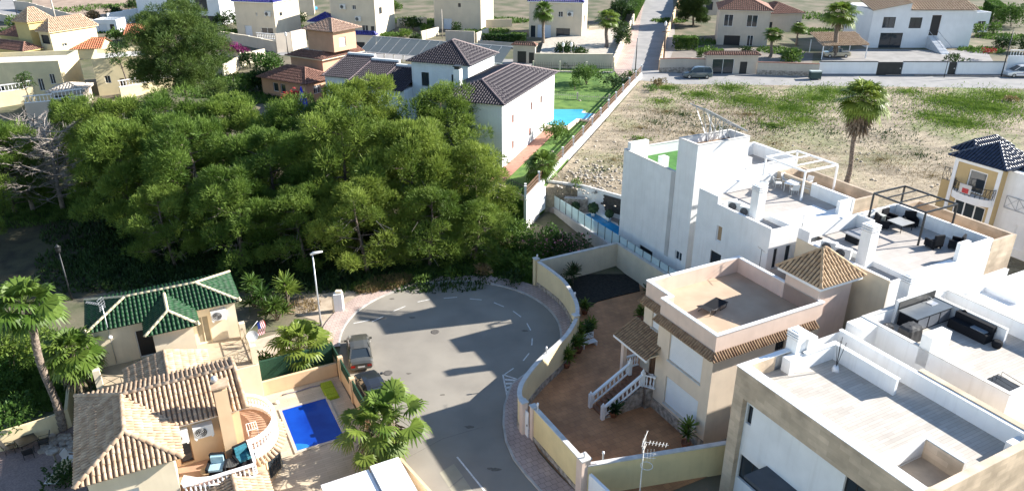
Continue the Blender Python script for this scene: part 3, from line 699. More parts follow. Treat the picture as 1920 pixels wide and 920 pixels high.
# raised pool terrace of house 1
pt_ = MB(); pt_.prism([(39.2, 45.0), (39.2, 64.6), (35.8, 70.5), (38.0, 71.5), (49.0, 64.9), (49.0, 45)], -.2, 1.9); struct('pool_terrace', pt_, brickmat('terrace_paving', (.33, .28, .25), (.28, .245, .22), (.2, .18, .16), .6, .3, .012, radians(27.5)), GR)
def label_h(s): return s
# house 2: white pergola
h2 = thing('white_house', WS+'with a white pergola and two roof air conditioners', 'house', GR, 39.5, 35.3, 0)
A2 = [(39.9, 41.1, 5.2, 6.7), (40.15, 40.75, 7.7, 9.0)]; F2 = [(40.1, 40.5, 7.4, 9.0), (41.3, 41.8, 7.3, 9.0)]
w = MB()
wallface(w, 'u-', 39.5, 35.3, 43.2, 0, 10.7, A2); wallface(w, 'v-', 35.3, 39.5, 47.8, 0, 10.55, F2); wallface(w, 'u+', 50.8, 35.3, 43.2, 0, 10.6, []); wallface(w, 'v+', 43.2, 39.5, 50.8, 0, 11.3, [])
w.box(39.51, 39.75, 41.0, 43.19, 10.69, 11.3); w.box(39.75, 47.0, 42.95, 43.18, 10.5, 11.3)
w.face([(41.5, 35.3, 10.55), (47.8, 35.3, 10.55), (47.8, 36.3, 10.55), (41.5, 36.3, 10.55)])
w.box(41.5, 41.7, 35.5, 40.9, 9.5, 10.6); w.box(39.74, 41.5, 40.9, 41.1, 9.5, 10.75); w.box(39.515, 39.74, 35.52, 41.0, 9.5, 10.698); w.box(39.52, 41.7, 35.32, 35.5, 9.5, 10.545)
w.box(46.4, 47.8, 35.32, 35.6, 10.5, 11.55); w.box(47.75, 48.0, 35.3, 39.3, 9.0, 11.55)
w.build('wall', white, h2)
f = MB(); f.box(39.75, 41.5, 35.5, 40.9, 9.9, 10.15); f.build('plant_well_floor', mat('grey_gravel', (.3, .29, .28), .9, .2, 8), h2)
f = MB(); f.box(41.7, 50.6, 35.32, 42.94, 10.2, 10.5); f.box(39.76, 41.7, 41.1, 42.95, 10.4, 10.5); f.build('roof_terrace', greyfloor, h2)
f = MB(); f.box(41.7, 46.3, 35.31, 37.6, 10.501, 10.56); f.build('terrace_border', white2, h2)
sd_ = MB(); sd_.box(48.0, 50.8, 35.3, 43.2, 0, 10.2); ring(sd_, 47.8+.2, 50.8, 35.3, 43.2, 10.2, 11.4, .25); sd_.build('stone_clad_wing', stoneclad, h2)
opening(h2, 'u-', 39.5, A2[0], mull=0); opening(h2, 'u-', 39.5, A2[1], fm=white2, pm=glass('warm_blind', (.35, .24, .14), .6), mull=0)
for h in F2: opening(h2, 'v-', 35.3, h, mull=0, sill=coping)
chimney(h2, 40.75, 38.1, 9.5, .75, 3.0)
for i, v in enumerate((40.2, 38.95)): ac_unit(GR, 40.6, v, 10.15, radians(-65), ('air conditioner in the roof recess of the white pergola house, farther from its chimney', 'air conditioner in the roof recess of the white pergola house, next to its chimney')[i], 'air conditioners on the white terraced houses', 1.25)
def pergola(name, label, fr, C4, zf, zt, m, bars=3, w=.13):
    """C4 near-left, near-right, far-right, far-left"""
    r = thing(name, label, 'pergola', fr, *C4[0], zf)
    for (u, v) in C4: b = MB(); b.box(u-w/2, u+w/2, v-w/2, v+w/2, zf, zt); b.build('post', m, r)
    b = MB(); z = zt+w/2
    for i in range(4):
        p, q = C4[i], C4[(i+1) % 4]; b.bar((*p, z), (*q, z), w*.9, w*1.1)
    b.build('top_frame', m, r)
    for i in range(bars):
        t = (i+1)/(bars+1); p = Vector(C4[0]).lerp(Vector(C4[1]), t); q = Vector(C4[3]).lerp(Vector(C4[2]), t); b = MB(); b.bar((*p, z+.01), (*q, z+.01), w*.7); b.build('crossbeam', m, r)
    return r
pergola('pergola', 'white metal pergola frame over the terrace furniture', GR, [(46.3, 38.9), (49.6, 38.9), (49.6, 43.0), (46.3, 43.0)][0:0] or [(46.3, 43.1), (46.3, 38.9), (49.9, 38.9), (49.9, 43.1)], 10.5, 12.85, white2, 2)
def slat_chair(fr, u, v, z, rz, label, m, group=None, high=.95):
    r = thing('terrace_chair', label, 'chair', fr, u, v, z, group); r.rotation_euler = (0, 0, fr.a+rz); r['o'] = (0, 0, 0)
    b = MB(); b.box(-.28, .28, -.28, .26, .38, .44); b.build('seat', m, r)
    b = MB(); b.face([(-.28, .24, .44), (.28, .24, .44), (.28, .42, high), (-.28, .42, high)]); b.face([(-.28, .29, .44), (-.28, .47, high), (.28, .47, high), (.28, .29, .44)]); b.face([(-.28, .42, high), (.28, .42, high), (.28, .47, high), (-.28, .47, high)]); b.build('backrest', m, r)
    for x, y in ((-.27, -.26), (.27, -.26), (-.27, .25), (.27, .25)): b = MB(); b.tube([(x, y, 0), (x, y, .4)], .02, 5); b.build('leg', m, r)
    for x in (-.3, .3): b = MB(); b.tube([(x, -.26, .38), (x, -.26, .62), (x, .3, .64)], .02, 5); b.build('armrest', m, r)
    return r
def table(fr, u, v, z, a, b_, rz, label, mt, ml, h=.72, cat='table'):
    r = thing('terrace_table', label, cat, fr, u, v, z); r.rotation_euler = (0, 0, fr.a+rz); r['o'] = (0, 0, 0)
    b = MB(); b.box(-a/2, a/2, -b_/2, b_/2, h-.05, h); b.build('tabletop', mt, r)
    for x in (-1, 1):
        for y in (-1, 1): b = MB(); b.tube([(x*(a/2-.08), y*(b_/2-.08), 0), (x*(a/2-.08), y*(b_/2-.08), h-.05)], .03, 5); b.build('leg', ml, r)
    return r
white_f = mat('white_furniture', (.72, .72, .70), .5, .04)
table(GR, 47.7, 41.0, 10.5, 2.0, 1.0, radians(20), 'white dining table under the white pergola', white_f, white_f)
gw = 'white chairs on the pergola terrace'
for i, (u, v, rz, l) in enumerate([(46.9, 42.0, 60, 'white terrace chair on the left of the dining table, nearest the tall tower'), (48.0, 42.1, 10, 'white terrace chair behind the dining table by the back parapet'), (48.2, 39.9, 190, 'white terrace chair at the right front of the dining table'), (49.0, 40.8, -80, 'white terrace chair at the right end of the dining table'), (46.9, 40.2, 150, 'white terrace chair closest to the white chimney')]): slat_chair(GR, u, v, 10.5, radians(rz), l, white_f, gw)
frame_lounger(44.8, 41.8, 10.5, radians(30), 'white folding lounger beside the white pergola post', white_f, white_f)

# house 3: black pergola
h3 = thing('white_house', WS+'with a black pergola and dark wicker seats', 'house', GR, 41.5, 26.8, 0)
w = MB()
wallface(w, 'u-', 41.5, 26.8, 34.6, 0, 9.9, [(33.6, 33.8, 7, 9)][0:0]); wallface(w, 'v-', 26.8, 41.5, 52.0, 0, 9.75, [(42.0, 42.25, 6.5, 7.6), (51.3, 51.9, 2, 6.3)]); wallface(w, 'v+', 34.6, 41.5, 52.0, 0, 10.7, [])
w.box(41.51, 41.75, 33.6, 34.59, 9.89, 10.7); w.box(41.75, 51.99, 34.38, 34.59, 9.7, 10.695)
w.box(43.3, 43.5, 27.0, 33.6, 8.7, 9.8); w.box(41.52, 41.74, 27.02, 33.6, 8.7, 9.898); w.box(41.74, 43.5, 33.4, 33.6, 8.7, 9.85); w.box(41.74, 43.5, 26.82, 27.0, 8.7, 9.745)
w.box(48.3, 49.4, 26.82, 27.1, 9.7, 11.1); w.box(49.4, 52.0, 26.82, 27.05, 9.7, 10.75); w.box(51.8, 52.0, 27.05, 34.4, 9.7, 10.75); w.box(47.4, 47.6, 33.0, 34.4, 9.7, 10.7)
w.build('wall', white, h3)
b = MB(); b.box(41.46, 41.5, 26.8, 34.6, 0, 9.9); b.build('side_facing', creamlite, h3)
f = MB(); f.box(41.75, 43.3, 27.0, 33.4, 9.2, 9.4); f.build('plant_well_floor', mat('grey_gravel', (.3, .29, .28), .9, .2, 8), h3)
f = MB(); f.box(43.5, 51.8, 27.05, 34.38, 9.6, 9.7); f.build('roof_terrace', greyfloor, h3)
f = MB(); f.box(43.5, 48.3, 26.79, 27.3, 9.65, 9.765); f.build('terrace_border', white2, h3)
sd_ = MB(); sd_.box(52.0, 54.8, 26.8, 34.6, 0, 9.2); ring(sd_, 52.003, 54.8, 26.8, 34.6, 9.2, 10.5, .25); sd_.build('stone_clad_wing', stoneclad, h3)
chimney(h3, 42.9, 29.9, 8.7, .8, 3.3)
for i, v in enumerate((32.5, 31.3)): ac_unit(GR, 42.4, v, 9.4, radians(-65), ('air conditioner in the black pergola house roof recess, farther from the tall chimney', 'air conditioner in the black pergola house roof recess, beside the tall chimney')[i], 'air conditioners on the white terraced houses', 1.3)
pergola('pergola', 'black metal pergola frame above dark wicker furniture', GR, [(48.5, 34.2), (48.5, 29.9), (52.0, 29.9), (52.0, 34.2)], 9.7, 12.2, darkmetal, 3, .11)
def wicker(fr, u, v, z, rz, label, group=None, m=None, cushion=None, s=1.0):
    m = m or blackwicker
    r = thing('armchair', label, 'armchair', fr, u, v, z, group); r.rotation_euler = (0, 0, fr.a+rz); r['o'] = (0, 0, 0); r.scale = (s, s, s)
    b = MB(); b.box(-.36, .36, -.36, .34, .12, .40); b.box(-.33, -.27, -.33, -.27, 0, .12); b.box(.27, .33, -.33, -.27, 0, .12); b.box(-.33, -.27, .27, .33, 0, .12); b.box(.27, .33, .27, .33, 0, .12); b.build('seat', m, r)
    b = MB(); b.prism([(-.38, .28), (.38, .28), (.34, .42), (-.34, .42)], .3, .98); b.build('backrest', m, r)
    for s_ in (-1, 1): b = MB(); b.box(s_*.36, s_*.46, -.36, .32, .12, .62); b.build('armrest', m, r)
    if cushion: b = MB(); b.box(-.33, .33, -.34, .26, .41, .52); b.build('cushion', cushion, r); b = MB(); b.face([(-.3, .2, .5), (.3, .2, .5), (.3, .27, .95), (-.3, .27, .95)][::-1]); b.box(-.3, .3, .16, .27, .53, .9); b.build('back_cushion', cushion, r)
    return r
gk = 'dark wicker armchairs under the black pergola'
for (u, v, rz, l) in [(49.0, 33.4, 60, 'dark wicker armchair draped with a pale cloth, left of the low table'), (50.2, 33.7, 5, 'dark wicker armchair behind the low table against the back parapet'), (51.2, 32.6, -40, 'dark wicker armchair right of the low table, near the back pergola post'), (49.2, 29.2, 170, 'dark wicker armchair in front of the pergola beside the white partition'), (50.5, 28.4, 200, 'dark wicker armchair behind the white partition in the right corner')]: wicker(GR, u, v, 9.7, radians(rz), l, gk, s=1.1)
cl = MB(); cl.box(48.75, 49.1, 33.2, 33.75, 10.7, 10.73); cl.box(48.72, 48.75, 33.2, 33.75, 10.2, 10.73); cl.box(49.1, 49.13, 33.25, 33.7, 10.15, 10.73)
solo('cloth', cl, mat('pale_cloth', (.4, .42, .38), .9, .1), GR, (48.9, 33.4, 10.7), 'pale cloth hanging over the back of the left wicker armchair', 'cloth')
table(GR, 49.9, 32.5, 9.7, 1.4, 1.3, 0, 'square grey topped table among the dark wicker armchairs', mat('grey_tabletop', (.32, .32, .31), .4, .05), blackwicker, .66)
b = MB(); b.box(44.6, 46.6, 31.9, 33.0, 9.71, 10.25); s1 = thing('storage_bench', 'low dark storage bench with a grey lid near the tall chimney', 'storage bench', GR, 45.6, 32.4, 9.7); b.build('box_body', blackwicker, s1); b = MB(); b.box(44.5, 46.7, 31.8, 33.1, 10.25, 10.33); b.build('lid', mat('grey_lid', (.24, .24, .25), .5, .05), s1)
t_aerial(41.55, 34.4, 10.7, 1.0, 'small aerial with several rods at a black pergola house corner', .3)

# house 4: outdoor kitchen
h4 = thing('white_house', WS+'with a black outdoor kitchen on its roof', 'house', GR, 36.4, 17.0, 0)
w = MB()
w.box(36.2, 37.7, 24.3, 25.5, 0, 9.0); w.box(37.5, 52.0, 16.4, 25.5, 0, 7.95)
for q in ((37.5, 37.72, 16.4, 25.3), (37.72, 52, 25.28, 25.5), (43.8, 44.0, 20.4, 25.28), (45.4, 45.62, 16.4, 25.28), (37.72, 45.4, 16.4, 16.6)): w.box(*q, 7.95, 9.0)
w.box(37.5, 39.2, 20.95, 21.6, 7.95, 9.9); w.box(40.2, 43.8, 25.1, 25.28, 7.95, 9.6)
w.build('wall', white, h4)
f = MB(); f.box(37.72, 45.4, 16.6, 25.28, 7.9, 8.0); f.build('roof_terrace', plank, h4)
c = MB()
for q in ((37.47, 37.75, 16.37, 25.53), (37.76, 52, 25.25, 25.53), (43.77, 44.03, 20.4, 25.24), (45.37, 45.65, 16.4, 25.24)): c.box(*q, 9.001, 9.05)
c.build('coping', coping, h4)
chimney(h4, 42.0, 25.9, 7.0, .7, 3.2)
k = thing('outdoor_kitchen', 'black outdoor kitchen counter with sink and fridge doors on the white roof', 'outdoor kitchen', GR, 40.9, 23.4, 8.0)
b = MB(); b.box(40.3, 43.6, 23.75, 24.95, 8.0, 8.95); b.build('cabinet', blackwicker, k)
b = MB(); b.box(40.2, 43.7, 23.68, 25.0, 8.951, 9.0); b.build('worktop', mat('slate_worktop', (.10, .115, .13), .35, .1), k)
for i in range(3): b = MB(); b.box(40.45+i*1.07, 41.4+i*1.07, 23.72, 23.749, 8.1, 8.85); b.build('door', mat('kitchen_door', (.16, .17, .19), .4, .05), k)
b = MB(); b.box(42.6, 43.2, 24.4, 24.85, 9.002, 9.03); b.tube([(42.9, 24.95, 9.0), (42.9, 24.95, 9.3), (42.9, 24.7, 9.3)], .02); b.build('sink', steel, k)
b = MB(); b.box(40.3, 43.75, 25.05, 25.1, 8.9, 9.5); b.build('splashback', darkmetal, k)
def lump(name, label, cat, fr, u, v, z, a, b_, h, m, seed=1):
    """covered object: sagging cloth over a box"""
    rnd = random.Random(seed); mb = MB(); n = 10; rows = []
    for i, (sc, zz) in enumerate([(1.05, 0), (1.0, .45*h), (.97, .85*h), (.8, h), (.3, h*1.03)]):
        rows.append([])
        for j in range(n*2):
            t = 2*pi*j/(n*2); cx = max(-1, min(1, cos(t)*1.3)); cy = max(-1, min(1, sin(t)*1.3)); k_ = sc*(1+rnd.uniform(-.06, .06))
            rows[-1].append((u+cx*a/2*k_, v+cy*b_/2*k_, z+zz+rnd.uniform(-.02, .02)*(i > 0)))
    for i in range(4):
        for j in range(n*2): mb.face([rows[i][j], rows[i][(j+1) % (n*2)], rows[i+1][(j+1) % (n*2)], rows[i+1][j]], sm=True)
    mb.face(rows[4]); return solo(name, mb, m, fr, (u, v, z), label, cat)
lump('covered_barbecue', 'barbecue under a black cover beside the outdoor kitchen', 'barbecue', GR, 39.3, 23.4, 8.0, 1.3, .9, 1.0, black, 3)
lump('covered_barbecue', 'small round black covered grill left of the larger covered barbecue', 'barbecue', GR, 38.4, 24.3, 8.0, .6, .6, .8, black, 4)
wb_ = thing('planter_bench', 'long black wicker bench box against the inner white roof wall', 'bench', GR, 43.2, 21.9, 8.0); b = MB(); b.box(42.8, 43.6, 20.9, 23.3, 8.0, 8.6); b.build('box_body', blackwicker, wb_); b = MB(); b.box(43.35, 43.7, 20.9, 23.3, 8.6, 9.0); b.build('backrest', blackwicker, wb_); b = MB(); b.box(42.9, 43.3, 21.1, 22.0, 8.602, 8.66); b.build('cushion', mat('grey_cushion', (.2, .22, .24), .9, .1), wb_)
m_ = MB(); m_.lathe((43.2, 20.4, 8.0), [(.22, 0), (.3, .2), (.28, .4), (.2, .45)], 12); solo('pot', m_, blackwicker, GR, (43.2, 20.4, 8), 'round black wicker pot at the free end of the inner roof wall', 'pot')
m_ = MB(); m_.tube([(43.78, 23.0, 8.95), (43.74, 23.0, 8.95)], .15, 14); solo('wall_lamp', m_, darkmetal, GR, (43.7, 23, 8.9), 'small dark oval lamp on the inner roof wall above the wicker bench', 'lamp')
tb = MB(); tb.box(38.2, 40.4, 16.9, 18.6, 8.0, 8.04); 
for i in range(5): tb.tube([(38.4+i*.4, 17.0, 8.05), (38.4+i*.4, 17.0, 8.45), (38.6+i*.4, 18.3, 8.45), (38.6+i*.4, 18.3, 8.05)], .015, 5)
solo('metal_rack', tb, darkmetal, GR, (39.2, 17.6, 8), 'tangle of thin dark metal frames lying at the low end of the white roof', 'rack')

# house 5: stone clad, nearest
h5 = thing('stone_clad_house', 'nearest house, white walls framed by travertine cladding around a tiled roof terrace', 'house', GR, 27, 14, 0)
S5 = [(23.75, 24.15, 5.6, 6.85), (22.4, 24.15, 1.7, 3.4), (16.4, 17.6, 4.4, 7.0), (19.0, 21.6, 1.0, 3.3)]
w = MB()
wallface(w, 'u-', 27.35, 14.0, 24.5, 0, 7.25, S5, .2)
w.box(35.0, 35.2, 13.9, 25.0, 0, 8.98); w.face([(27.35, 25.0, 0), (27.35, 25.0, 8.9), (35, 25, 8.9), (35, 25, 0)])
w.box(27.7, 35.0, 14.25, 24.8, 0, 7.8)
w.box(33.5, 33.72, 20.0, 24.0, 8.0, 9.0); w.box(31.2, 33.72, 24.0, 24.22, 8.0, 9.0); w.box(30.0, 31.2, 24.0, 24.6, 8.0, 8.9)
w.box(34.0, 35.0, 13.9, 14.4, 8, 8.8)
w.build('wall', white, h5)
b = MB(); b.box(27.0, 27.34, 13.9, 25.0, 7.25, 8.95); b.box(27.0, 27.34, 24.25, 25.0, 0, 7.249); b.box(27.345, 29.6, 24.7, 25.0, 0, 8.95); b.build('cladding', stoneclad, h5)
b = MB(); b.box(27.0, 35.6, 13.5, 13.89, 6.2, 9.1); b.box(27.0, 28.0, 13.5, 13.89, 0, 6.2); b.box(34.6, 35.6, 13.5, 13.89, 0, 6.2); b.box(35.21, 35.6, 13.5, 20, 6.2, 9.09) ; b.build('front_cladding', stoneclad, h5)
f = MB(); f.box(27.5, 35.0, 16.2, 24.7, 7.9, 8.0); f.box(31.0, 35.0, 14.3, 16.2, 7.9, 8.0); f.build('roof_terrace', plank, h5)
b = MB(); b.box(27.34, 27.6, 14.0, 24.6, 7.8, 8.93); b.build('parapet', white, h5)
b = MB(); b.box(26.96, 27.64, 13.92, 25.04, 8.952, 9.0); b.box(34.96, 35.24, 13.92, 25.04, 8.985, 9.03); b.box(33.46, 33.76, 19.96, 24.26, 9.002, 9.05); b.box(31.16, 33.45, 23.96, 24.26, 9.002, 9.05); b.box(27.65, 31.1, 24.7, 25.04, 8.952, 9.0); b.build('coping', white2, h5)
# stair well in the roof
sw = MB(); sw.box(30.7, 30.95, 14.3, 16.4, 7.4, 8.9); sw.box(27.62, 30.7, 16.2, 16.4, 7.4, 8.9); sw.build('stairwell_wall', white, h5)
sw = MB(); sw.box(30.66, 30.7, 14.3, 16.2, 5.8, 8.85); sw.box(27.62, 30.66, 14.3, 16.2, 7.801, 7.83); sw.build('stairwell_lining', stoneclad, h5)
for i, h in enumerate(S5): opening(h5, 'u-', 27.35, h, mull=0 if i == 0 else 1, depth=.2)
b = MB(); b.box(25.7, 27.34, 18.0, 22.2, 3.8, 4.0); b.build('canopy', mat('slate_canopy', (.06, .07, .085), .6, .1), h5)
chimney(h5, 31.1, 24.75, 7.0, .75, 2.75)
b = MB(); b.box(31.5, 32.2, 24.25, 24.8, 8.0, 9.75); b.build('chimney_block', white, h5)
am = thing('antenna', 'bundle of thin aerial rods on a small white block, tiled roof corner', 'antenna', GR, 32.7, 23.1, 8.0)
b = MB(); b.lathe((32.7, 23.1, 8.0), [(.28, 0), (.16, .3)], 4); b.build('base_block', white2, am); b = MB()
for dx, dy, hh in ((0, 0, 1.9), (.05, .1, 1.6), (.3, -.1, 1.5), (.12, .3, 1.1)): b.tube([(32.7, 23.1, 8.3), (32.7+dx, 23.1+dy, 8.3+hh)], .018, 5)
b.build('rods', darkmetal, am)
# house 6 at the right edge
h6 = thing('white_house', WS+'cut off at right, one air conditioner in its recess', 'house', GR, 47.6, 20, 0)
shell(h6, 47.6, 60, 16, 25.4, 0, 8.3, white, {'v+': []}, zr=7.6, t=.2, floorm=greyfloor, cop=white2)
b = MB(); b.box(49.6, 60, 23.0, 25.2, 7.6, 8.3); b.build('roof_slab', white2, h6)
ac_unit(GR, 51.5, 22.2, 7.6, radians(-60), 'air conditioner in the roof recess at the right picture edge', 'air conditioners on the white terraced houses', 1.3)
m_ = MB(); m_.box(56, 60, 10, 60, -.2, .05)
pw = MB(); pw.prism([(50.2, 26.0), (54.4, 26.0), (54.4, 28.0)], 0, .1)

# ================================================ GLASS FENCE, NARROW POOL, PLANTERS
gf = thing('glass_fence', 'frosted glass pool fence with dark posts on a grey retaining wall', 'fence', GR, 39.2, 45, 1.9)
n = 18; V0, V1 = 44.4, 66.6; st_ = (V1-V0)/n
fg = clearglass('frosted_glass', (.62, .78, .82), .55)
for i in range(n+1): b = MB(); b.box(39.17, 39.23, V0+i*st_-.03, V0+i*st_+.03, 1.9, 3.35); b.build('post', darkmetal, gf)
for i in range(n): b = MB(); b.box(39.19, 39.21, V0+i*st_+.05, V0+(i+1)*st_-.05, 2.0, 3.3); b.build('glass_panel', fg, gf)
b = MB(); b.box(39.0, 39.35, 53.2, 66.9, -.1, 1.95); solo('retaining_wall', b, greyw, GR, (39.2, 53.2, 0), 'grey retaining wall beneath the frosted glass pool fence', 'wall')
poolb = mat('pool_water_light', (.02, .24, .50), .08, .10, 1.2, spec=.5, bump=.06, bscale=3)
b = MB(); b.box(40.2, 42.4, 53.2, 62.0, 1.902, 1.93); o = struct('water', b, poolb, GR)
b = MB(); ring(b, 39.95, 42.65, 52.95, 62.25, 1.9, 1.96, .25); struct('pool_edge', b, coping, GR)
b = MB(); b.box(43.0, 45.8, 50.5, 53.0, 1.9, 1.94); struct('lawn', b, turf, GR)
sh_ = thing('pool_shower', 'small silver pool fitting at the near end of the narrow pool', 'pool shower', GR, 42.3, 53.3, 1.95); b = MB(); b.box(42.0, 42.6, 53.0, 53.4, 1.96, 2.1); b.tube([(42.3, 53.2, 2.1), (42.3, 53.2, 2.6), (42.0, 53.3, 2.7)], .03); b.build('outlet', steel, sh_)
# wall behind the pool, planting and wall ornament
bw = seg_wall('boundary_wall', [(39.6, 68.5), (42.3, 64.3), (44.3, 58.6)][0:0] or [(38.2, 68.2), (41.9, 63.9), (44.6, 57.0), (44.6, 50.0)], 1.9, 2.55, .22, white, coping, 'white boundary wall between the narrow pool terrace and the stony vacant lot')
orn = thing('wall_planter', 'large dark jagged panel of planting boards hung on the white pool wall', 'wall ornament', GR, 43.0, 60.5, 2.3)
b = MB(); rr = random.Random(5); A = Vector((42.75, 61.6)); Bv = Vector((43.95, 58.5)); dn = (Bv-A).normalized(); nn = Vector((-dn.y, dn.x)); nn = -nn if nn.x > 0 else nn
for i in range(9):
    z = 2.55+i*.19; t0 = .0+abs(i-4)*.03+rr.uniform(0, .12); t1 = 1-rr.uniform(0, .14)
    p = A.lerp(Bv, t0)+nn*.14; q = A.lerp(Bv, t1)+nn*.14; b.bar((p.x, p.y, z), (q.x, q.y, z), .08, .18)
b.build('boards', mat('dark_board', (.05, .045, .04), .8, .3, 4), orn)
def ballbush(fr, u, v, z, label, group=None, R=.42, pot=white2, cat='potted plant'):
    r = thing('potted_bush', label, cat, fr, u, v, z, group)
    m_ = MB(); m_.lathe((u, v, z), [(.2, 0), (.3, .42), (.32, .45), (.26, .45), (.25, .38)], 4 if pot is white2 else 12); m_.build('pot', pot, r)
    r2 = random.Random(int(u*100)); cr = MB()
    for k in range(260):
        d = Vector((r2.gauss(0, 1), r2.gauss(0, 1), r2.gauss(0, 1))).normalized(); c = Vector((u, v, z+.45+R*.8))+d*R*r2.uniform(.75, 1.02); x = Vector((r2.gauss(0, 1), r2.gauss(0, 1), r2.gauss(0, 1))).normalized()*.09; y = x.cross(d).normalized()*.09
        cr.face([c-x-y, c+x-y, c+x+y, c-x+y])
    cr.lathe((u, v, z+.45), [(R*.3, 0), (R*.85, R*.4), (R*.9, R*.9), (R*.6, R*1.5), (.02, R*1.7)], 10)
    cr.build('foliage', leafdark, r); return r
leafdark = mat('dark_leaf', (.015, .035, .012), .7, .3, 6, col2=(.05, .10, .03), trans=.15)
for (x, y, l) in ((1079, 400, 'round clipped bush in a white pot left of the jagged wall panel'), (1142, 415, 'round clipped bush in a white pot just right of the jagged wall panel'), (1167, 432, 'loose bush in a white pot closest to the white house wall')): q = GR.at(x, y, 1.9); ballbush(GR, q.x, q.y, 1.95, l, 'white pots along the pool wall', .45)
b = MB(); b.box(42.2, 42.7, 59.6, 61.6, 1.95, 2.35); solo('planter_box', b, white2, GR, (42.4, 60.5, 1.95), 'long low white planter box on the deck beneath the jagged panel', 'planter')
q = GR.at(1112, 405, 2.0); ballbush(GR, q.x, q.y, 2.0, 'wide dark bush standing behind the low white planter box', None, .6)
seg_wall('stone_retaining_wall', [(40.0, 64.5), (42.0, 63.0)], 1.9, 1.3, .5, rubble, coping, 'short sloping rubble stone wall at the far end of the narrow pool')

# ================================================ LEFT HOUSES
greentile = mat('green_glazed_tile', (.004, .032, .009), .55, .35, 3, col2=(.010, .064, .019), spec=.3)
greenbase = mat('green_underlay', (.004, .02, .012), .8, .2, 3)
creamcap = mat('cream_ridge_tile', (.62, .52, .34), .8, .1, 3)
tant2 = mat('sunbleached_tan_tile', (.34, .225, .14), .85, .3, 2.2, col2=(.52, .385, .265))
tanb2 = mat('brown_tile_underlay', (.20, .13, .085), .9, .2, 3)
gh = thing('green_roof_house', 'cream house with dark green glazed tile roofs, behind the tan tiled house', 'house', GR, -5.1, 51.4, 0)
hg = [(-2.3, -1.3, 3.0, 5.1)]
shell(gh, -5.05, 4.1, 51.5, 56.0, 0, 5.85, cream if False else creamlite, {'v-': [(-2.6, -1.5, 3.05, 5.2), (1.3, 2.2, 3.05, 5.2)]})
opening(gh, 'v-', 51.5, (-2.6, -1.5, 3.05, 5.2), 'door', fm=white2, pm=dark, mull=0); opening(gh, 'v-', 51.5, (1.3, 2.2, 3.05, 5.2), 'door', fm=creamlite, pm=mat('louvre', (.25, .22, .16), .7, .1), mull=1)
b = MB(); wallface(b, 'v-', 49.35, -1.5, 1.05, 3, 5.85, []); wallface(b, 'u-', -1.5, 49.35, 51.49, 3, 5.85, []); wallface(b, 'u+', 1.05, 49.35, 51.49, 3, 5.85, []); b.build('stair_wing_wall', creamlite, gh)
b = MB(); b.box(-5.3, 4.35, 51.25, 56.25, 5.852, 5.96); b.box(-1.75, 1.3, 49.1, 51.24, 5.852, 5.96); b.build('eave', creamlite, gh)
t = MB(); hip4(t, -5.45, 4.5, 51.1, 56.4, 5.97, 6.85, .27, .42, .075, cap=2); r0 = t.build('roof', [greentile, greenbase, creamcap], gh)
t = MB(); A_, B_, a_, b_ = (-1.95, 48.9, 5.97), (1.45, 48.9, 5.97), (-.3, 50.4, 6.75), (-.3, 53.2, 6.75)
tiles(t, [A_, B_, a_], .27, .42, .075); tiles(t, [(-1.95, 51.3, 5.97), A_, a_, b_], .27, .42, .075); tiles(t, [B_, (1.45, 51.3, 5.97), b_, a_], .27, .42, .075)
for p, q in ((A_, a_), (B_, a_), (a_, b_)): ridge(t, Vector(p)+Vector((0, 0, .06)), Vector(q)+Vector((0, 0, .06)), m=2)
t.build('stair_wing_roof', [greentile, greenbase, creamcap], gh)
for (u, v) in ((-5.4, 51.15), (4.45, 51.15), (1.4, 48.95)): b = MB(); b.lathe((u, v, 6.0), [(.12, 0), (.13, .1), (.05, .2), (.07, .26), (.01, .34)], 8); b.build('finial', creamcap, gh)
b = MB(); b.box(-5.4, 4.6, 47.0, 51.49, 0, 2.95); b.build('lower_storey', creamlite, gh)
b = MB(); b.box(-5.3, 4.5, 47.1, 51.49, 2.951, 3.0); b.build('terrace_floor', mat('beige_floor', (.42, .34, .24), .9, .1, 2), gh)
def xrail(mb, p, q, z, h=.95, n=3):
    p = Vector((*p, z)); q = Vector((*q, z)); up = Vector((0, 0, 1))
    mb.bar(p+up*h, q+up*h, .05); mb.bar(p+up*.1, q+up*.1, .05)
    for i in range(n):
        a = p.lerp(q, i/n); b = p.lerp(q, (i+1)/n); mb.bar(a+up*.1, a+up*h, .035); mb.bar(a+up*.1, b+up*h, .03); mb.bar(b+up*.1, a+up*h, .03)
    mb.bar(q+up*.1, q+up*h, .04)
railm = mat('beige_railing', (.36, .29, .19), .6, .1, 3)
b = MB(); xrail(b, (-5.1, 49.0), (-2.6, 47.2), 3.0, .95, 2); b.build('railing', railm, gh)
b = MB(); xrail(b, (1.6, 47.3), (4.3, 47.6), 3.0, .95, 3); xrail(b, (4.3, 47.6), (4.3, 50.9), 3.0, .95, 3); b.build('railing', railm, gh)
for (u, v, z0, h_) in ((-5.2, 49.1, 0, 4.3), (4.45, 47.35, 0, 4.35), (4.3, 51.0, 3, 1.3), (2.4, 47.2, 0, 2.9)): b = MB(); b.box(u-.2, u+.2, v-.2, v+.2, z0, z0+h_); b.build('pillar', creamlite, gh)
ac_unit(GR, 2.9, 51.3, 4.75, 0, 'air conditioner high on the cream wall under the green roof', None, 1.25)
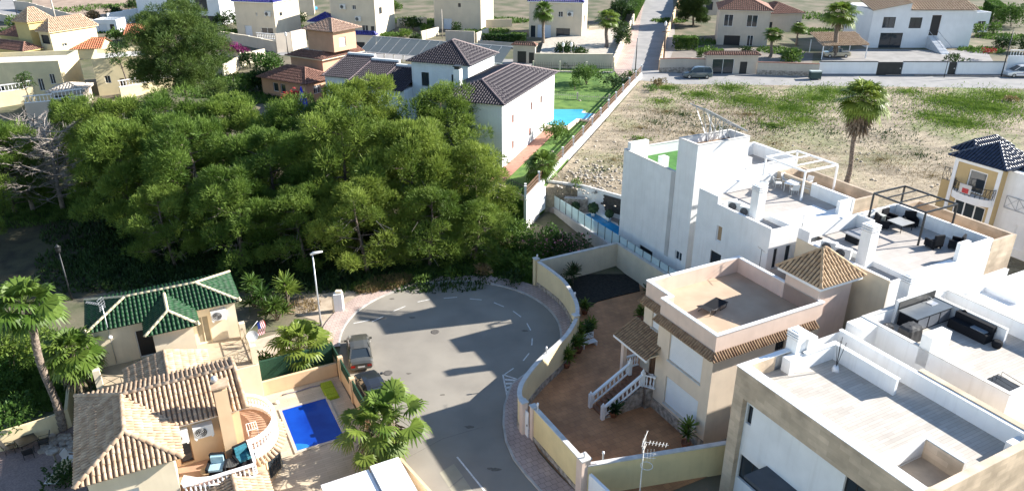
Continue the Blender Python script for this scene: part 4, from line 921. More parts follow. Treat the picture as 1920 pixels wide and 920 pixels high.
def tv_aerial(u, v, z, h, label, m=steel, ball=True, s=1.0, rz=0):
    r = thing('antenna', label, 'antenna', GR, u, v, z); b = MB(); b.tube([(u, v, z), (u, v, z+h)], .03); b.build('mast', m, r)
    b = MB(); c = Vector((u, v, z+h)); d = Vector((cos(rz), sin(rz), .15)).normalized(); sd2 = Vector((-sin(rz), cos(rz), 0)); up = Vector((0, 0, 1))
    b.tube([c-d*.1*s, c+d*1.1*s], .015, 5)
    for k in range(6): p = c+d*(.25+.15*k)*s; b.tube([p-sd2*.16*s, p+sd2*.16*s], .01, 4); b.tube([p-up*.1*s, p+up*.1*s], .01, 4)
    for zz in (-.35, -.2, -.05, .1, .25, .4): b.tube([c-d*.05*s-sd2*.32*s+up*zz*s+d*abs(zz)*.3, c-d*.05*s+sd2*.32*s+up*zz*s+d*abs(zz)*.3], .012, 4)
    for yy in (-.3, 0, .3): b.tube([c+sd2*yy*s-up*.38*s, c+sd2*yy*s+up*.42*s], .012, 4)
    b.build('grid_antenna', m, r)
    if ball: b = MB(); b.lathe((u, v, z+h*.45), [(.02, -.14), (.13, -.08), (.15, 0), (.13, .08), (.02, .14)], 10); b.build('ball_receiver', white2, r)
    return r
am1 = tv_aerial(-4.1, 51.3, 3.2, 4.6, 'tall aerial mast with grid head on the green roofed house cream wall', rz=2.6)
def dish(fr, u, v, z, az, label, R=.45, h=.6):
    r = thing('satellite_dish', label, 'satellite dish', fr, u, v, z); b = MB(); b.tube([(u, v, z), (u, v, z+h)], .03); b.build('pole', steel, r)
    d = Vector((cos(az)*cos(.5), sin(az)*cos(.5), sin(.5))); x = Vector((-sin(az), cos(az), 0)); y = d.cross(x); c = Vector((u, v, z+h)); b = MB(); rings = []
    for k in range(4):
        rr_ = R*k/3; rings.append([c+d*(.12*(k/3)**2)+(x*cos(t)+y*sin(t))*rr_ for t in np.linspace(0, 2*pi, 17)[:-1]])
    for k in range(3):
        for j in range(16): b.face([rings[k][j], rings[k][(j+1) % 16], rings[k+1][(j+1) % 16], rings[k+1][j]] if k else [rings[0][j], rings[1][(j+1) % 16], rings[1][j]], sm=True)
    b.build('reflector', mat('dish_grey', (.55, .55, .53), .5, .05), r); b = MB(); b.tube([c, c+d*.45], .015); b.build('arm', steel, r); return r
dish(GR, 4.75, 49.6, 3.3, -1.6, 'pale satellite dish on the right corner of the green roofed house', .4, .5)
# flag
fl = thing('flag', 'striped red and white flag with blue canton on a slanted pole', 'flag', GR, 4.7, 49.9, 4.0)
b = MB(); b.tube([(4.45, 49.9, 3.9), (5.3, 49.9, 4.75)], .02); b.build('flagpole', white2, fl)
b = MB()
for i in range(13):
    for j in range(6):
        x0, x1 = j/6, (j+1)/6; f = lambda s, t: (5.2+t*.55+.06*sin(s*5+t*6), 49.9+.08*sin(s*9), 4.65+t*.1-s*1.15)
        m_i = 2 if (i < 7 and j < 2.5) else (i % 2)
        b.face([f(x0, i/13), f(x1, i/13), f(x1, (i+1)/13), f(x0, (i+1)/13)], m_i)
b.build('cloth', [mat('flag_red', (.45, .02, .03), .9, .05), mat('flag_white', (.75, .74, .72), .9, .02), mat('flag_blue', (.01, .03, .18), .9, .05)], fl)

th = thing('tan_roof_house', 'peach house with sun bleached tan barrel tile roofs and a round balcony', 'house', GR, -5.5, 35.5, 0)
shell(th, -5.45, -1.45, 35.55, 42.9, 0, 5.85, creamlite, {'v-': [(-4.4, -3.3, 2.2, 4.6), (-3.2, -2.1, .3, 2.2)]}, name='front_wing_wall')
opening(th, 'v-', 35.55, (-4.4, -3.3, 2.2, 4.6), 'window', fm=white2, pm=white_f, mull=1, sill=creamlite)
b = MB(); wallface(b, 'v-', 38.3, -1.44, 2.3, 0, 5.85, [(-1.2, -.5, 3.1, 4.9)]); wallface(b, 'u+', 2.3, 38.3, 43.3, 0, 5.9, []); wallface(b, 'v+', 43.3, -5.4, 2.3, 0, 5.85, []); b.face([(2.3, 38.3, 5.85), (2.3, 43.3, 5.85), (2.3, 40.8, 6.75)]); b.build('rear_wing_wall', peach, th)
opening(th, 'v-', 38.3, (-1.2, -.5, 3.1, 4.9), 'door', fm=wood, pm=winglass, mull=0)
b = MB(); b.box(-5.75, -1.2, 35.25, 43.1, 5.852, 5.95); b.box(-1.19, 2.5, 38.0, 43.5, 5.852, 5.95); b.build('eave', white2, th)
t = MB()
e0, rz_ = 5.96, 7.0; L_ = -5.95; R_ = -.95; F_ = 35.05; B_ = 43.6
rf, rbk = (-3.45, 37.2, rz_), (-3.45, 40.8, rz_)
tiles(t, [(L_, F_, e0), (R_, F_, e0), rf], .25, .42, .085)
tiles(t, [(L_, B_, e0), (L_, F_, e0), rf, rbk], .25, .42, .085)
tiles(t, [(R_, F_, e0), (R_, 38.2, e0), rbk, rf], .25, .42, .085)
t_end = (2.55, 40.8, rz_)
tiles(t, [(R_, 37.9, e0), (2.7, 37.9, e0), t_end, rbk], .25, .42, .085)
tiles(t, [(2.7, B_, e0), (L_, B_, e0), rbk, t_end], .25, .42, .085)
for p, q in (((L_, F_, e0), rf), ((R_, F_, e0), rf), (rf, rbk), ((L_, B_, e0), rbk), (rbk, t_end), ((2.7, 37.85, e0), (2.62, 40.8, rz_)), ((2.62, 40.8, rz_), (2.7, 43.6, e0))): ridge(t, Vector(p)+Vector((0, 0, .07)), Vector(q)+Vector((0, 0, .07)), .13)
t.build('roof', [tant2, tanb2], th)
b = MB(); b.box(1.15, 1.85, 37.6, 38.28, 3.0, 7.7); ch = b.build('chimney', peach, th)
b = MB(); b.box(1.05, 1.95, 37.5, 38.38, 7.9, 8.0); b.box(1.2, 1.8, 37.65, 38.23, 7.7, 7.9); b.build('cap', tant2, ch)
b = MB(); b.lathe((1.3, 38.1, 8.0), [(.05, 0), (.17, .1), (.19, .25), (.12, .4), (.02, .46)], 12); solo('chimney_cowl', b, steel, GR, (1.3, 38.1, 8), 'round metal cowl on the peach chimney among the tan tiles', 'cowl')
# terrace, lower storey, round balcony
b = MB(); b.box(-1.44, 2.4, 35.4, 38.29, 0, 2.95); b.build('lower_storey', peach, th)
b = MB(); b.box(-1.43, 2.4, 35.5, 38.28, 2.951, 3.0); b.build('terrace_floor', mat('terracotta_floor', (.38, .235, .155), .85, .12, 2), th)
CB = (2.35, 39.9)
def el(k, n=28, a=2.05, bb=2.55, t0=-pi/2, t1=pi/2): return [(CB[0]+a*k*cos(t), CB[1]+bb*k*sin(t)) for t in np.linspace(t0, t1, n)]
b = MB(); b.prism(el(.88)+[(2.31, CB[1]+2), (2.31, CB[1]-2)], 0, 2.7); b.build('round_bay_wall', peach, th)
b = MB(); b.prism(el(1.0)+[(2.31, CB[1]+2.4), (2.31, CB[1]-2.4)], 2.7, 2.98, 0); fl_ = b.build('balcony_slab', white2, th)
b = MB(); b.prism(el(.9)+[(2.32, CB[1]+2.2), (2.32, CB[1]-2.2)], 2.981, 3.02, 0); b.build('balcony_floor', mat('terracotta_floor', (.38, .235, .155), .85, .12, 2), fl_)
b = MB(); o_ = el(1.0, 24); i_ = el(.9, 24)
for k in range(23):
    q4 = [o_[k], o_[k+1], i_[k+1], i_[k]]; b.prism(q4, 2.982, 3.25); b.prism(q4, 3.85, 4.02)
bs = el(.95, 30)
for (x, y) in bs: b.lathe((x, y, 3.25), [(r_*1.1, z_*.88) for r_, z_ in BPROF], 8, cap=False)
b.build('balustrade', white2, fl_)
b = MB()   # skirt of tiles under the balcony
for k in range(26):
    t_ = -pi/2+pi*(k+.5)/26; p = Vector((CB[0]+2.0*cos(t_), CB[1]+2.5*sin(t_), 2.68)); q = Vector((CB[0]+2.45*cos(t_), CB[1]+2.95*sin(t_), 2.42)); ridge(b, q, p, .1, 1.0)
b.build('tile_skirt', tant2, th)
ww = thing('arched_window', 'x', 'x', GR, 0, 0, 0); bpy.data.objects.remove(ww)
b = MB(); cxw = Vector((CB[0]+1.80*cos(-.75), CB[1]+2.24*sin(-.75), 0)); nx = Vector((cos(-.85), sin(-.85), 0)); tx = Vector((-nx.y, nx.x, 0))
def arch(mb, w_, z0, z1, off, m=None):
    pts = [(-w_, z0), (w_, z0), (w_, z1)]+[(w_*cos(t), z1+w_*sin(t)) for t in np.linspace(.2, pi-.2, 8)]+[(-w_, z1)]
    fr_ = [cxw+nx*off+tx*a+Vector((0, 0, z)) for a, z in pts]; bk = [cxw+nx*(off-.25)+tx*a+Vector((0, 0, z)) for a, z in pts]
    mb.face(fr_, m)
    for i in range(len(pts)): j = (i+1) % len(pts); mb.face([fr_[j], fr_[i], bk[i], bk[j]], m)
arch(b, .66, .4, 1.75, .08); wf = b.build('arched_window', creamcap, th); b = MB(); arch(b, .54, .5, 1.72, .10); b.build('pane', winglass, wf)
b = MB()
for k in range(7): a = -.45+.15*k; b.tube([tuple(cxw+nx*.2+tx*a+Vector((0, 0, .55))), tuple(cxw+nx*.28+tx*a+Vector((0, 0, .9))), tuple(cxw+nx*.12+tx*a+Vector((0, 0, 2.05)))], .018, 5)
b.build('window_bars', darkmetal, wf)
b = MB(); balusters(b, (2.45, 35.7), (2.45, 37.4), 3.0, .85, .2, 7); balusters(b, (-1.3, 35.55), (2.4, 35.55), 3.0, .8, .22, 7); b.build('terrace_balustrade', white2, th)
# lower porch roof and middle roof
t = MB(); e1 = 2.95
tiles(t, [(3.0, 31.0, 2.6), (3.0, 36.0, 2.6), (1.2, 35.6, 3.5), (1.2, 31.0, 3.5)], .25, .42, .085); tiles(t, [(-2.6, 36.0, 2.4), (-2.6, 31.0, 2.4), (1.2, 31.0, 3.5), (1.2, 35.6, 3.5)], .25, .42, .085)
ridge(t, (1.2, 31, 3.57), (1.2, 35.6, 3.57), .13); ridge(t, (1.2, 35.6, 3.57), (3.0, 36, 2.67), .13); ridge(t, (1.2, 35.6, 3.57), (-2.6, 36, 2.47), .13)
t.build('porch_roof', [tant2, tanb2], th)
b = MB(); b.box(-2.4, 2.8, 31.2, 35.35, 0, 2.3); b.build('porch_wall', peach, th)
t = MB()
tiles(t, [(3.7, 31.2, 1.6), (3.7, 33.8, 1.6), (2.9, 33.8, 2.3), (2.9, 31.2, 2.3)], .25, .42, .085); t.build('porch_eave_roof', [tant2, tanb2], th)
gar = thing('porch_roof_block', 'small tan tiled hip roof between the green roof and the long tan ridge', 'roof', GR, -3.4, 44.2, 0)
b = MB(); b.box(-3.2, 1.2, 44.4, 47.6, 0, 4.35); b.build('wall', creamlite, gar)
t = MB(); ra, rb2 = (-1.0, 47.9, 5.15), (-1.0, 44.0, 5.15)
tiles(t, [(-3.55, 47.9, 4.4), (-3.55, 44.0, 4.4), rb2, ra], .25, .42, .085); tiles(t, [(1.55, 44.0, 4.4), (1.55, 47.9, 4.4), ra, rb2], .25, .42, .085)
ridge(t, rb2, Vector(ra)+Vector((0, 0, .07)), .12); ridge(t, (-3.6, 47.9, 4.47), (-1, 47.9, 5.22), .12); ridge(t, (1.6, 47.9, 4.47), (-1, 47.9, 5.22), .12); t.build('roof', [tant2, tanb2], gar)
for i, u in enumerate((-1.05, .25)): ac_unit(GR, u, 38.05, 4.75, 0, ('air conditioner on the peach terrace wall, left one, partly behind the roof edge', 'air conditioner on the peach terrace wall, right one with its round fan in full view')[i], 'air conditioners on the peach terrace wall', 1.25)
bluec = mat('pale_blue_cushion', (.30, .45, .52), .9, .08, 6)
wicker(GR, .55, 36.7, 3.0, radians(-20), 'dark wicker armchair with pale blue cushion against the peach wall', 'terrace armchairs at the peach house', cushion=bluec, s=1.15)
wicker(GR, 2.0, 36.9, 3.0, radians(15), 'dark wicker armchair with turquoise patterned cushions beside the white balustrade', 'terrace armchairs at the peach house', cushion=mat('turquoise_cushion', (.03, .17, .22), .9, .3, 8), s=1.15)
tt = thing('side_table', 'round slatted dark table between the two wicker armchairs', 'table', GR, 1.3, 36.6, 3.0); b = MB(); b.lathe((1.3, 36.6, 3.55), [(.42, 0), (.42, .04)], 20)
for k in range(6): b.box(.98+k*.12, 1.02+k*.12, 36.25, 36.95, 3.592, 3.605)
b.build('tabletop', mat('grey_slats', (.09, .09, .085), .6, .2), tt)
for k in range(3): b = MB(); t_ = k*2.1; b.tube([(1.3+.1*cos(t_), 36.6+.1*sin(t_), 3.55), (1.3+.32*cos(t_), 36.6+.32*sin(t_), 3.0)], .02); b.build('leg', darkmetal, tt)
frame_lounger(-.35, 36.0, 3.0, radians(160), 'pale pink sun lounger on the peach house terrace behind the ribbed tile roof', mat('pink_sling', (.55, .38, .33), .9, .05), white_f)
m_ = MB(); m_.lathe((.0, 36.75, 3.0), [(.3, 0), (.33, .4), (.36, .42)], 16); solo('round_stool', m_, mat('tan_wicker', (.40, .27, .15), .8, .2, 10), GR, (0, 36.75, 3), 'round tan stool below the wall air conditioners', 'stool')
dr = thing('drying_rack', 'small white folding rack on the round balcony', 'drying rack', GR, 2.9, 39.2, 3.02); b = MB()
for k in range(5): b.tube([(2.6+k*.14, 38.8, 3.75), (2.6+k*.14, 39.5, 3.75)], .012, 4)
for (x_, y_) in ((2.6, 38.8), (3.16, 38.8), (2.6, 39.5), (3.16, 39.5)): b.tube([(x_, y_, 3.02), (x_, y_, 3.75)], .018, 4)
b.tube([(2.6, 38.8, 3.75), (3.16, 38.8, 3.75)], .018, 4); b.tube([(2.6, 39.5, 3.75), (3.16, 39.5, 3.75)], .018, 4)
b.build('frame', white2, dr)

# ================================================ POOL GARDEN
poold = mat('pool_water_blue', (.002, .028, .26), .1, .12, .35, col2=(.006, .07, .46), spec=.5, bump=.12, bscale=2.2)
b = MB(); b.prism([(4.0, 35.7), (10.0, 35.7), (10.0, 47.3), (3.0, 47.3), (3.0, 38)], .014, .1); struct('pool_deck', b, plank2, GR)
b = MB(); b.box(5.4, 8.45, 40.2, 44.95, .101, .13); struct('water', b, poold, GR)
b = MB(); b.prism([(5.42, 40.22), (6.3, 40.22), (6.1, 40.6), (5.75, 40.85), (5.42, 41.0)], .131, .136); struct('pool_step', b, mat('pool_step_blue', (.02, .17, .52), .15, .1, 1), GR)
b = MB(); ring(b, 5.2, 8.65, 40.0, 45.15, .1, .17, .2); struct('pool_edge', b, mat('pool_coping', (.50, .44, .36), .8, .1, 3), GR)
gwr = seg_wall('roadside_wall', [(10.15, 49.6), (10.3, 36.2)], 0, 1.15, .2, peach, None, 'peach wall with green screens between the parked cars and the blue pool')
scr = mat('green_screen', (.008, .045, .022), .95, .35, 12)
for k, (v0, v1) in enumerate(((46.9, 49.2), (43.9, 46.5), (40.6, 43.5), (37.0, 40.2))): b = MB(); b.box(10.1, 10.2, v0, v1, 1.16, 2.0); b.build('screen', scr, gwr)
for v in (49.5, 46.7, 43.7, 40.4): b = MB(); b.box(10.0, 10.35, v-.17, v+.17, 0, 2.1); b.build('pillar', peach, gwr)
gwb = seg_wall('pool_wall', [(3.2, 47.45), (10.0, 47.45)], 0, 1.2, .22, peach, None, 'peach wall behind the blue pool, sunlit in front of a green screen hedge')
b = MB(); b.box(3.2, 10.0, 48.3, 48.5, 0, 2.3); solo('screen_hedge', b, scr, GR, (3.2, 48.3, 0), 'long dark green artificial hedge screen behind the pool wall', 'hedge screen')
lm = thing('pool_mat', 'bright lime green folded lounger mat in the pool deck corner', 'lounger', GR, 8.9, 45.9, .1); b = MB()
for k in range(5): b.box(8.55, 9.35, 44.7+k*.42, 45.1+k*.42, .12, .26+.02*(k % 2))
b.box(8.5, 9.4, 44.6, 46.85, .1, .13); b.build('cushion', mat('lime_fabric', (.30, .38, .02), .9, .2, 14), lm)
m_ = MB(); m_.tube([(5.8+k*.42, 46.75+.04*sin(k*1.7), .13) for k in range(8)], .06); solo('garden_hose', m_, mat('grey_hose', (.22, .2, .22), .6, .2, 9), GR, (5.8, 46.75, .1), 'long grey hose roller lying along the pool wall', 'hose')
m_ = MB(); m_.lathe((5.3, 46.0, .1), [(.15, 0), (.14, .14), (.05, .2)], 10); solo('pool_float', m_, white2, GR, (5.3, 46, .1), 'small white pool float dispenser on the deck near the hose', 'pool float')
m_ = MB(); m_.box(9.2, 9.8, 36.0, 37.2, .1, .5); m_.box(9.25, 9.35, 36.0, 37.2, .5, .9); solo('garden_bench', m_, wood, GR, (9.5, 36.5, .1), 'dark wooden bench in the shade beneath the twin palms', 'bench')
# white flat garage
ga = thing('white_garage', 'flat white roof annex beneath the twin palms at the bottom edge', 'garage', GR, 5.6, 28, 0)
b = MB(); b.box(5.6, 9.9, 26, 33.3, 0, 2.6); b.build('wall', white, ga); b = MB(); b.box(5.45, 8.2, 26, 33.45, 2.6, 2.75); b.box(8.3, 10.0, 26, 33.5, 2.6, 2.9); b.build('roof', white2, ga)
seg_wall('annex_wall', [(10.35, 35.9), (11.3, 30)], 0, 1.6, .18, peach, None, 'peach wall with a wooden gate beside the white annex, at the road edge')
for i, (u, v) in enumerate(((10.7, 32.9), (10.85, 32.2))): ballbush(GR, u-.7, v, .1, ('green potted plant at the right side of the white annex, upper one', 'green potted plant at the right side of the white annex, lower one')[i], 'pots by the white annex', .25)
# left garden
pinkgravel = mat('pink_gravel', (.20, .15, .135), 1, .25, 9, col2=(.29, .22, .20), bump=.5, bscale=25)
b = MB(); b.prism([GR.at(x, y, 0)[:2] for x, y in [(-60, 830), (0, 812), (60, 795), (120, 772), (150, 800), (170, 960), (-60, 1000)]], -.1, .03); struct('gravel_yard', b, pinkgravel, GR)
gl = [GR.at(x, y, 0)[:2] for x, y in [(-60, 860), (10, 843), (60, 828), (100, 815), (133, 800), (138, 745)]]
seg_wall('garden_wall', gl, 0, 1.45, .2, garden_wall_m, None, 'low yellow wall behind the shaded gravel yard at lower left')
rk = MB(); rr = random.Random(3)
for k in range(60):
    q = GR.at(80+rr.random()*60, 818+rr.random()*30, 0); s_ = rr.uniform(.12, .3)
    rk.lathe((q.x, q.y, 0), [(s_*rr.uniform(.8, 1.1), -.02), (s_, s_*.5), (s_*.5, s_*.9)], 6)
o = solo('rock_border', rk, rubble, GR, (rk.v[0][0], rk.v[0][1], 0), 'heap of pale rocks around the foot of the tall palm', 'rocks'); o['kind'] = 'stuff'
q = GR.at(55, 840, 0); table(GR, q.x, q.y, 0, 1.1, 1.1, .4, 'dark square garden table in the shaded gravel yard', darkmetal, darkmetal)
for i, (dx, dy, rz, l) in enumerate(((-1, .1, 90, 'dark garden chair left of the dark garden table'), (.9, -.2, -90, 'dark garden chair right of the dark garden table'), (.1, -1, 180, 'dark garden chair in front of the dark garden table'))): slat_chair(GR, q.x+dx, q.y+dy, 0, radians(rz), l, darkmetal, 'chairs in the gravel yard')
q = GR.at(115, 893, 0); frame_lounger(q.x, q.y, 0, radians(60), 'cream reclining lounger in the gravel yard by the tan roofed house', mat('cream_sling', (.5, .42, .25), .9, .05), white_f)
q = GR.at(136, 868, 0); slat_chair(GR, q.x, q.y, 0, radians(60), 'white plastic chair in the gravel yard next to the house wall', white_f)
q = GR.at(107, 870, 0); m_ = MB(); m_.lathe((q.x, q.y, 0), [(.25, 0), (.07, .1), (.06, .9), (.38, 1.0), (.40, 1.1), (.1, 1.05)], 12); solo('birdbath', m_, rubble, GR, (q.x, q.y, 0), 'stone birdbath on a stem in the gravel yard', 'birdbath')

# ================================================ STREET THINGS
def street_lamp(x, y, h, label, m=steel, arm=(.9, .15), kind=0):
    g = G(x, y); r = thing('street_lamp', label, 'street lamp', W0, g.x, g.y, g.z); b = MB()
    b.tube([(g.x, g.y, g.z), (g.x, g.y, g.z+1.0), (g.x, g.y, g.z+h)], [.10, .075, .05], 10); b.build('pole', m, r)
    if kind == 0: b = MB(); b.tube([(g.x-.15, g.y, g.z+h-.05), (g.x+.1, g.y, g.z+h+.08), (g.x+.8, g.y+.1, g.z+h+.18)], [.09, .13, .07], 8); b.build('lamp_head', mat('lamp_head_white', (.7, .7, .7), .5, .05), r)
    else: b = MB(); b.lathe((g.x, g.y, g.z+h), [(.04, 0), (.18, .1), (.22, .4), (.16, .55), (.28, .56), (.1, .72), (.02, .85)], 10); b.build('lantern', m if kind == 1 else white2, r)
    return r
street_lamp(602, 610, 6.6, 'tall grey street lamp with a white head at the edge of the turning circle')
street_lamp(135, 562, 4.6, 'black lantern street lamp in the deep shade behind the green roof', darkmetal, kind=1)
g = P(637, 583); cp = thing('utility_pillar', 'white concrete pillar with a stepped top beside the pavement', 'pillar', W0, g.x, g.y, 0)
b = MB(); b.prism([(g.x-.35, g.y-.35), (g.x+.35, g.y-.2), (g.x+.35, g.y+.35), (g.x-.35, g.y+.3)], 0, 1.75); b.build('shaft', white, cp); b = MB(); b.box(g.x-.5, g.x-.36, g.y-.3, g.y+.2, 0, 1.4); b.box(g.x-.2, g.x+.3, g.y-.1, g.y+.3, 1.752, 1.95); b.build('cap', creamlite, cp)

# big TV mast in the foreground (rises from below the picture)
mu = GR.at(1200, 917, 3.4)
tv = tv_aerial(mu.x, mu.y, 0, 6.6, 'tall thin white aerial mast in front of the brown tiled yard', mat('aerial_white', (.62, .6, .56), .6, .1), False, 1.15, rz=-.9)
b = MB(); q = mu
b.tube([(q.x+.32*cos(t)+.3, q.y+.32*sin(t), 4.9) for t in np.linspace(0, 2*pi, 19)], .018, 5); b.tube([(q.x, q.y, 4.9), (q.x+.0, q.y, 4.9)], .01)
for zz in (5.5, 5.8): b.tube([(q.x-.05, q.y, zz+.1), (q.x+.6, q.y-.3, zz)], .015, 5)
for k in range(3): b.tube([(q.x+.2+.15*k, q.y-.1-.07*k, 5.3), (q.x+.2+.15*k, q.y-.1-.07*k, 6.1)], .012, 4)
b.build('ring_antenna', mat('aerial_white', (.62, .6, .56), .6, .1), tv)

# ------------------------------------------------ cars
tyre = mat('tyre_rubber', (.012, .012, .013), .8, .1); rimm = mat('wheel_rim', (.40, .41, .42), .35, .1, metal=.7); redl = glass('tail_lamp_red', (.35, .015, .01), .15); headl = glass('headlamp_clear', (.6, .62, .65), .08)
platem = mat('number_plate', (.7, .7, .68), .6, .03)
def paint(name, c): return mat(name, c, .28, .05, 3, metal=.35, coat=.6)
def car(name, label, cat, pos, rz, L, W, Hh, prof, glassprof, pm, z=0, group=None, extra=None):
    """prof: list of (x, zbelt) deck outline nose->tail; glassprof: (x, zroof) cabin outline, x from nose=0 to L"""
    r = thing(name, label, cat, W0, pos[0], pos[1], pos[2], group); r.rotation_euler = (0, 0, rz); r['o'] = (0, 0, 0)
    cl, hw = .2, W/2
    def zdeck(x):
        for (x0, z0), (x1, z1) in zip(prof, prof[1:]):
            if x0 <= x <= x1: return z0+(z1-z0)*(x-x0)/(x1-x0)
        return prof[-1][1]
    xs = sorted(set([p[0] for p in prof]+[L*k/22 for k in range(23)])); b = MB(); rings = []
    for x in xs:
        t = x/L; nar = 1-.16*max(0, (.12-t)/.12)**2-.12*max(0, (t-.9)/.1)**2; zd = zdeck(x); w_ = hw*nar; zl = cl+.08*max(0, (.06-t)/.06)+.1*max(0, (t-.94)/.06)
        rings.append([(x, y, zz) for y, zz in ((-w_*.86, zl), (-w_, zl+.12), (-w_, zl+(zd-zl)*.55), (-w_*.97, zd-.09), (-w_*.86, zd-.005), (-w_*.4, zd+.025), (w_*.4, zd+.025), (w_*.86, zd-.005), (w_*.97, zd-.09), (w_, zl+(zd-zl)*.55), (w_, zl+.12), (w_*.86, zl))])
    for i in range(len(rings)-1):
        for j in range(11): b.face([rings[i][j], rings[i][j+1], rings[i+1][j+1], rings[i+1][j]], sm=True)
        b.face([rings[i][11], rings[i][0], rings[i+1][0], rings[i+1][11]])
    b.face(rings[0]); b.face(rings[-1][::-1]); body = b.build('body', pm, r)
    # cabin: glass band with painted roof and pillars
    gx = [g_[0] for g_ in glassprof]; gz_ = [g_[1] for g_ in glassprof]; g = MB(); k = len(glassprof)
    def sec(i, f=1.0): x, z_ = glassprof[i]; top = z_ > Hh-.25; w_ = hw*(.70 if z_ > Hh-.2 else .88)*f; return (x, w_, z_)
    S = [sec(i) for i in range(k)]
    for i in range(k-1):
        (x0, w0_, z0), (x1, w1_, z1) = S[i], S[i+1]; roof = z0 > Hh-.2 and z1 > Hh-.2
        if roof: continue
        g.face([(x0, -w0_*.93, z0), (x0, w0_*.93, z0), (x1, w1_*.93, z1), (x1, -w1_*.93, z1)][::-1])
    for s_ in (-1, 1):
        q = [(x, s_*w_*1.0, z_) for x, w_, z_ in S]; g.face(q if s_ > 0 else q[::-1])
    g.build('windows', winglass, r)
    rt = MB(); R0 = [i for i in range(k) if S[i][2] > Hh-.2]
    for a in range(len(R0)-1):
        (x0, w0_, z0), (x1, w1_, z1) = S[R0[a]], S[R0[a+1]]
        P_ = [(x0, -w0_*1.03, z0), (x0, -w0_*.6, z0+.045), (x0, w0_*.6, z0+.045), (x0, w0_*1.03, z0)]; Q_ = [(x1, -w1_*1.03, z1), (x1, -w1_*.6, z1+.045), (x1, w1_*.6, z1+.045), (x1, w1_*1.03, z1)]
        for j in range(3): rt.face([P_[j], P_[j+1], Q_[j+1], Q_[j]], sm=True)
        rt.face([P_[3], P_[0], Q_[0], Q_[3]])
    rf_, rl_ = S[R0[0]], S[R0[-1]]
    for s_ in (-1, 1):
        rt.bar((S[0][0], s_*S[0][1]*.97, S[0][2]), (rf_[0], s_*rf_[1]*1.0, rf_[2]), .07); rt.bar((S[-1][0], s_*S[-1][1]*.97, S[-1][2]), (rl_[0], s_*rl_[1]*1.0, rl_[2]), .10); mx_ = (rf_[0]+rl_[0])/2+.1
        rt.bar((mx_, s_*(rf_[1]+.02), Hh-.02), (mx_, s_*hw*.885, zdeck(mx_)), .07); rt.bar((rf_[0], s_*rf_[1]*1.02, rf_[2]), (rl_[0], s_*rl_[1]*1.02, rl_[2]), .05)
    rt.build('roof', pm, r)
    for x in (L*.19, L*.80):
        for s_ in (-1, 1):
            m_ = MB(); m_.tube([(x, s_*(hw-.22), .32), (x, s_*(hw+.01), .32)], .32, 18); wl = m_.build('wheel', tyre, r); m_ = MB(); m_.tube([(x, s_*(hw), .32), (x, s_*(hw+.02), .32)], .2, 14); m_.build('rim', rimm, wl)
    for s_ in (-1, 1):
        m_ = MB(); m_.box(L-.12, L+.012, s_*hw*.5, s_*hw*.86, zdeck(L)-.28, zdeck(L)-.1); m_.build('tail_lamp', redl, r)
        m_ = MB(); m_.box(-.012, .18, s_*hw*.5, s_*hw*.82, zdeck(0)-.16, zdeck(0)-.02); m_.build('headlight', headl, r)
        m_ = MB(); m_.box(L*.27, L*.27+.12, s_*(hw-.02), s_*(hw+.17), zdeck(L*.3)-.02, zdeck(L*.3)+.12); m_.build('wing_mirror', pm, r)
    m_ = MB(); m_.box(L, L+.015, -.26, .26, zdeck(L)-.32, zdeck(L)-.2); m_.build('number_plate', platem, r)
    # origin at nose: shift children so the root sits mid-car
    for c in children(r): c.location = (-L/2, 0, 0)
    return r
sed = [(0, .62), (.15, .72), (1.2, .92), (3.6, .98), (4.45, .95), (4.55, .78)]
sedg = [(1.15, .93), (1.75, 1.38), (2.3, 1.45), (3.0, 1.42), (3.3, 1.34), (4.0, .98)]
def mid(a, b): return ((a[0]+b[0])/2, (a[1]+b[1])/2, 0)
hd = atan2(-(51.2-47.4), -(-12.25+11.2)) # tail direction (+x is the tail)
car('parked_car', 'beige grey saloon car parked on the turning circle, seen from behind', 'car', (-11.85, 49.35, .012), atan2(47.4-51.25, -11.2+12.2), 4.55, 1.80, 1.45, sed, sedg, paint('beige_car_paint', (.115, .112, .098)))
car('parked_car', 'dark car half hidden under the fan palm beside the peach wall', 'car', (-9.95, 44.35, .012), atan2(42.4-46.2, -9.0+10.9), 4.4, 1.78, 1.45, sed, sedg, paint('dark_car_paint', (.035, .04, .05)))
mpv = [(0, .7), (.1, .85), (.95, 1.05), (4.15, 1.08), (4.3, .9)]; mpvg = [(.75, 1.03), (1.6, 1.66), (2.2, 1.78), (3.8, 1.76), (4.05, 1.62), (4.22, 1.05)]
g = G(1307, 146); car('parked_car', 'blue grey people carrier parked beside the stone wall across the upper road', 'car', (g.x, g.y, g.z+.012), radians(-2), 4.6, 1.85, 1.8, [(x*4.6/4.3, z_) for x, z_ in mpv], [(x*4.6/4.3, z_) for x, z_ in mpvg], paint('bluegrey_car_paint', (.09, .12, .14)))
g = G(1905, 144); vn = car('parked_van', 'white van with small red and blue markings at the right end of the upper road', 'van', (g.x+.6, g.y, g.z+.012), radians(-3), 4.8, 1.9, 1.9, [(x*4.8/4.3, z_) for x, z_ in mpv], [(x*4.8/4.3, z_+.08) for x, z_ in mpvg], paint('white_van_paint', (.70, .71, .73)))
m_ = MB(); m_.box(1.2, 2.6, -.965, -.955, .62, .70, 0); m_.box(2.2, 3.6, -.965, -.955, .80, .86, 1); m_.box(3.2, 4.3, -.965, -.955, .66, .72, 0); o = m_.build('livery_stripe', [mat('stripe_blue', (.05, .08, .3), .4, .05), mat('stripe_red', (.5, .03, .04), .4, .05)], vn); o.location = (-2.4, 0, 0)

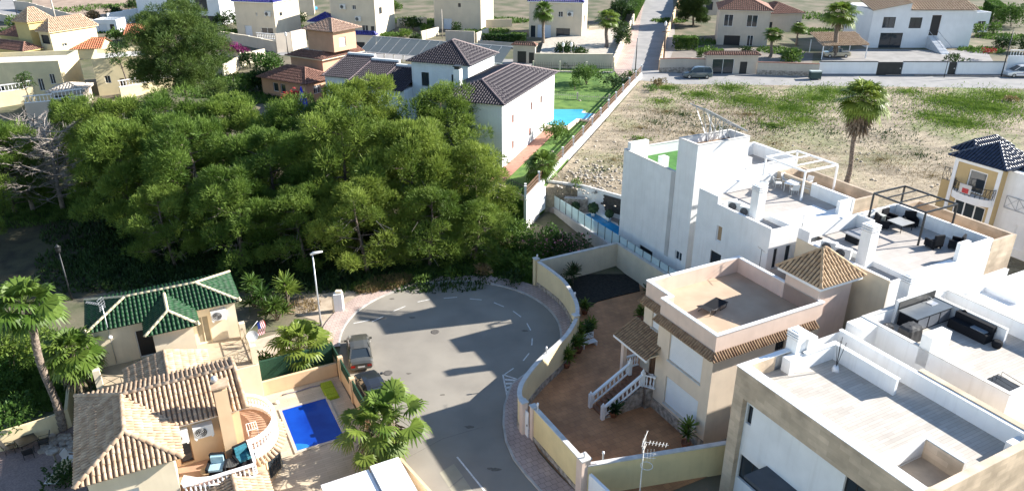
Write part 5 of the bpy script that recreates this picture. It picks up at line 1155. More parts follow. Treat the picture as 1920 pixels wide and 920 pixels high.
# ================================================ VEGETATION
def foliage(name, c1, c2, trans=.25, scale=.8, rough=.6):
    return mat(name, c1, rough, .2, scale, col2=c2, trans=trans, detail=3, spec=.25, objvar=.16)
pineleaf = foliage('pine_foliage', (.070, .125, .018), (.200, .280, .050), .34, .35)
pineleaf2 = foliage('dark_pine_foliage', (.040, .080, .018), (.10, .16, .035), .3, .5)
leafg = foliage('green_foliage', (.045, .10, .016), (.12, .20, .04), .3, .8)
leafy = foliage('bright_foliage', (.06, .12, .015), (.14, .22, .04), .3, .8)
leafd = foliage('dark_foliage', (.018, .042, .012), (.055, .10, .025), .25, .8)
hedgem = foliage('hedge_foliage', (.02, .055, .012), (.05, .11, .02), .2, 2)
dryleaf = foliage('dry_foliage', (.16, .11, .05), (.30, .22, .10), .2, 2)
purple = foliage('bougainvillea_purple', (.12, .01, .07), (.25, .03, .15), .2, 3)
redfl = foliage('bougainvillea_red', (.25, .01, .03), (.45, .05, .08), .2, 3)
palmleaf = foliage('palm_foliage', (.08, .14, .02), (.20, .27, .05), .35, .6, .45)
palmleaf2 = foliage('dark_palm_foliage', (.03, .07, .012), (.08, .14, .025), .25, .6, .45)
deadpalm = foliage('dead_palm_leaf', (.10, .075, .045), (.24, .19, .13), .1, 2)
bark = mat('pine_bark', (.07, .05, .04), .95, .3, 4, col2=(.20, .16, .13))
palmbark = mat('palm_bark', (.12, .09, .07), .95, .3, 7, col2=(.28, .22, .17), bump=1, bscale=8)
greybranch = mat('grey_branch', (.20, .17, .15), .95, .2, 4, col2=(.34, .30, .27))

def leafquads(C, D, ln, wd, seed=0):
    """quads at centres C growing along D"""
    g = np.random.default_rng(abs(int(seed))); n = len(C)
    D = D/np.linalg.norm(D, axis=1, keepdims=True)
    R = g.normal(size=(n, 3)); X = np.cross(D, R); X /= np.linalg.norm(X, axis=1, keepdims=True)+1e-9
    l = (ln*g.uniform(.6, 1.3, n))[:, None]; w = (wd*g.uniform(.6, 1.3, n))[:, None]
    V = np.stack([C-X*w*.5, C+X*w*.5, C+D*l+X*w*.35, C+D*l-X*w*.35], 1).reshape(-1, 3)
    return V
def cloud(centers, radii, per, ln, wd, flat=.7, up=.55, seed=0, top=-.35):
    seed = abs(int(seed)); g = np.random.default_rng(seed); out = []
    C = []; D = []
    for c, r in zip(centers, radii):
        n = int(per*(r**2)); d = g.normal(size=(n, 3)); d /= np.linalg.norm(d, axis=1, keepdims=True); d = d[d[:, 2] > top]
        rad = g.uniform(.55, 1.0, len(d))[:, None]**.6
        lump_ = 1+.25*np.sin(d[:, :1]*5+c[0])*np.cos(d[:, 1:2]*6+c[1])
        p = np.array(c)+d*rad*r*lump_*np.array([1, 1, flat]); C.append(p); D.append(d+np.array([0, 0, up])+g.normal(size=d.shape)*.5)
    return leafquads(np.concatenate(C), np.concatenate(D), ln, wd, seed+1)
def veg(name, V, m, root):
    F_ = np.arange(len(V)).reshape(-1, 4); me = npmesh(name, V, F_, m); o = bpy.data.objects.new(name, me); COL.objects.link(o)
    if root is not None: o.parent = root
    return o
def vroot(name, label, cat, loc, group=None, rz=0):
    o = bpy.data.objects.new(name, None); COL.objects.link(o); o.location = loc; o.rotation_euler = (0, 0, rz); o['o'] = (0, 0, 0); return tag(o, label, cat, group)
def limbs(mb, h, R, seed, n=14, r0=.22, lean=(0, 0), bare=False, h0=.35):
    g = random.Random(seed); tips = []
    top = Vector((lean[0], lean[1], h)); pts = [Vector((0, 0, -.3)), Vector((lean[0]*.2+g.uniform(-.2, .2), lean[1]*.2, h*.3)), Vector((lean[0]*.6+g.uniform(-.3, .3), lean[1]*.6+g.uniform(-.3, .3), h*.65)), top]
    mb.tube(pts, [r0, r0*.75, r0*.5, r0*.15], 7)
    def on(t):
        t *= 3; i = min(2, int(t)); return pts[i].lerp(pts[i+1], t-i)
    for k in range(n):
        t = h0+(1-h0)*k/n; p = on(t); a = k*2.4+g.uniform(-.4, .4); ln = R*(1.05-.55*((t-h0)/(1-h0))**1.5)*g.uniform(.7, 1.05)
        q = p+Vector((cos(a)*ln, sin(a)*ln, ln*g.uniform(.15, .55))); m_ = p.lerp(q, .5)+Vector((0, 0, -.1*ln+g.uniform(-.1, .2)))
        mb.tube([p, m_, q], [r0*.32, r0*.2, .02], 4, cap=False); tips.append((p, m_, q))
        for s_ in range(3 if not bare else 7):
            f = g.uniform(.3, .95); b0 = p.lerp(m_, f*2) if f < .5 else m_.lerp(q, f*2-1); a2 = a+g.uniform(-1.2, 1.2); l2 = ln*g.uniform(.25, .5)
            b1 = b0+Vector((cos(a2)*l2, sin(a2)*l2, l2*g.uniform(-.2, .7))); mb.tube([b0, b1], [.035, .012], 3, cap=False)
            if bare:
                for u_ in range(4): c0 = b0.lerp(b1, g.uniform(.3, 1)); a3 = a2+g.uniform(-1, 1); mb.tube([c0, c0+Vector((cos(a3)*l2*.4, sin(a3)*l2*.4, l2*g.uniform(-.1, .5)))], [.016, .006], 3, cap=False)
            tips.append((b0, b0, b1))
    return tips, top
def pine_proto(seed, h, R, m=None, per=210, dens=1.0, dome=False):
    g = random.Random(seed); r = vroot('pine_tree', 'x', 'tree', (0, 0, 0)); mb = MB()
    tips, top = limbs(mb, h*.93, R, seed, n=20, r0=.24, lean=(g.uniform(-.8, .8), g.uniform(-.8, .8)), h0=.16)
    C = []; RR = []
    for (p, m_, q) in tips:
        rr_ = g.uniform(.65, 1.15); C.append(tuple(q)); RR.append(rr_)
        if g.random() < .6*dens: t = g.uniform(.5, .8); C.append(tuple(m_.lerp(q, t)+Vector((g.uniform(-.5, .5), g.uniform(-.5, .5), .3)))); RR.append(g.uniform(.6, 1.0))
    for k in range(int(34*dens)):
        a = g.uniform(0, 2*pi); e_ = math.asin(g.uniform(-.75, .98)); ff = g.uniform(.6, 1.17); x = cos(a)*cos(e_)*R*.92*ff; y = sin(a)*cos(e_)*R*.92*ff; z = h*.56+sin(e_)*h*.42*ff
        C.append((x+top.x*.5, y+top.y*.5, z)); RR.append(g.uniform(.7, 1.45))
    for k in range(5): C.append((top.x+g.uniform(-.6, .6), top.y+g.uniform(-.6, .6), h*g.uniform(.88, 1.0))); RR.append(g.uniform(.6, .95))
    V = cloud(C, RR, per*2.0, .34, .055, .80, .5, seed, -.5)
    for k in range(46):   # dead inner twigs
        a = g.uniform(0, 6.28); z = h*g.uniform(.2, .7); R0 = R*g.uniform(.3, .6); R1 = R0+g.uniform(.8, 1.8); mb.cur = 1; mb.tube([(cos(a)*R0, sin(a)*R0, z), (cos(a)*R1, sin(a)*R1, z-g.uniform(-.2, .7))], [.03, .01], 3, cap=False)
    mb.build('trunk', [bark, greybranch], r)
    veg('crown', V, m or pineleaf, r); return r
def slim_proto():
    r = vroot('pine_tree', 'x', 'tree', (0, 0, 0)); mb = MB(); g = random.Random(4); mb.tube([(0, 0, -.3), (.2, 0, 2.5), (-.3, .2, 5), (-.6, .2, 7)], [.14, .11, .08, .03], 6); C = []
    for k in range(11): a = k*2.4; z = 4.3+.27*k; R = 1.5*(1-.06*k); q = (-.3+cos(a)*R, sin(a)*R, z); mb.tube([(-.3, .1, z-.5), q], [.05, .02], 4); C.append(q)
    mb.build('trunk', bark, r); veg('crown', cloud(C, [g.uniform(.6, .95) for _ in C], 200, .33, .10, .7, .5, 3, -.4), pineleaf2, r); return r
protos = [pine_proto(11+i, 10.5, 4.3, per=(210, 170)[i % 2], dens=(1, .75, 1.15, .85)[i]) for i in range(4)]
fprotos = [pine_proto(31+i, 10.5, 3.9, per=190, dens=.22+.1*i) for i in range(2)]
def place(proto, first, loc, rz, sc, label, group=None):
    o = proto if first else copy_tree(proto)
    o.location = loc; o.rotation_euler = (0, 0, rz); o.scale = (sc[0], sc[0], sc[1]) if isinstance(sc, tuple) else (sc,)*3; o['label'] = label
    if group: o['group'] = group
    return o
GP = 'pines of the dense grove'
pines = [ # base px x, crown top px y, base px y, width scale, label
 (235, 178, 372, 1.05, 'pine at the back left of the grove, right of the yellow leafless trees'),
 (345, 180, 372, 1.05, 'back row pine directly in front of the tall dense round pine'),
 (445, 176, 360, .95, 'back row pine below the pool wall of the terracotta house'),
 (560, 188, 372, .9, 'back row pine below the terracotta house and its red flowers'),
 (690, 152, 365, 1.12, 'tall pine hiding the lower wall of the dark roofed villa left wing'),
 (835, 150, 350, 1.05, 'tall pine covering the villa front, right below its square tower'),
 (262, 232, 440, .95, 'middle row pine on the left side of the grove above the black street lamp'),
 (395, 225, 440, 1.1, 'broad middle row pine in the left centre of the grove'),
 (525, 240, 445, 1.05, 'middle row pine with yellow green top at the centre of the grove'),
 (655, 222, 450, 1.1, 'large bright middle row pine above the white street lamp'),
 (775, 240, 450, 1.0, 'middle row pine to the right of the large bright central pine'),
 (895, 255, 440, .85, 'slender pine at the right grove edge beside the villa corner'),
 (330, 345, 500, .75, 'low front row pine with dead branches at left, behind the green roof'),
 (455, 320, 500, .95, 'front row pine just above the right end of the green roof'),
 (575, 345, 505, .85, 'front row pine left of the white street lamp head'),
 (690, 330, 512, .95, 'drooping front row pine above the turning circle pavement'),
 (805, 350, 500, .85, 'front row pine right of the drooping pine, above the weeds'),
 (890, 370, 490, .75, 'small front pine at the right edge of the grove, left of the oleander bushes'),
 (30, 225, 400, .95, 'yellow green pine at the left picture edge beside the leafless trees'),
 (-30, 300, 470, .8, 'pine cut by the left picture edge above the tall palm'),
 (160, 190, 330, .55, 'small pine below the white balustrade wall at upper left'),
]
rr = random.Random(21)
for i, (x, yt, yb, ws_, lab) in enumerate(pines):
    g = G(x, yb); hgt = topz(g, yt)-g.z; sz = hgt/10.8*rr.uniform(.93, 1.06)
    fr_ = 12 <= i <= 17
    place(fprotos[i % 2] if fr_ else protos[i % 4], i < 4 or i in (12, 13), g, rr.uniform(0, 6.28), (ws_*1.0, sz), lab, GP)
# the tall dense round pine further back
bp = pine_proto(77, 14, 6.3, pineleaf2, 200, 4.6); g = G(352, 205); hgt = topz(g, 8)-g.z
bp.location = g; bp.scale = (1.0, 1.0, hgt/14.3); bp['label'] = 'very tall dense dark pine standing above the grove in front of the modern house'
# slim pines at upper left
sp = slim_proto()
for i, (x, yt, yb, s, lab) in enumerate([(240, 78, 178, .95, 'slim pine with a thin leaning trunk in front of the cream balustraded house'), (60, 135, 205, .7, 'small slim pine in front of the long cream house at upper left')]):
    g = G(x, yb); place(sp, i == 0, g, i*2.0, (s*1.0, (topz(g, yt)-g.z)/7.6), lab, 'slim pines at upper left')
# leafless trees
bt = vroot('bare_tree', 'x', 'tree', (0, 0, 0)); mb = MB(); limbs(mb, 6.5, 4.4, 5, n=30, r0=.2, bare=True, h0=.2); mb.build('branches', greybranch, bt)
for i, (x, yb, yt, lab) in enumerate([(118, 392, 235, 'leafless grey brown tree between the left pine and the grove'), (62, 395, 250, 'leafless tree behind the left edge pine, its trunk forked'), (90, 330, 215, 'farther leafless tree below the white balustrade wall'), (215, 300, 200, 'pale grey leafless bushy tree at the back of the grove')]):
    g = G(x, yb); place(bt, i == 0, g, i*1.7, (topz(g, yt)-g.z)/6.8, lab, 'leafless trees at left')
def bush(name, label, cat, loc, R, h, m, seed=1, group=None, n=9, per=170, ln=.22, wd=.12, fl=None):
    r = vroot(name, label, cat, loc, group); g = random.Random(seed); C = []; RR = []
    for k in range(n): a = g.uniform(0, 6.28); d = R*.6*sqrt(g.random()); C.append((cos(a)*d, sin(a)*d, h*g.uniform(.25, .75))); RR.append(min(R, h)*g.uniform(.35, .6))
    V = cloud(C, RR, per, ln, wd, .85, .3, seed, -.6); veg('foliage', V, m, r)
    mb = MB(); [mb.tube([(0, 0, -.1), (C[k][0]*.5, C[k][1]*.5, C[k][2])], [.06, .02], 5) for k in range(min(5, n))]; mb.build('stems', bark, r)
    if fl: V = cloud(C, [q*1.05 for q in RR], 26, .16, .14, .85, .3, seed+5, -.1); veg('blossom', V, fl, r)
    return r
oleander = foliage('oleander_blossom', (.5, .15, .2), (.7, .35, .38), .2, 3)
for (x, y, R, h, m, lab) in [(975, 468, 2.2, 2.6, leafg, 'light green bush beneath the left end of the glass fence'), (1015, 480, 2.0, 2.7, leafg, 'green bush with pinkish tips below the glass pool fence'), (1072, 482, 2.1, 2.6, leafd, 'dark oleander bush with pink flowers against the cream yard wall'), (935, 500, 1.5, 1.3, leafg, 'low green bush right of the pine grove'), (905, 515, 1.0, 1.0, dryleaf, 'dry straw coloured bush among the green weeds above the circle'), (850, 520, 1.1, .9, leafy, 'bright large leaved weed clump behind the kerb'), (790, 530, .9, .8, leafg, 'green weed clump behind the centre of the curved pavement'), (962, 425, 1.9, 3.2, leafg, 'tall green bush in front of the white wall stretch below the rail fence'), (945, 455, 2.0, 2.4, leafg, 'leafy green bush under the right edge of the grove, beside the retaining wall'), (985, 505, 2.0, 1.6, leafy, 'bright green spreading bush in front of the two oleanders'), (1040, 462, 1.6, 2.2, leafg, 'green bush squeezed between the oleanders and the grey retaining wall'), (885, 470, 2.0, 2.2, leafg, 'green thicket at the foot of the last pines'), (965, 530, 1.6, 1.1, leafd, 'shaded weed bush beside the end pillar of the yellow wall')]:
    bush('bush', lab, 'bush', G(x, y), R, h, m, x, None, fl=oleander if 'pink' in lab else None)
# ground cover
def scatter_stuff(name, label, cat, spots, m, ln, wd, seed=1, K=None):
    Cs = []; g = np.random.default_rng(seed)
    for (x, y, R, n) in spots:
        c = G(x, y, K); a = g.uniform(0, 2*pi, n); d = R*(np.abs(g.normal(0, .62, n)) if K else np.sqrt(g.uniform(0, 1, n))); X = c.x+d*np.cos(a)*1.4; Y = c.y+d*np.sin(a); Z = np.array([gz(yy, K) for yy in Y]); Cs.append(np.stack([X, Y, Z], 1))
    C = np.concatenate(Cs); D = g.normal(size=C.shape)*.5+np.array([0, 0, 1.0]); V = leafquads(C, D, ln, wd, seed)
    o = veg(name, V, m, None); o['kind'] = 'stuff'; o['label'] = label; o['category'] = cat; return o
scatter_stuff('weeds', 'green weeds along the far pavement of the turning circle', 'weeds', [(690+i*22, 538-min(i, 9-i if i < 9 else 0)*4, 1.1, 900) for i in range(3)]+[(760, 522, 1.2, 1300), (800, 514, 1.2, 1500), (850, 507, 1.4, 2000), (900, 505, 1.4, 2000), (950, 509, 1.5, 1800), (990, 518, 1.3, 1300), (880, 490, 2.5, 2600), (960, 488, 3, 3000)], leafy, .32, .13, 3)
scatter_stuff('dry_brush', 'heap of dry brown brushwood by the pavement', 'brushwood', [(722, 534, 1.3, 3000), (750, 528, 1.0, 2000), (690, 545, .8, 800), (560, 575, 1.4, 500)], dryleaf, .4, .045, 4)
scatter_stuff('grass', 'sunlit grass under the leafless trees and by the left edge', 'grass', [(60, 395, 4, 4000), (110, 385, 4, 4000), (160, 360, 4, 3000), (30, 690, 3, 4000), (80, 700, 3.5, 5000), (40, 740, 3, 3500), (20, 650, 3, 3000), (130, 740, 2, 1500)], leafg, .3, .07, 5)
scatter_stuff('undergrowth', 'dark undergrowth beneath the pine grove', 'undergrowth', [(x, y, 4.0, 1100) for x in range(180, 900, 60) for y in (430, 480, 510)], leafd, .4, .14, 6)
def yucca(loc, h, label, R=.7, m=None, group=None, seed=1, heads=3):
    r = vroot('yucca', label, 'plant', loc, group); g = random.Random(seed); mb = MB(); Vs = []
    for k in range(heads):
        a = k*2.3+seed; d = (.3 if heads > 1 else 0)*k; q = Vector((cos(a)*d, sin(a)*d, h*(1-.22*k))); mb.tube([(0, 0, 0), q*.5+Vector((0, 0, .05)), q], [.09, .06, .05], 6)
        ng = np.random.default_rng(seed*7+k); n = 90; D = ng.normal(size=(n, 3)); D[:, 2] = np.abs(D[:, 2])*.9-.25; D /= np.linalg.norm(D, axis=1, keepdims=True)
        Vs.append(leafquads(np.array(q)+D*.05, D, R, .075, seed+k))
    mb.build('stem', palmbark, r); veg('leaves', np.concatenate(Vs), m or palmleaf2, r); return r
for i, (x, y, h, R, lab) in enumerate([(497, 590, 2.2, .9, 'tall yucca nearest the green roof, left of the yucca clump'), (520, 600, 1.6, .9, 'yucca in the middle of the clump beside the striped flag'), (540, 575, 2.4, 1.0, 'tallest yellow green yucca in the clump right of the green roof'), (478, 575, 2.6, .8, 'yucca with brown hanging leaves close to the green roof corner')]): yucca(G(x, y), h, lab, R, palmleaf if i == 2 else palmleaf2, 'yucca clump beside the green roofed house', i+1, 4)
for (u, v, h, lab) in [(33.2, 51.6, 1.6, 'spiky dark yucca against the cream wall, largest in the dark planting bed'), (31.2, 51.5, .9, 'yucca just inside the far end of the curved wall'), (32.0, 51.0, .7, 'small yucca second from the far end of the curved wall'), (37.9, 46.0, .9, 'yucca at the right side of the dark planting bed')]:
    p = GR.w(u, v, .1); yucca(p, h, lab, .75, foliage('dark_yucca', (.02, .04, .012), (.05, .08, .025), .1), None, int(u), 2)
def potted(u, v, z, h, label, group='potted plants in the tiled yard', R=.6, m=None, seed=1):
    r = vroot('potted_plant', label, 'potted plant', GR.w(u, v, z), group); mb = MB(); mb.lathe((0, 0, 0), [(.2, 0), (.32, .4), (.34, .45), (.28, .45), (.27, .38)], 14); mb.build('pot', potm, r)
    mb = MB(); mb.tube([(0, 0, .3), (.05, 0, h)], [.035, .03], 6); mb.build('stem', palmbark, r)
    ng = np.random.default_rng(seed); Vs = []
    for zz in (h, h*.65): n = 60; D = ng.normal(size=(n, 3)); D[:, 2] = np.abs(D[:, 2])*.7-.05; D /= np.linalg.norm(D, axis=1, keepdims=True); Vs.append(leafquads(np.array((.05, 0, zz))+D*.05, D, R, .09, seed+3))
    veg('leaves', np.concatenate(Vs), m or palmleaf, r)
for i, (x, y, h, lab) in enumerate([(1062, 688, 1.3, 'potted spiky plant nearest the camera below the curved wall'), (1073, 668, 1.5, 'potted spiky plant second along the curved wall'), (1085, 660, 1.2, 'potted leafy plant beside the second potted plant'), (1080, 645, 1.7, 'bright potted spiky plant third along the curved wall'), (1096, 640, 1.3, 'dark potted plant behind the bright spiky plant'), (1105, 628, 1.1, 'farthest potted plant of the row by the curved wall'), (1096, 588, 1.0, 'plant just behind the white bench'), (1285, 838, 1.7, 'tall potted palm lily by the stone plinth at the near house corner'), (1150, 780, .8, 'dark pot with plant in the shade beneath the stairs'), (1200, 603, 1.1, 'leafy potted plant between the cream wall and the porch')]):
    q = GR.at(x, y, .05); potted(q.x, q.y, .05, h, lab, seed=i+1, m=leafd if 'dark' in lab else None)
bn = thing('bench', 'white slatted bench against the pillar of the curved wall', 'bench', GR, 28.4, 42.9, .05)
b = MB(); [b.box(28.25, 29.55, 42.0+i*.14, 42.1+i*.14, .42, .46) for i in range(4)]; b.build('seat', white2, bn)
b = MB(); [b.box(28.25, 29.55, 42.6, 42.64, .5+i*.14, .6+i*.14) for i in range(4)]; b.build('backrest', white2, bn)
for x in (28.25, 29.45): b = MB(); b.box(x, x+.08, 42.0, 42.62, .05, .42); b.build('leg', white2, bn)

# fan palms
def frond_mesh(mb, base, az, elv, pet, fan, seed, droop=.25, m=0, nseg=17):
    g = random.Random(seed); d = Vector((cos(az)*cos(elv), sin(az)*cos(elv), sin(elv))); tip = base+d*pet+Vector((0, 0, -droop*pet*.5)); mid_ = base+d*pet*.5
    mb.tube([base, mid_, tip], [.035, .025, .02], 4, m=1, cap=False)
    d2 = (tip-mid_).normalized(); side = d2.cross(Vector((0, 0, 1))); side = side.normalized() if side.length > .01 else Vector((1, 0, 0)); nrm = side.cross(d2).normalized()
    tilt = g.uniform(-.4, .4); side = (side*cos(tilt)+nrm*sin(tilt)).normalized(); nrm = side.cross(d2).normalized()
    for k in range(nseg):
        t = -1.9+3.8*k/(nseg-1); dr = d2*cos(t)+side*sin(t); L_ = fan*(1-.18*abs(t)/1.9)*g.uniform(.92, 1.05); w_ = fan*.17; pr = dr.cross(nrm).normalized()*w_*.5
        a = tip; b_ = tip+dr*L_*.68+nrm*(.06 if k % 2 else 0)+Vector((0, 0, -L_*.05)); c = tip+dr*L_*.98+Vector((0, 0, -L_*(.16+g.uniform(0, .22))))
        mb.face([a-pr*.15, b_-pr, b_+pr, a+pr*.15], m); mb.face([b_-pr*.8, c-pr*.12, c+pr*.12, b_+pr*.8], m)
def palm_proto(seed, h, n=34, pet=1.25, fan=1.25, r=.22, skirt=0, mleaf=None):
    g = random.Random(seed); root = vroot('fan_palm', 'x', 'palm', (0, 0, 0)); mb = MB(); k = 22
    for i in range(k):
        z0 = h*i/k; z1 = h*(i+1)/k; q = r*(1.25-.35*min(1, i/6)); mb.lathe((.12*sin(i*.4), 0, z0), [(q, 0), (q*1.14, (z1-z0)*.9), (q, z1-z0)], 9, cap=False)
    mb.build('trunk', palmbark, root); c = Vector((.1, 0, h)); mb = MB()
    for i in range(n):
        az = i*2.399; f = i/n; elv = 1.35-1.95*f**.9; frond_mesh(mb, c+Vector((0, 0, .25*(1-f))), az, elv+g.uniform(-.1, .1), pet*g.uniform(.8, 1.1)*(.55+.45*min(1, f*2.2)), fan*g.uniform(.85, 1.08), seed*100+i, .1+.35*f)
    mb.build('crown', [mleaf or palmleaf, deadpalm if False else foliage('petiole_green', (.12, .16, .04), (.2, .24, .07), .1)], root)
    if skirt:
        mb = MB()
        for i in range(int(26*skirt)): az = i*2.399; frond_mesh(mb, c+Vector((0, 0, -.2-skirt*.5*(i/26))), az, -.75-.6*g.random(), pet*.55, fan*.95, seed*77+i, .3, 0, 9)
        for i in range(30): az = g.uniform(0, 6.28); z = h-g.uniform(.3, .6+1.1*skirt); mb.tube([(cos(az)*r, sin(az)*r, z), (cos(az)*(r+.35), sin(az)*(r+.35), z+.15)], [.05, .02], 3, m=0)
        mb.build('dead_leaf_skirt', [deadpalm, deadpalm], root)
    return root
def at_px(xb, yb, z=None, K=None): return G(xb, yb, K) if z is None else P(xb, yb, z)
pa = palm_proto(1, 9.6, 26, 1.3, 1.35, .24); g = P(118, 806, 0); pa.location = g; pa['label'] = 'tall fan palm with long bare trunk left of the tan and green roofed houses'
g = P(165, 775, 0); pb = palm_proto(2, 5.0, 36, 1.2, 1.2, .26, 1.3); pb.location = g; pb['label'] = 'shorter fan palm with hanging brown skirt between the tall palm and the house'
g = P(566, 688, 0); pc = palm_proto(3, 2.0, 30, 1.4, 1.3, .3, .4); pc.location = g; pc['label'] = 'low fan palm at the pavement edge just above the green hedge screen'
g = P(702, 872, 0); pd = palm_proto(4, 3.3, 19, 1.9, 1.3, .3, .5); pd.location = g; pd.scale = (.86,)*3; pd['label'] = 'left trunk of the twin fan palms at the corner of the white annex'
g = P(737, 858, 0); pe = copy_tree(pd, loc=g, rz=2.0, sc=.95, label='right trunk of the twin fan palms, overhanging the dark parked car')
for o in (pd, pe): o['group'] = 'twin fan palms by the pool'
pf = palm_proto(6, 4.4, 26, 1.15, 1.15, .2, .3, palmleaf); pf.location = P(1013, 378, 1.9); pf['label'] = 'fan palm at the far end of the narrow white walled pool'
g = G(1585, 352, LK); ph_ = topz(g, 185)-g.z; pg = palm_proto(7, ph_, 48, 1.6, 1.45, .24, 1.9, palmleaf); pg.location = g; pg['label'] = 'lone tall palm with shaggy brown skirt standing on the vacant lot'

for (x, y, R, h, m, lab) in [(35, 815, 1.9, 3.4, leafg, 'round clipped tree over the low yellow wall at lower left'), (25, 700, 3.2, 4.5, pineleaf, 'bright feathery tree left of the tall palm trunk'), (-10, 760, 2.6, 3.5, leafg, 'leafy tree cut by the lower left picture edge'), (120, 905, 1.2, 1.0, leafd, 'dark bush at the bottom beside the tan roofed house'), (490, 700, 1.3, 1.4, leafg, 'dense green bush between the cream house pillar and the low palm'), (505, 715, 1.0, .8, purple, 'small purple flowering bush behind the green hedge screen'), (532, 770, .6, .9, leafd, 'small dark potted shrub by the pool corner')][:6]:
    bush('tree' if h > 3 else 'bush', lab, 'tree' if h > 3 else 'bush', G(x, y), R, h, m, x+7, n=12)
sheet('garden_path', [tuple(G(x, y)[:2]) for x, y in [(468, 640), (520, 625), (545, 650), (540, 690), (480, 700), (462, 680)]], .02, mat('pale_garden_paving', (.42, .34, .27), .9, .1, 2))
sheet('dirt_patch', [tuple(G(x, y)[:2]) for x, y in [(540, 585), (560, 560), (640, 545), (690, 545), (655, 575), (628, 600), (618, 625), (590, 600)]], .015, mat('pale_dirt', (.34, .27, .2), .95, .15, 1, col2=(.46, .38, .29), bump=.4, bscale=6))

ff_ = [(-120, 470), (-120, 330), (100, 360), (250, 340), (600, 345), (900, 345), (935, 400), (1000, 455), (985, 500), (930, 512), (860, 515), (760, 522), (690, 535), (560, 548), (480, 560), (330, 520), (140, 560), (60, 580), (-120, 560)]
sheet('forest_floor_shade', [tuple(G(x, y)[:2]) for x, y in ff_], .012, mat('shade_dark_soil', (.035, .03, .018), 1, .3, .7, col2=(.075, .068, .035), bump=.6, bscale=5))  # grove soil coloured extra dark to carry the shade of the trees

# ================================================ VACANT LOT AND UPPER ROAD
lot = [(2.2, 73.4), (21.3, 123.0), (24.0, 118.4), (60, 116.6), (130, 112), (130, 40), (60, 40), (51, 52)]
lot = [(P(1022, 349, 4.4).x, P(1022, 349, 4.4).y)] + [(20.6, 119.4), (26, 117.2), (48, 116.4), (80, 114.6), (140, 111), (140, 35), (62, 35), (58.5, 45)] + [tuple(GR.w(50.9, 44.5)[:2]), tuple(GR.w(49.3, 55.1)[:2]), tuple(GR.w(44.75, 55.1)[:2]), tuple(GR.w(44.75, 57.2)[:2]), tuple(GR.w(42.0, 64.0)[:2])]
sheet('vacant_lot', lot, 0, lotm, LK, skirt=3.5)
scatter_stuff('lot_grass', 'patches of green grass and weeds on the vacant lot', 'grass', [(1250, 165, 2, 850), (1310, 178, 3, 1530), (1400, 188, 5, 3740), (1480, 203, 5, 4420), (1530, 185, 4, 2890), (1560, 172, 4, 2040), (1790, 190, 5, 5440), (1850, 203, 6, 6120), (1800, 230, 4, 3400), (1880, 180, 4, 3060), (1240, 190, 2, 510), (1750, 218, 3, 1360), (1450, 235, 3, 680), (1200, 260, 1.5, 150), (1700, 172, 2, 680), (1500, 225, 4, 1530), (1370, 165, 3, 1530)], foliage('lot_grass_green', (.09, .16, .02), (.20, .28, .05), .3, .6), .24, .09, 9, LK)
scatter_stuff('lot_weeds', 'dry brown weeds scattered over the vacant lot', 'weeds', [(1100, 340, 4, 600), (1150, 300, 5, 600), (1200, 240, 6, 900), (1300, 250, 7, 1050), (1450, 270, 7, 1050), (1650, 300, 8, 1350), (1750, 330, 6, 750), (1400, 215, 7, 1785), (1250, 210, 6, 1275)], dryleaf, .22, .04, 10, LK)
scatter_stuff('low_scrub', 'olive green low scrub spread thinly over the vacant lot', 'scrub', [(1280, 215, 6, 450), (1350, 240, 6, 450), (1230, 230, 5, 300), (1450, 240, 6, 450), (1560, 250, 6, 250), (1660, 250, 7, 450), (1720, 290, 6, 300), (1180, 290, 4, 150), (1650, 200, 5, 250), (1130, 320, 3, 125)], leafd, .25, .09, 14, LK)
rs = MB(); rr = random.Random(9)
for k in range(420):
    x = rr.gauss(1110, 38) if k < 300 else rr.uniform(1080, 1800); y = rr.gauss(335, 16) if k < 300 else rr.uniform(180, 360); g = G(x, y, LK); s_ = rr.uniform(.06, .22)
    if GR.l(g).x < 46 and GR.l(g).y < 57.5: continue
    rs.lathe((g.x, g.y, g.z-.03), [(s_*rr.uniform(.7, 1.1), 0), (s_, s_*.5), (s_*.4, s_*rr.uniform(.7, 1))], 5)
o = solo('rubble', rs, mat('pale_rubble', (.28, .24, .19), .95, .2, 3, col2=(.52, .47, .40)), W0, (rs.v[0][0], rs.v[0][1], rs.v[0][2]), 'pale rubble stones on the near edge of the vacant lot', 'rubble'); o['kind'] = 'stuff'
for (x, y, R, h, m, lab) in [(1232, 160, 1.6, 1.1, dryleaf, 'brownish dry bush at the top left corner of the vacant lot'), (1222, 170, 1.8, .9, leafg, 'green low bush beside the brownish dry bush at the lot corner'), (1895, 190, 1.2, .8, dryleaf, 'orange dry shrub on the grassy right part of the lot'), (1195, 262, .9, .4, leafg, 'small green tuft alone in the middle left of the lot'), (1083, 348, .8, .6, leafg, 'small green shrub among the rubble near the white wall')]: bush('bush', lab, 'bush', G(x, y, LK), R, h, m, x)
# upper road
up = [(18.0, 119.6), (20.6, 119.3), (26, 117.3), (48, 116.5), (80, 114.7), (140, 111), (140, 119), (80, 122.4), (48, 124.2), (27.8, 125.2)]
sheet('road', [(20.2, 119.2), (26, 117.3), (48, 116.5), (80, 114.7), (140, 111), (140, 119), (80, 121.8), (48, 123.6), (27.4, 124.6), (20.2, 127.5)], .02, asph3)
sheet('road', [(20.2, 127.5), (27.4, 124.6), (42.0, 203.6), (46.2, 226), (39, 226), (34.5, 203.6)], .024, asph3)
sheet('pavement', [(17.6, 119.2), (20.2, 119.2), (20.2, 127.5), (34.5, 203.6), (39, 226), (35.5, 226), (31.0, 203.6), (17.0, 128)], .10, pave, None, .1)
sheet('pavement', [(28, 124.8), (48, 123.8), (80, 122.0), (140, 119.2), (140, 120.4), (80, 123.2), (48, 125.0), (28.4, 126)], .12, pave2, None, .1)
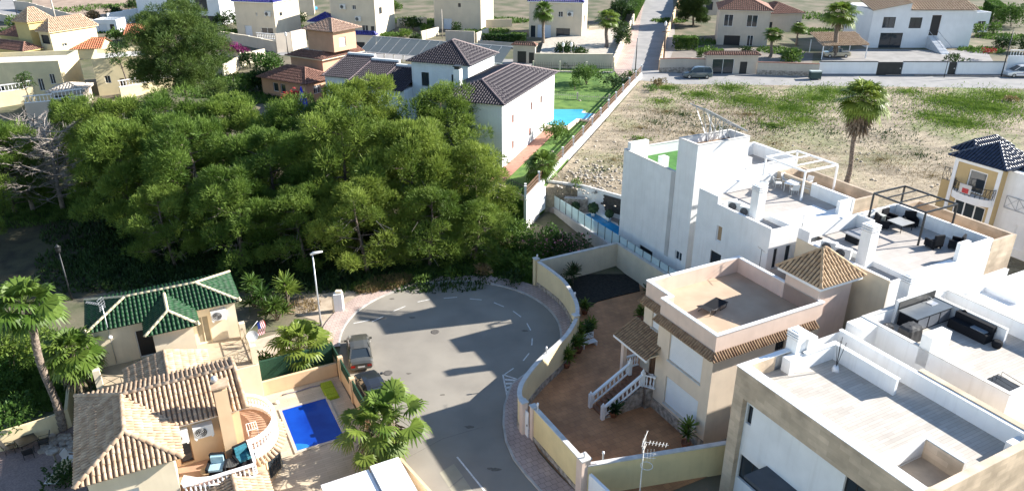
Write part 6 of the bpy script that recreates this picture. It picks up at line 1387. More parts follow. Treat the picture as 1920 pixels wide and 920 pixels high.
sheet('verge', [(20.4, 118.5), (26, 116.9), (48, 116.1), (80, 114.2), (140, 110.6), (140, 111.1), (80, 114.75), (48, 116.55), (26, 117.35), (20.4, 119.0)], .03, kerbm)

# ================================================ DISTANT HOUSES
bluetile = mat('cobalt_roof_tile', (.012, .012, .13), .4, .2, 3, col2=(.03, .03, .26))
bluebase = mat('cobalt_underlay', (.01, .01, .08), .6, .2, 3)
darktile = mat('dark_purple_tile', (.022, .016, .024), .6, .25, 3, col2=(.050, .038, .048))
darkbase = mat('dark_tile_underlay', (.02, .014, .02), .8, .2, 3)
darkcap = mat('mauve_ridge_tile', (.20, .15, .15), .7, .15, 3)
browntile = mat('reddish_brown_tile', (.16, .075, .055), .8, .3, 3, col2=(.27, .14, .10))
farcream = mat('far_cream_plaster', (.62, .54, .42), .85, .05, .6, streak=.1)
farsun = mat('far_ivory_plaster', (.66, .58, .45), .85, .05, .6, streak=.1)
farwhite = mat('far_white_plaster', (.74, .75, .76), .85, .04, .6, streak=.08)
farbeige = mat('far_beige_plaster', (.50, .44, .37), .88, .06, .6, streak=.15)
orange = mat('orange_plaster', (.62, .38, .08), .85, .05, 1)
garagem = mat('garage_door', (.60, .64, .70), .5, .03)
class FH: pass
def far_house(name, label, FL, FR, depth, ytop, wm, holes=(), side=(), roof=None, rm=(None, None, None), cat='house', group=None, rise=1.6, zt=None, over=.35, K=None, left=(), rot=None):
    a = G(*FL, K); b_ = G(*FR, K); f = FH(); ang = atan2(b_.y-a.y, b_.x-a.x); ang = max(radians(-12), min(radians(12), ang)) if rot is None else radians(rot)
    rb_ = ray(*FR); k_ = rb_[0]/rb_[1]; t_ = (k_*a.y-a.x)/(cos(ang)-k_*sin(ang)); b_ = Vector((a.x+t_*cos(ang), a.y+t_*sin(ang), a.z)); fr = Frame(degrees(ang)); la = fr.l(a); L_ = (Vector((b_.x, b_.y))-Vector((a.x, a.y))).length
    z0 = min(a.z, b_.z)-.2; m_ = (a+b_)/2; z1 = zt if zt else topz(m_, ytop); x0, x1, y0, y1 = la.x, la.x+L_, la.y, la.y+depth
    f.fr, f.x0, f.x1, f.y0, f.y1, f.z0, f.z1, f.L, f.D = fr, x0, x1, y0, y1, z0, z1, L_, depth
    r = thing(name, label, cat, fr, x0, y0, z0, group); f.r = r; hh = z1-z0
    H = [((x0+h[0]*L_, x0+h[1]*L_, z0+h[2]*hh, z0+h[3]*hh), h[4] if len(h) > 4 else 'window') for h in holes]
    S = [((y0+h[0]*depth, y0+h[1]*depth, z0+h[2]*hh, z0+h[3]*hh), h[4] if len(h) > 4 else 'window') for h in side]
    Lf = [((y0+h[0]*depth, y0+h[1]*depth, z0+h[2]*hh, z0+h[3]*hh), h[4] if len(h) > 4 else 'window') for h in left]
    shell(r, x0, x1, y0, y1, z0, z1, wm, {'v-': [h for h, k in H], 'u+': [h for h, k in S], 'u-': [h for h, k in Lf]}, zr=(z1-.6 if roof == 'flat' else None), floorm=coping, cop=wm)
    def dress(sd_, c, lst):
        for h, k in lst:
            if k == 'garage': opening(r, sd_, c, h, 'shutter', pm=garagem, name='garage_door')
            elif k == 'open': opening(r, sd_, c, h, 'opening', fm=dark, pm=dark, mull=0)
            elif k == 'door': opening(r, sd_, c, h, 'door', fm=wood, pm=dark, mull=0)
            elif k == 'white': opening(r, sd_, c, h, 'window', fm=white2, pm=winglass, mull=1)
            elif k == 'red': opening(r, sd_, c, h, 'shutter', pm=mat('reddish_shutter', (.25, .10, .07), .7, .1), name='shutter')
            else: opening(r, sd_, c, h, 'window', mull=1)
    dress('v-', y0, H); dress('u+', x1, S); dress('u-', x0, Lf)
    if roof == 'hip':
        t = MB(); hip4(t, x0-over, x1+over, y0-over, y1+over, z1+.05, z1+rise, .36, .7, .09, cap=2 if rm[2] else True); t.build('roof', [rm[0], rm[1]]+([rm[2]] if rm[2] else []), r)
        b = MB(); b.box(x0-over, x1+over, y0-over, y1+over, z1-.1, z1+.04); b.build('eave', white2 if wm in (farwhite, farcream, white) else wm, r)
    if roof == 'gablex':   # ridge along x
        t = MB(); ym = (y0+y1)/2; tiles(t, [(x0-over, y0-over, z1), (x1+over, y0-over, z1), (x1+over, ym, z1+rise), (x0-over, ym, z1+rise)], .36, .7, .09); tiles(t, [(x1+over, y1+over, z1), (x0-over, y1+over, z1), (x0-over, ym, z1+rise), (x1+over, ym, z1+rise)], .36, .7, .09); ridge(t, (x0-over, ym, z1+rise+.07), (x1+over, ym, z1+rise+.07)); t.build('roof', [rm[0], rm[1]], r)
        b = MB(); b.face([(x0, y0, z1), (x0, y1, z1), (x0, ym, z1+rise)][::-1]); b.face([(x1, y0, z1), (x1, y1, z1), (x1, ym, z1+rise)]); b.build('gable', wm, r)
    return f
RB = (bluetile, bluebase, None)
# villa with dark roofs
V = Frame(-21)
c0 = V.at(942, 318, 4.4); VX1 = c0.x; VY0 = c0.y
vl = thing('villa', 'large white villa with dark purple tiled roofs and a square tower above the pines', 'villa', V, VX1-24, VY0, 4.2)
f1 = V.at(1028, 133, 12.0); VY1 = f1.y-.3
rx0 = VX1-8.5
S_ = [(VY0+3.0, VY0+3.7, 9.0, 10.0), (VY0+9.3, VY0+10.1, 9.0, 10.0), (VY0+3.0, VY0+3.7, 5.9, 6.9), (VY0+8.9, VY0+9.7, 5.9, 6.9), (VY0+13, VY0+13.8, 9.0, 10.0)]
shell(vl, rx0, VX1, VY0, VY1, 3.5, 11.9, white, {'u+': S_, 'v-': []}, name='right_wing_wall')
for h in S_: opening(vl, 'u+', VX1, h, 'shutter', pm=mat('reddish_shutter', (.25, .10, .07), .7, .1), name='shutter')
t = MB(); hip4(t, rx0-.4, VX1+.5, VY0-.5, VY1+.4, 11.95, 13.5, .32, .55, .09, cap=2); t.build('right_wing_roof', [darktile, darkbase, darkcap], vl)
e1 = V.at(767, 113, 13.4); e2 = V.at(877, 125, 13.4); e3 = V.at(918, 98, 13.4); tx0, tx1, ty0, ty1 = e1.x+.4, e2.x-.4, (e1.y+e2.y)/2+.4, e3.y-.6
TH_ = [(tx0+1.4, tx0+2.5, 10.2, 12.0), (tx1-2.4, tx1-1.2, 10.2, 12.0)]
shell(vl, tx0, tx1, ty0, ty1, 3.5, 13.3, white, {'v-': TH_}, name='tower_wall')
for h in TH_: opening(vl, 'v-', ty0, h, 'window', mull=1, sill=coping)
t = MB(); hip4(t, tx0-.5, tx1+.5, ty0-.5, ty1+.5, 13.35, 15.6, .32, .55, .09, cap=2); t.build('tower_roof', [darktile, darkbase, darkcap], vl)
l1 = V.at(603, 142, 10.6); lx0, ly0 = l1.x+.3, l1.y+.3; 
for k in range(3):
    xa = lx0+(tx0-lx0)*k/3; xb_ = lx0+(tx0-lx0)*(k+1)/3; zz = 10.6-.35*k; yb0 = ly0-(ly0-ty0)*0
    shell(vl, xa, xb_-.01, ly0-1.5*k*.6, ly0+9, 3.5, zz, white, {}, name='left_wing_wall')
    t = MB(); ya = ly0-1.5*k*.6; tiles(t, [(xa-(.4 if k == 0 else 0), ya-.5, zz), (xb_, ya-.5, zz), (xb_, ya+6, zz+1.7), (xa, ya+6, zz+1.7)], .32, .55, .09); ridge(t, (xa-.1, ya-.5, zz+.1), (xa, ya+6, zz+1.8), m=2); ridge(t, (xa, ya+6, zz+1.77), (xb_, ya+6, zz+1.77), m=2); t.build('left_wing_roof', [darktile, darkbase, darkcap], vl)
    b = MB(); b.box(xa, xb_, ya+6.1, ya+6.5, zz, zz+2.1); b.build('parapet', white, vl)
b = MB(); b.box(rx0+1.0, rx0+1.8, VY0+3.5, VY0+4.3, 11.5, 14.6); c_ = b.build('chimney', white, vl); b = MB(); b.box(rx0+.95, rx0+1.85, VY0+3.45, VY0+4.35, 14.9, 15.0); b.box(rx0+1.1, rx0+1.7, VY0+3.6, VY0+4.2, 14.6, 14.9); b.build('cap', darkmetal, c_)
# plot of the villa
sheet('garden_path', [tuple(V.w(VX1, VY0-4)[:2]), tuple(V.w(VX1, VY1)[:2]), tuple(V.w(VX1+1.7, VY1)[:2]), tuple(V.w(VX1+1.7, VY0-4)[:2])], .03, mat('red_path', (.35, .17, .12), .9, .1, 2), LK)
vlawn = mat('lawn_grass', (.05, .12, .015), .95, .2, .8, col2=(.12, .21, .035), bump=.5, bscale=14)
pl = [tuple(V.w(VX1-27, VY0-4)[:2]), tuple(V.w(VX1-3, VY0-4.3)[:2]), tuple(P(955, 368, 4.1)[:2]), tuple(P(985, 377, 4.1)[:2]), tuple(P(1021, 349, 4.4)[:2]), (19.6, 121.5), (18.0, 128), tuple(V.w(VX1-27, VY1+22)[:2])]
sheet('garden_lawn', pl, 0, vlawn, LK, skirt=4)
pp = [(1022, 192), (1100, 197), (1090, 212), (1112, 214), (1098, 224), (1082, 222), (1062, 236), (1024, 234), (1005, 228), (1005, 192)]
q_ = [P(x, y, 5.6) for x, y in pp]; m_ = MB(); m_.prism([(p.x, p.y) for p in q_], 5.2, 5.66); struct('water', m_, mat('villa_pool_water', (.03, .33, .52), .08, .08, .6, spec=.4))
cen = sum((Vector((p.x, p.y)) for p in q_), Vector((0, 0)))/len(q_); m_ = MB(); m_.prism([tuple(cen+(Vector((p.x, p.y))-cen)*1.22) for p in q_], 5.1, 5.62); struct('pool_edge', m_, mat('villa_pool_coping', (.55, .45, .38), .85, .08, 2))
def rail_fence(name, label, pts, h, zf, m, mp=None, every=3.0, rails=3, base=None, K=None, pickets=None):
    P0 = Vector((*pts[0], zf(pts[0]))); r = thing(name, label, 'fence', W0, *P0)
    if base:
        b = MB()
        for a, c in zip(pts, pts[1:]):
            n = max(1, int((Vector(c)-Vector(a)).length/2))
            for k in range(n):
                p = Vector(a).lerp(Vector(c), k/n); q = Vector(a).lerp(Vector(c), (k+1)/n); d = (q-p).normalized(); nn = Vector((-d.y, d.x))*base[1]/2
                zt0, zt1 = zf(p)+base[0], zf(q)+base[0]; A = [(p+nn, zt0), (q+nn, zt1), (q-nn, zt1), (p-nn, zt0)]
                T = [(v.x, v.y, z) for v, z in A]; Bt = [(v.x, v.y, z-base[0]-base[3]) for v, z in A]; b.face(T[::-1]); 
                b.face([T[0], T[1], Bt[1], Bt[0]]); b.face([T[2], T[3], Bt[3], Bt[2]]); b.face([T[1], T[2], Bt[2], Bt[1]]); b.face([T[3], T[0], Bt[0], Bt[3]])
        b.build('wall_base', base[2], r)
    bz = base[0] if base else 0
    rl = MB()
    for a, c in zip(pts, pts[1:]):
        Lg = (Vector(c)-Vector(a)).length; n = max(1, round(Lg/every))
        for k in range(n+1):
            p = Vector(a).lerp(Vector(c), k/n); z = zf(p)+bz; b = MB(); b.box(p.x-.12, p.x+.12, p.y-.12, p.y+.12, z, z+h+.15); b.build('post', mp or m, r)
            if k < n:
                q = Vector(a).lerp(Vector(c), (k+1)/n); zq = zf(q)+bz
                for j in range(rails): hh = h*(j+.6)/rails; rl.bar((p.x, p.y, z+hh), (q.x, q.y, zq+hh), .04, h/rails*.62 if not pickets else .05)
                if pickets:
                    for s_ in range(int((q-p).length/pickets)): w_ = p.lerp(q, s_*pickets/(q-p).length); zz = z+(zq-z)*s_*pickets/(q-p).length; rl.bar((w_.x, w_.y, zz), (w_.x, w_.y, zz+h), .035)
    rl.build('rails', m, r); return r
zl = lambda p: gz(p[1], LK)
rail_fence('boundary_fence', 'brown rail fence with white posts on a white wall between villa and vacant lot', [tuple(P(985, 378, 4.2)[:2]), (20.9, 121.5)], 1.1, zl, rust, white2, 4.2, 3, (.7, .3, white, 3.0))
rail_fence('boundary_fence', 'short dark fence on the tan retaining wall at the villa corner beside the pines', [tuple(P(930, 352, 4.1)[:2]), tuple(P(985, 376, 4.1)[:2])], 1.3, zl, darkmetal, white, 4.0, 2, (.5, .3, sandw, 3.0), pickets=.3)
rail_fence('lawn_balustrade', 'low white baluster fence between the villa lawn and its pool', [tuple(P(1024, 184, 5.9)[:2]), tuple(P(1142, 190, 5.9)[:2])], .9, zl, farbeige, farbeige, 5, 1, pickets=.28)
rail_fence('garden_railing', 'dark railing with pillars along the far side of the villa lawn', [tuple(P(1000, 135, 6.6)[:2]), tuple(P(1150, 138, 6.6)[:2])], 1.4, lambda p: 6.3, darkmetal, farsun, 4.5, 1, (.6, .3, farsun, 1), pickets=.3)
for (x, y, R, h, m, lab) in [(1100, 158, 2.6, 2.6, leafg, 'large round green shrub on the villa lawn'), (1150, 165, 2.4, 1.9, leafd, 'greyish shrub beside the top of the brown rail fence'), (1078, 170, .9, 2.2, leafy, 'young yellowish tree on the lawn by the baluster fence'), (1040, 262, 2.0, 2.2, leafy, 'yellow green bush at the corner of the villa wall'), (1180, 150, 1.6, 1.4, leafg, 'small shrub between the lawn railing and the street')]: bush('shrub', lab, 'shrub', G(x, y, LK), R, h, m, x+3)
# translucent canopy behind the villa
cn = thing('solar_canopy', 'long tilted canopy of pale glass panels on a white steel frame behind the villa', 'canopy', W0, -20, 127, 7)
A = P(700, 68, 11.0); B = P(962, 88, 11.0); dd = (B-A); nrm2 = Vector((-dd.y, dd.x, 0)).normalized()
if nrm2.y > 0: nrm2 = -nrm2
gp = MB(); fm = MB(); n = 14
cg = clearglass('canopy_glass', (.13, .15, .15), .8)
for k in range(n):
    p0 = A.lerp(B, k/n); p1 = A.lerp(B, (k+.94)/n); q0 = p0+nrm2*4.6-Vector((0, 0, 1.9)); q1 = p1+nrm2*4.6-Vector((0, 0, 1.9)); gp.face([q0, q1, p1, p0]); gp.face([p0-Vector((0, 0, .05)), p1-Vector((0, 0, .05)), q1-Vector((0, 0, .05)), q0-Vector((0, 0, .05))])
    fm.bar(p0+Vector((0, 0, -.06)), q0+Vector((0, 0, -.06)), .1); m_ = p0.lerp(q0, .6); fm.bar((m_.x, m_.y, 7.5), m_, .09); fm.bar((p0.x, p0.y, 7.0), p0, .08); fm.bar((m_.x, m_.y, 8.3), p0.lerp(q0, .1), .07)
fm.bar(A, B, .1); fm.bar(A+nrm2*4.6-Vector((0, 0, 1.9)), B+nrm2*4.6-Vector((0, 0, 1.9)), .1); gp.build('glass_panels', cg, cn); fm.build('frame', mat('canopy_steel', (.6, .6, .6), .5, .05), cn)
# terracotta house
TF = Frame(-32)
tq = thing('terracotta_house', 'terracotta coloured house with brown tiled hip roofs and a cube shaped upper room', 'house', TF, *TF.at(573, 158, 9)[:2], 5)
a = TF.at(492, 143, 8.6); b1 = TF.at(573, 160, 8.6); c1 = TF.at(610, 140, 8.6)
x0, x1, y0, y1 = a.x+.4, b1.x-.4, b1.y+.4, b1.y+6.0
HW = [(x0+2.4, x0+3.5, 6.8, 8.1), (x0+4.0, x0+5.0, 6.6, 8.1)]; HS = [(y0+1.4, y0+2.9, 6.9, 8.1)]
shell(tq, x0, x1, y0, y1, 4.0, 8.6, terra, {'v-': HW, 'u+': HS}, name='lower_wall')
for h in HW: opening(tq, 'v-', y0, h, 'window', fm=white2, mull=0)
for h in HS: opening(tq, 'u+', x1, h, 'window', fm=white2, bars=3)
t = MB(); hip4(t, x0-.5, x1+.5, y0-.5, y1+.5, 8.65, 10.2, .34, .6, .09); t.build('lower_roof', [browntile, tanbase], tq)
a = TF.at(530, 104, 11.2); b1 = TF.at(603, 112, 11.2); x0, x1, y0, y1 = a.x+.5, b1.x-.3, b1.y+.4, b1.y+9
shell(tq, x0, x1, y0, y1, 5, 11.2, terra, {}, name='middle_wall')
t = MB()
for P4 in ([(x0-.6, y0-.6, 11.2), (x1+.6, y0-.6, 11.2), (x1-1.2, y0+1.2, 12), (x0+1.2, y0+1.2, 12)], [(x1+.6, y0-.6, 11.2), (x1+.6, y1, 11.2), (x1-1.2, y1, 12), (x1-1.2, y0+1.2, 12)]): tiles(t, P4, .34, .6, .09)
t.build('middle_roof', [browntile, tanbase], tq)
b = MB(); b.box(x0-.6, x1+.6, y0-.6, y1, 11.05, 11.18); b.build('cornice', creamlite, tq)
b = MB(); b.box(x0+1.2, x1-1.2, y0+1.2, y1, 11.9, 12.0); b.build('roof_terrace', farsun, tq)
bx0 = TF.at(552, 98, 12).x; b = shell(tq, bx0, bx0+5.3, y0+1.6, y0+6.4, 12, 15.0, terra, {'u+': [(y0+2.8, y0+4.2, 12.6, 14)]}, name='upper_room'); opening(tq, 'u+', bx0+5.3, (y0+2.8, y0+4.2, 12.6, 14), 'window', fm=white2, pm=mat('louvre_white', (.6, .6, .58), .6, .05))
t = MB(); hip4(t, bx0-.7, bx0+6, y0+.9, y0+7.1, 15.0, 16.4, .34, .6, .09); t.build('upper_roof', [mat('pinkish_tile', (.30, .19, .14), .8, .3, 3, col2=(.42, .29, .22)), tanbase], tq)
bush('flowering_bush', 'crimson bougainvillea in front of the terracotta house', 'bush', G(552, 215)+Vector((0, 0, 1)), 2.0, 2.6, redfl, 8)
m_ = MB(); g = G(570, 215); m_.lathe((g.x, g.y, g.z), [(.9, 0), (.6, 2.2), (.45, 2.4), (.05, 3.9)], 10); solo('parasol', m_, mat('blue_fabric', (.015, .03, .45), .8, .1), W0, g, 'closed bright blue parasol beside the crimson flowers', 'parasol')

# right hand house with blue black roof
f = GR
yh = thing('blue_roof_house', 'yellow ochre and white house with glossy blue black roof and curved balcony', 'house', GR, 76, 39.6, 3)
ochre = mat('ochre_plaster', (.52, .38, .19), .85, .05, 1, streak=.08)
bk = mat('blueblack_tile', (.012, .018, .045), .3, .3, 3, col2=(.03, .045, .09)); bkb = mat('blueblack_underlay', (.004, .006, .014), .6, .2, 3)
u0 = 73.6; e = GR.at(1890, 322, 8.6); v0 = GR.at(1890, 322, 8.6).y+.4; c = GR.onu(1797, 292, GR.at(1890, 322, 8.6).x); 
e18 = GR.at(1888, 322, 10.9); uu = e18.x+.4; vv0 = e18.y+.5; vv1 = vv0+4.4
YH = [(vv0+1.2, vv0+2.9, 8.0, 10.1), (vv0+.6, vv0+3.6, 5.2, 7.0)]
shell(yh, uu, uu+4.5, vv0, vv1, 2, 10.85, ochre, {'u-': YH}, name='front_wall')
b = MB(); b.box(uu-.06, uu, vv0, vv0+.35, 2, 10.8); b.box(uu-.06, uu, vv1-.35, vv1, 2, 10.8); b.box(uu-.06, uu, vv0+.35, vv1-.35, 10.5, 10.8); b.build('white_band', white2, yh)
o = opening(yh, 'u-', uu, YH[0], 'balcony_door', fm=white2, pm=winglass, mull=0, fw=.12); opening(yh, 'u-', uu, YH[1], 'window', fm=white2, pm=winglass, mull=2, fw=.12)
t = MB(); hip4(t, uu-.5, uu+5.0, vv0-.5, vv1+.5, 10.9, 12.4, .3, .5, .09, cap=True); t.build('roof', [bk, bkb], yh)
b = MB(); pts = [(uu-.05+ -.95*sin(t_), (vv0+vv1)/2-.2+1.9*cos(t_)) for t_ in np.linspace(0, pi, 14)]; b.prism(pts, 7.3, 7.95); bal = b.build('balcony', white2, yh)
b = MB(); [b.tube([(x, y, 7.95), (x, y, 8.9)], .03, 4) for x, y in pts]; b.tube([(x, y, 8.9) for x, y in pts], .035, 5); [b.tube([(pts[i][0], pts[i][1], 8.0), (pts[i+1][0], pts[i+1][1], 8.85)], .02, 4) for i in range(13)]; b.build('railing', darkmetal, bal)
m_ = MB(); m_.box(uu-1.08, uu-1.04, vv0+1.7, vv0+2.8, 8.1, 8.95, 0); m_.box(uu-1.095, uu-1.085, vv0+1.9, vv0+2.5, 8.15, 8.6, 1); solo('towel', m_, [mat('towel_white', (.6, .58, .56), .9, .05), mat('towel_red', (.5, .06, .06), .9, .2, 6)], GR, (uu-1.06, vv0+2, 8.1), 'white and red towel hanging over the curved balcony railing', 'towel')
shell(yh, uu+.8, uu+9, vv0-7, vv0-.01, 2, 10.7, white, {'u-': [(vv0-3.0, vv0-1.9, 4.0, 6.2)]}, name='side_wing_wall'); opening(yh, 'u-', uu+.8, (vv0-3.0, vv0-1.9, 4.0, 6.2), 'door', fm=white2, pm=farwhite, mull=0)
t = MB(); hip4(t, uu+1.6, uu+9.4, vv0-7.4, vv0-.2, 10.75, 12.6, .3, .5, .09); t.build('side_roof', [bk, bkb], yh)
shell(yh, uu+3, uu+8, vv1+.01, vv1+1.8, 2, 10.6, white, {'u-': []}, name='rear_wing_wall'); t = MB(); hip4(t, uu+2.5, uu+8.4, vv1-.3, vv1+2.2, 10.65, 11.6, .3, .5, .09); t.build('rear_roof', [bk, bkb], yh)
b = MB(); b.box(uu+1.2, uu+3, vv1, vv1+1.6, 2, 7.6); b.box(uu+1.2, uu+1.38, vv1, vv1+1.6, 7.6, 8.0); b.build('side_terrace', ochre, yh); b = MB(); xrail(b, (uu+1.3, vv1+.1), (uu+1.3, vv1+1.6), 7.9, 1.3, 3); b.build('terrace_railing', darkmetal, yh)
b = MB(); xrail(b, (uu+.7, vv0-2.6), (uu+.7, vv0-.5), 7.3, 1.2, 2); b.build('side_railing', mat('grey_railing', (.35, .36, .38), .6, .05), yh)
for i in range(4):
    p = GR.w(uu+.2, vv0-4.4-i*.6, 3.6); bush('cypress', ('leftmost narrow cypress beside the white door at the right edge', 'second narrow cypress right of the white door', 'third narrow cypress near the right picture edge', 'last narrow cypress at the right picture edge')[i], 'cypress', p, .5, 3.4, leafd, i+60, 'cypress hedge at right', n=8, per=150)
bw_ = seg_wall('wing_boundary_wall', [(56.5, 26), (56.2, 16)], 0, 8.2, .3, stoneclad, coping, 'travertine boundary wall beyond the white terraced houses at right')

A1 = GR.at(985, 379, 4.2); B1_ = GR.at(1021, 350, 4.4)
seg_wall('boundary_wall', [tuple(A1[:2]), tuple(B1_[:2])], 1.9, 2.5, .28, white, coping, 'white wall stretch below the rail fence at the far end of the narrow pool yard')
seg_wall('retaining_wall', [(39.15, 66.95), tuple(A1[:2])], -.2, 2.1, .35, greyw, None, 'short grey retaining wall joining the glass fence to the tall white fence post')

def wall_line(name, label, px, h, m, th=.3, cap=None, K=None, cat='wall', group=None, world=False, bal=None, base=None):
    pts = [Vector(p) if world else G(p[0], p[1], K) for p in px]; r = thing(name, label, cat, W0, *pts[0], group) if True else None
    b = MB(); c = MB(); s = MB(); bl = MB()
    for p, q in zip(pts, pts[1:]):
        L_ = (q-p).xy.length; n = max(1, int(L_/4)) 
        for k in range(n):
            a = p.lerp(q, k/n); e = p.lerp(q, (k+1)/n); d = (e-a).xy.normalized(); nn = Vector((-d.y, d.x))*th/2; zt = max(a.z, e.z)+h; zb = min(a.z, e.z)-.6
            b.prism([(a.x+nn.x, a.y+nn.y), (e.x+nn.x, e.y+nn.y), (e.x-nn.x, e.y-nn.y), (a.x-nn.x, a.y-nn.y)], zb, zt)
            if cap: n2 = nn*1.35; c.prism([(a.x+n2.x, a.y+n2.y), (e.x+n2.x, e.y+n2.y), (e.x-n2.x, e.y-n2.y), (a.x-n2.x, a.y-n2.y)], zt+.002, zt+.1)
            if base: n2 = nn*1.2; s.prism([(a.x+n2.x, a.y+n2.y), (e.x+n2.x, e.y+n2.y), (e.x-n2.x, e.y-n2.y), (a.x-n2.x, a.y-n2.y)], zb, zb+.6+base[0])
            if bal: balusters(bl, (a.x, a.y), (e.x, e.y), zt, bal, .42, 5)
    b.build('wall_face', m, r)
    if cap: c.build('coping', cap, r)
    if base: s.build('base', base[1], r)
    if bal: bl.build('balustrade', white2, r)
    return r
# ---- upper left
TL = (browntile, tanbase, None); PT = (mat('salmon_roof_tile', (.40, .26, .17), .8, .3, 3, col2=(.55, .40, .28)), tanbase, None)
yel = mat('lemon_plaster', (.60, .47, .20), .85, .05, 1, streak=.08); yelite = mat('light_lemon_plaster', (.68, .58, .36), .85, .05, 1, streak=.08)
far_house('tower_house', 'yellow house tower with arched window and pyramid tile roof at upper left', (46, 112), (70, 112), 4.6, 42, yel, [(.4, .72, .28, .5, 'white')], [(.3, .6, .5, .6, 'white')], 'hip', PT, 'tower', rise=2.2, over=.3, rot=-25)
far_house('yellow_house', 'low yellow wing with dark brown roof left of the arched tower', (10, 104), (46, 104), 7, 68, yel, [(.1, .3, .1, .4)], (), 'hip', TL, rise=2.0, rot=-25)
far_house('yellow_house', 'tall yellow and white wing with salmon tiled roof right of the arched tower', (86, 116), (106, 116), 9.0, 60, yelite, [(.15, .85, .62, .9, 'open'), (.2, .8, .02, .3, 'open')], [(.2, .3, .5, .6, 'white'), (.6, .7, .3, .45, 'white')], 'hip', PT, rise=2.0, rot=-25)
far_house('yellow_house', 'lowest yellow wing with brown roof at the far left edge', (-30, 114), (48, 112), 3, 92, yel, (), (), 'hip', TL, rise=1.2, rot=-25)
far_house('cream_house', 'long cream house with white trimmed windows behind a balustraded terrace at upper left', (-40, 196), (122, 168), 9, 118, yelite, [(.26, .33, .05, .45, 'white'), (.52, .60, .1, .62), (.72, .78, .3, .6, 'white'), (.86, .92, .45, .7, 'white')], (), 'flat', rot=12)
wall_line('balustrade_wall', 'cream terrace wall with white balusters in front of the long cream house', [(-20, 205), (55, 192), (100, 184)], 2.0, yelite, bal=.9)
wall_line('balustrade_wall', 'tall grey cream wall with white balustrade behind the grove at upper left', [(58, 240), (112, 233), (166, 222)], 3.2, farbeige, bal=.9)
far_house('porch_shelter', 'pale grey awning shelter behind the white balustrade at upper left', (100, 205), (160, 196), 4, 172, farbeige, [(.15, .85, .05, .8, 'open')], (), 'hip', (farbeige, farbeige, None), cat='shelter', rise=.8)
f3 = far_house('cream_house', 'ochre and ivory house with small red skylights above the slim leaning pine', (187, 180), (292, 166), 9, 108, yelite, [(.15, .25, .35, .55, 'white'), (.4, .48, .05, .45, 'door'), (.7, .9, .5, .75, 'white')], (), 'flat', left=[(.3, .45, .55, .8, 'red'), (.3, .45, .15, .4, 'white'), (.65, .8, .15, .4, 'white')], rot=24)
wall_line('balustrade_wall', 'ivory wall with white balusters in front of the ochre and ivory house', [(228, 186), (300, 170), (345, 158)], 1.5, yelite, bal=.9)
OT = (mat('orange_roof_tile', (.40, .13, .06), .8, .3, 3, col2=(.55, .22, .11)), tanbase, None)
far_house('orange_roof_house', 'small house with bright orange tile roof left of the tall dense pine', (238, 88), (290, 80), 8, 66, yelite, [(.6, .9, .2, .8, 'white')], (), 'gablex', OT, rise=1.5)
far_house('orange_roof_house', 'house corner with orange red tile roof behind the ochre and ivory house', (140, 112), (190, 104), 7, 92, yelite, (), (), 'gablex', OT, rise=1.3)
far_house('modern_house', 'large modern white house with tall dark windows behind the tall dense pine', (262, 38), (418, 56), 12, -40, farwhite, [(.06, .24, .02, .24), (.38, .47, .3, .62, 'open'), (.5, .66, .3, .62), (.72, .86, .3, .62), (.72, .95, .0, .2)], (), 'flat', rot=-18)
far_house('garage_block', 'white garage block with grey door beside the pale blue wall', (180, 62), (222, 62), 4, 38, farwhite, [(.15, .55, .02, .7, 'garage'), (.68, .88, .02, .7, 'door')], (), 'flat', cat='garage')
wall_line('garden_wall', 'pale blue white garden wall with dark plant shapes above the garage block', [(205, 48), (264, 36)], 2.4, farwhite)
wall_line('garden_wall', 'dark grey fence wall right of the garage block', [(222, 58), (262, 50)], 1.2, mat('dark_fence', (.08, .10, .15), .8, .1))
wall_line('stepped_wall', 'long stepped beige wall along the street at the top left corner', [(30, 18), (60, 22), (100, 34), (178, 56)], 2.0, farbeige)
wall_line('stepped_wall', 'short beige wall across the street at the top left corner', [(-10, 36), (18, 44), (28, 48)], 1.6, farbeige)
sheet('road', [tuple(G(x, y)[:2]) for x, y in [(-20, 20), (10, -8), (30, -8), (34, 22), (62, 26), (105, 38), (182, 60), (176, 68), (100, 50), (40, 40), (-20, 40)]], .03, asph3)
sheet('garden_soil', [tuple(G(x, y)[:2]) for x, y in [(98, 30), (60, 14), (60, -8), (270, -8), (262, 30), (180, 50)]], .03, mat('reddish_soil', (.26, .19, .14), .95, .15, .5, col2=(.36, .27, .2)))
# ---- middle top row
gblk = dict(rm=RB, roof='hip', rise=2.2)
f9 = far_house('blue_roof_villa', 'cream villa with cobalt blue roof right of the tall dense pine', (447, 68), (520, 74), 9.5, 4, farcream, [(.53, .57, .62, .72, 'white'), (.2, .38, .02, .34, 'garage'), (.62, .92, .12, .3, 'white')], [(.2, .3, .6, .7)], cat='villa', **gblk, rot=-16)
f10 = far_house('blue_roof_villa', 'cream villa with two air conditioners and cobalt roof above the terracotta house', (624, 66), (706, 64), 10, -14, farcream, [(.2, .44, .02, .32, 'garage'), (.68, .82, .1, .28, 'white'), (.88, .96, .02, .26), (.5, .58, .62, .72, 'white')], [(.2, .35, .5, .65)], cat='villa', **gblk, rot=-14)
far_house('blue_roof_annex', 'low annex with cobalt lean-to roof left of the two air conditioner villa', (583, 68), (623, 67), 5, 42, farcream, [(.1, .3, .2, .7, 'white'), (.48, .72, .2, .7, 'white'), (.84, .97, .02, .7, 'door')], (), 'hip', RB, 'annex', rise=1.6, rot=-14)
f11 = far_house('blue_roof_villa', 'cream villa with small blue arched niche and garage behind the round ball tree', (815, 54), (902, 52), 10, -16, farcream, [(.2, .38, .0, .3, 'garage'), (.52, .58, .6, .7)], (), cat='villa', **gblk, rot=-14)
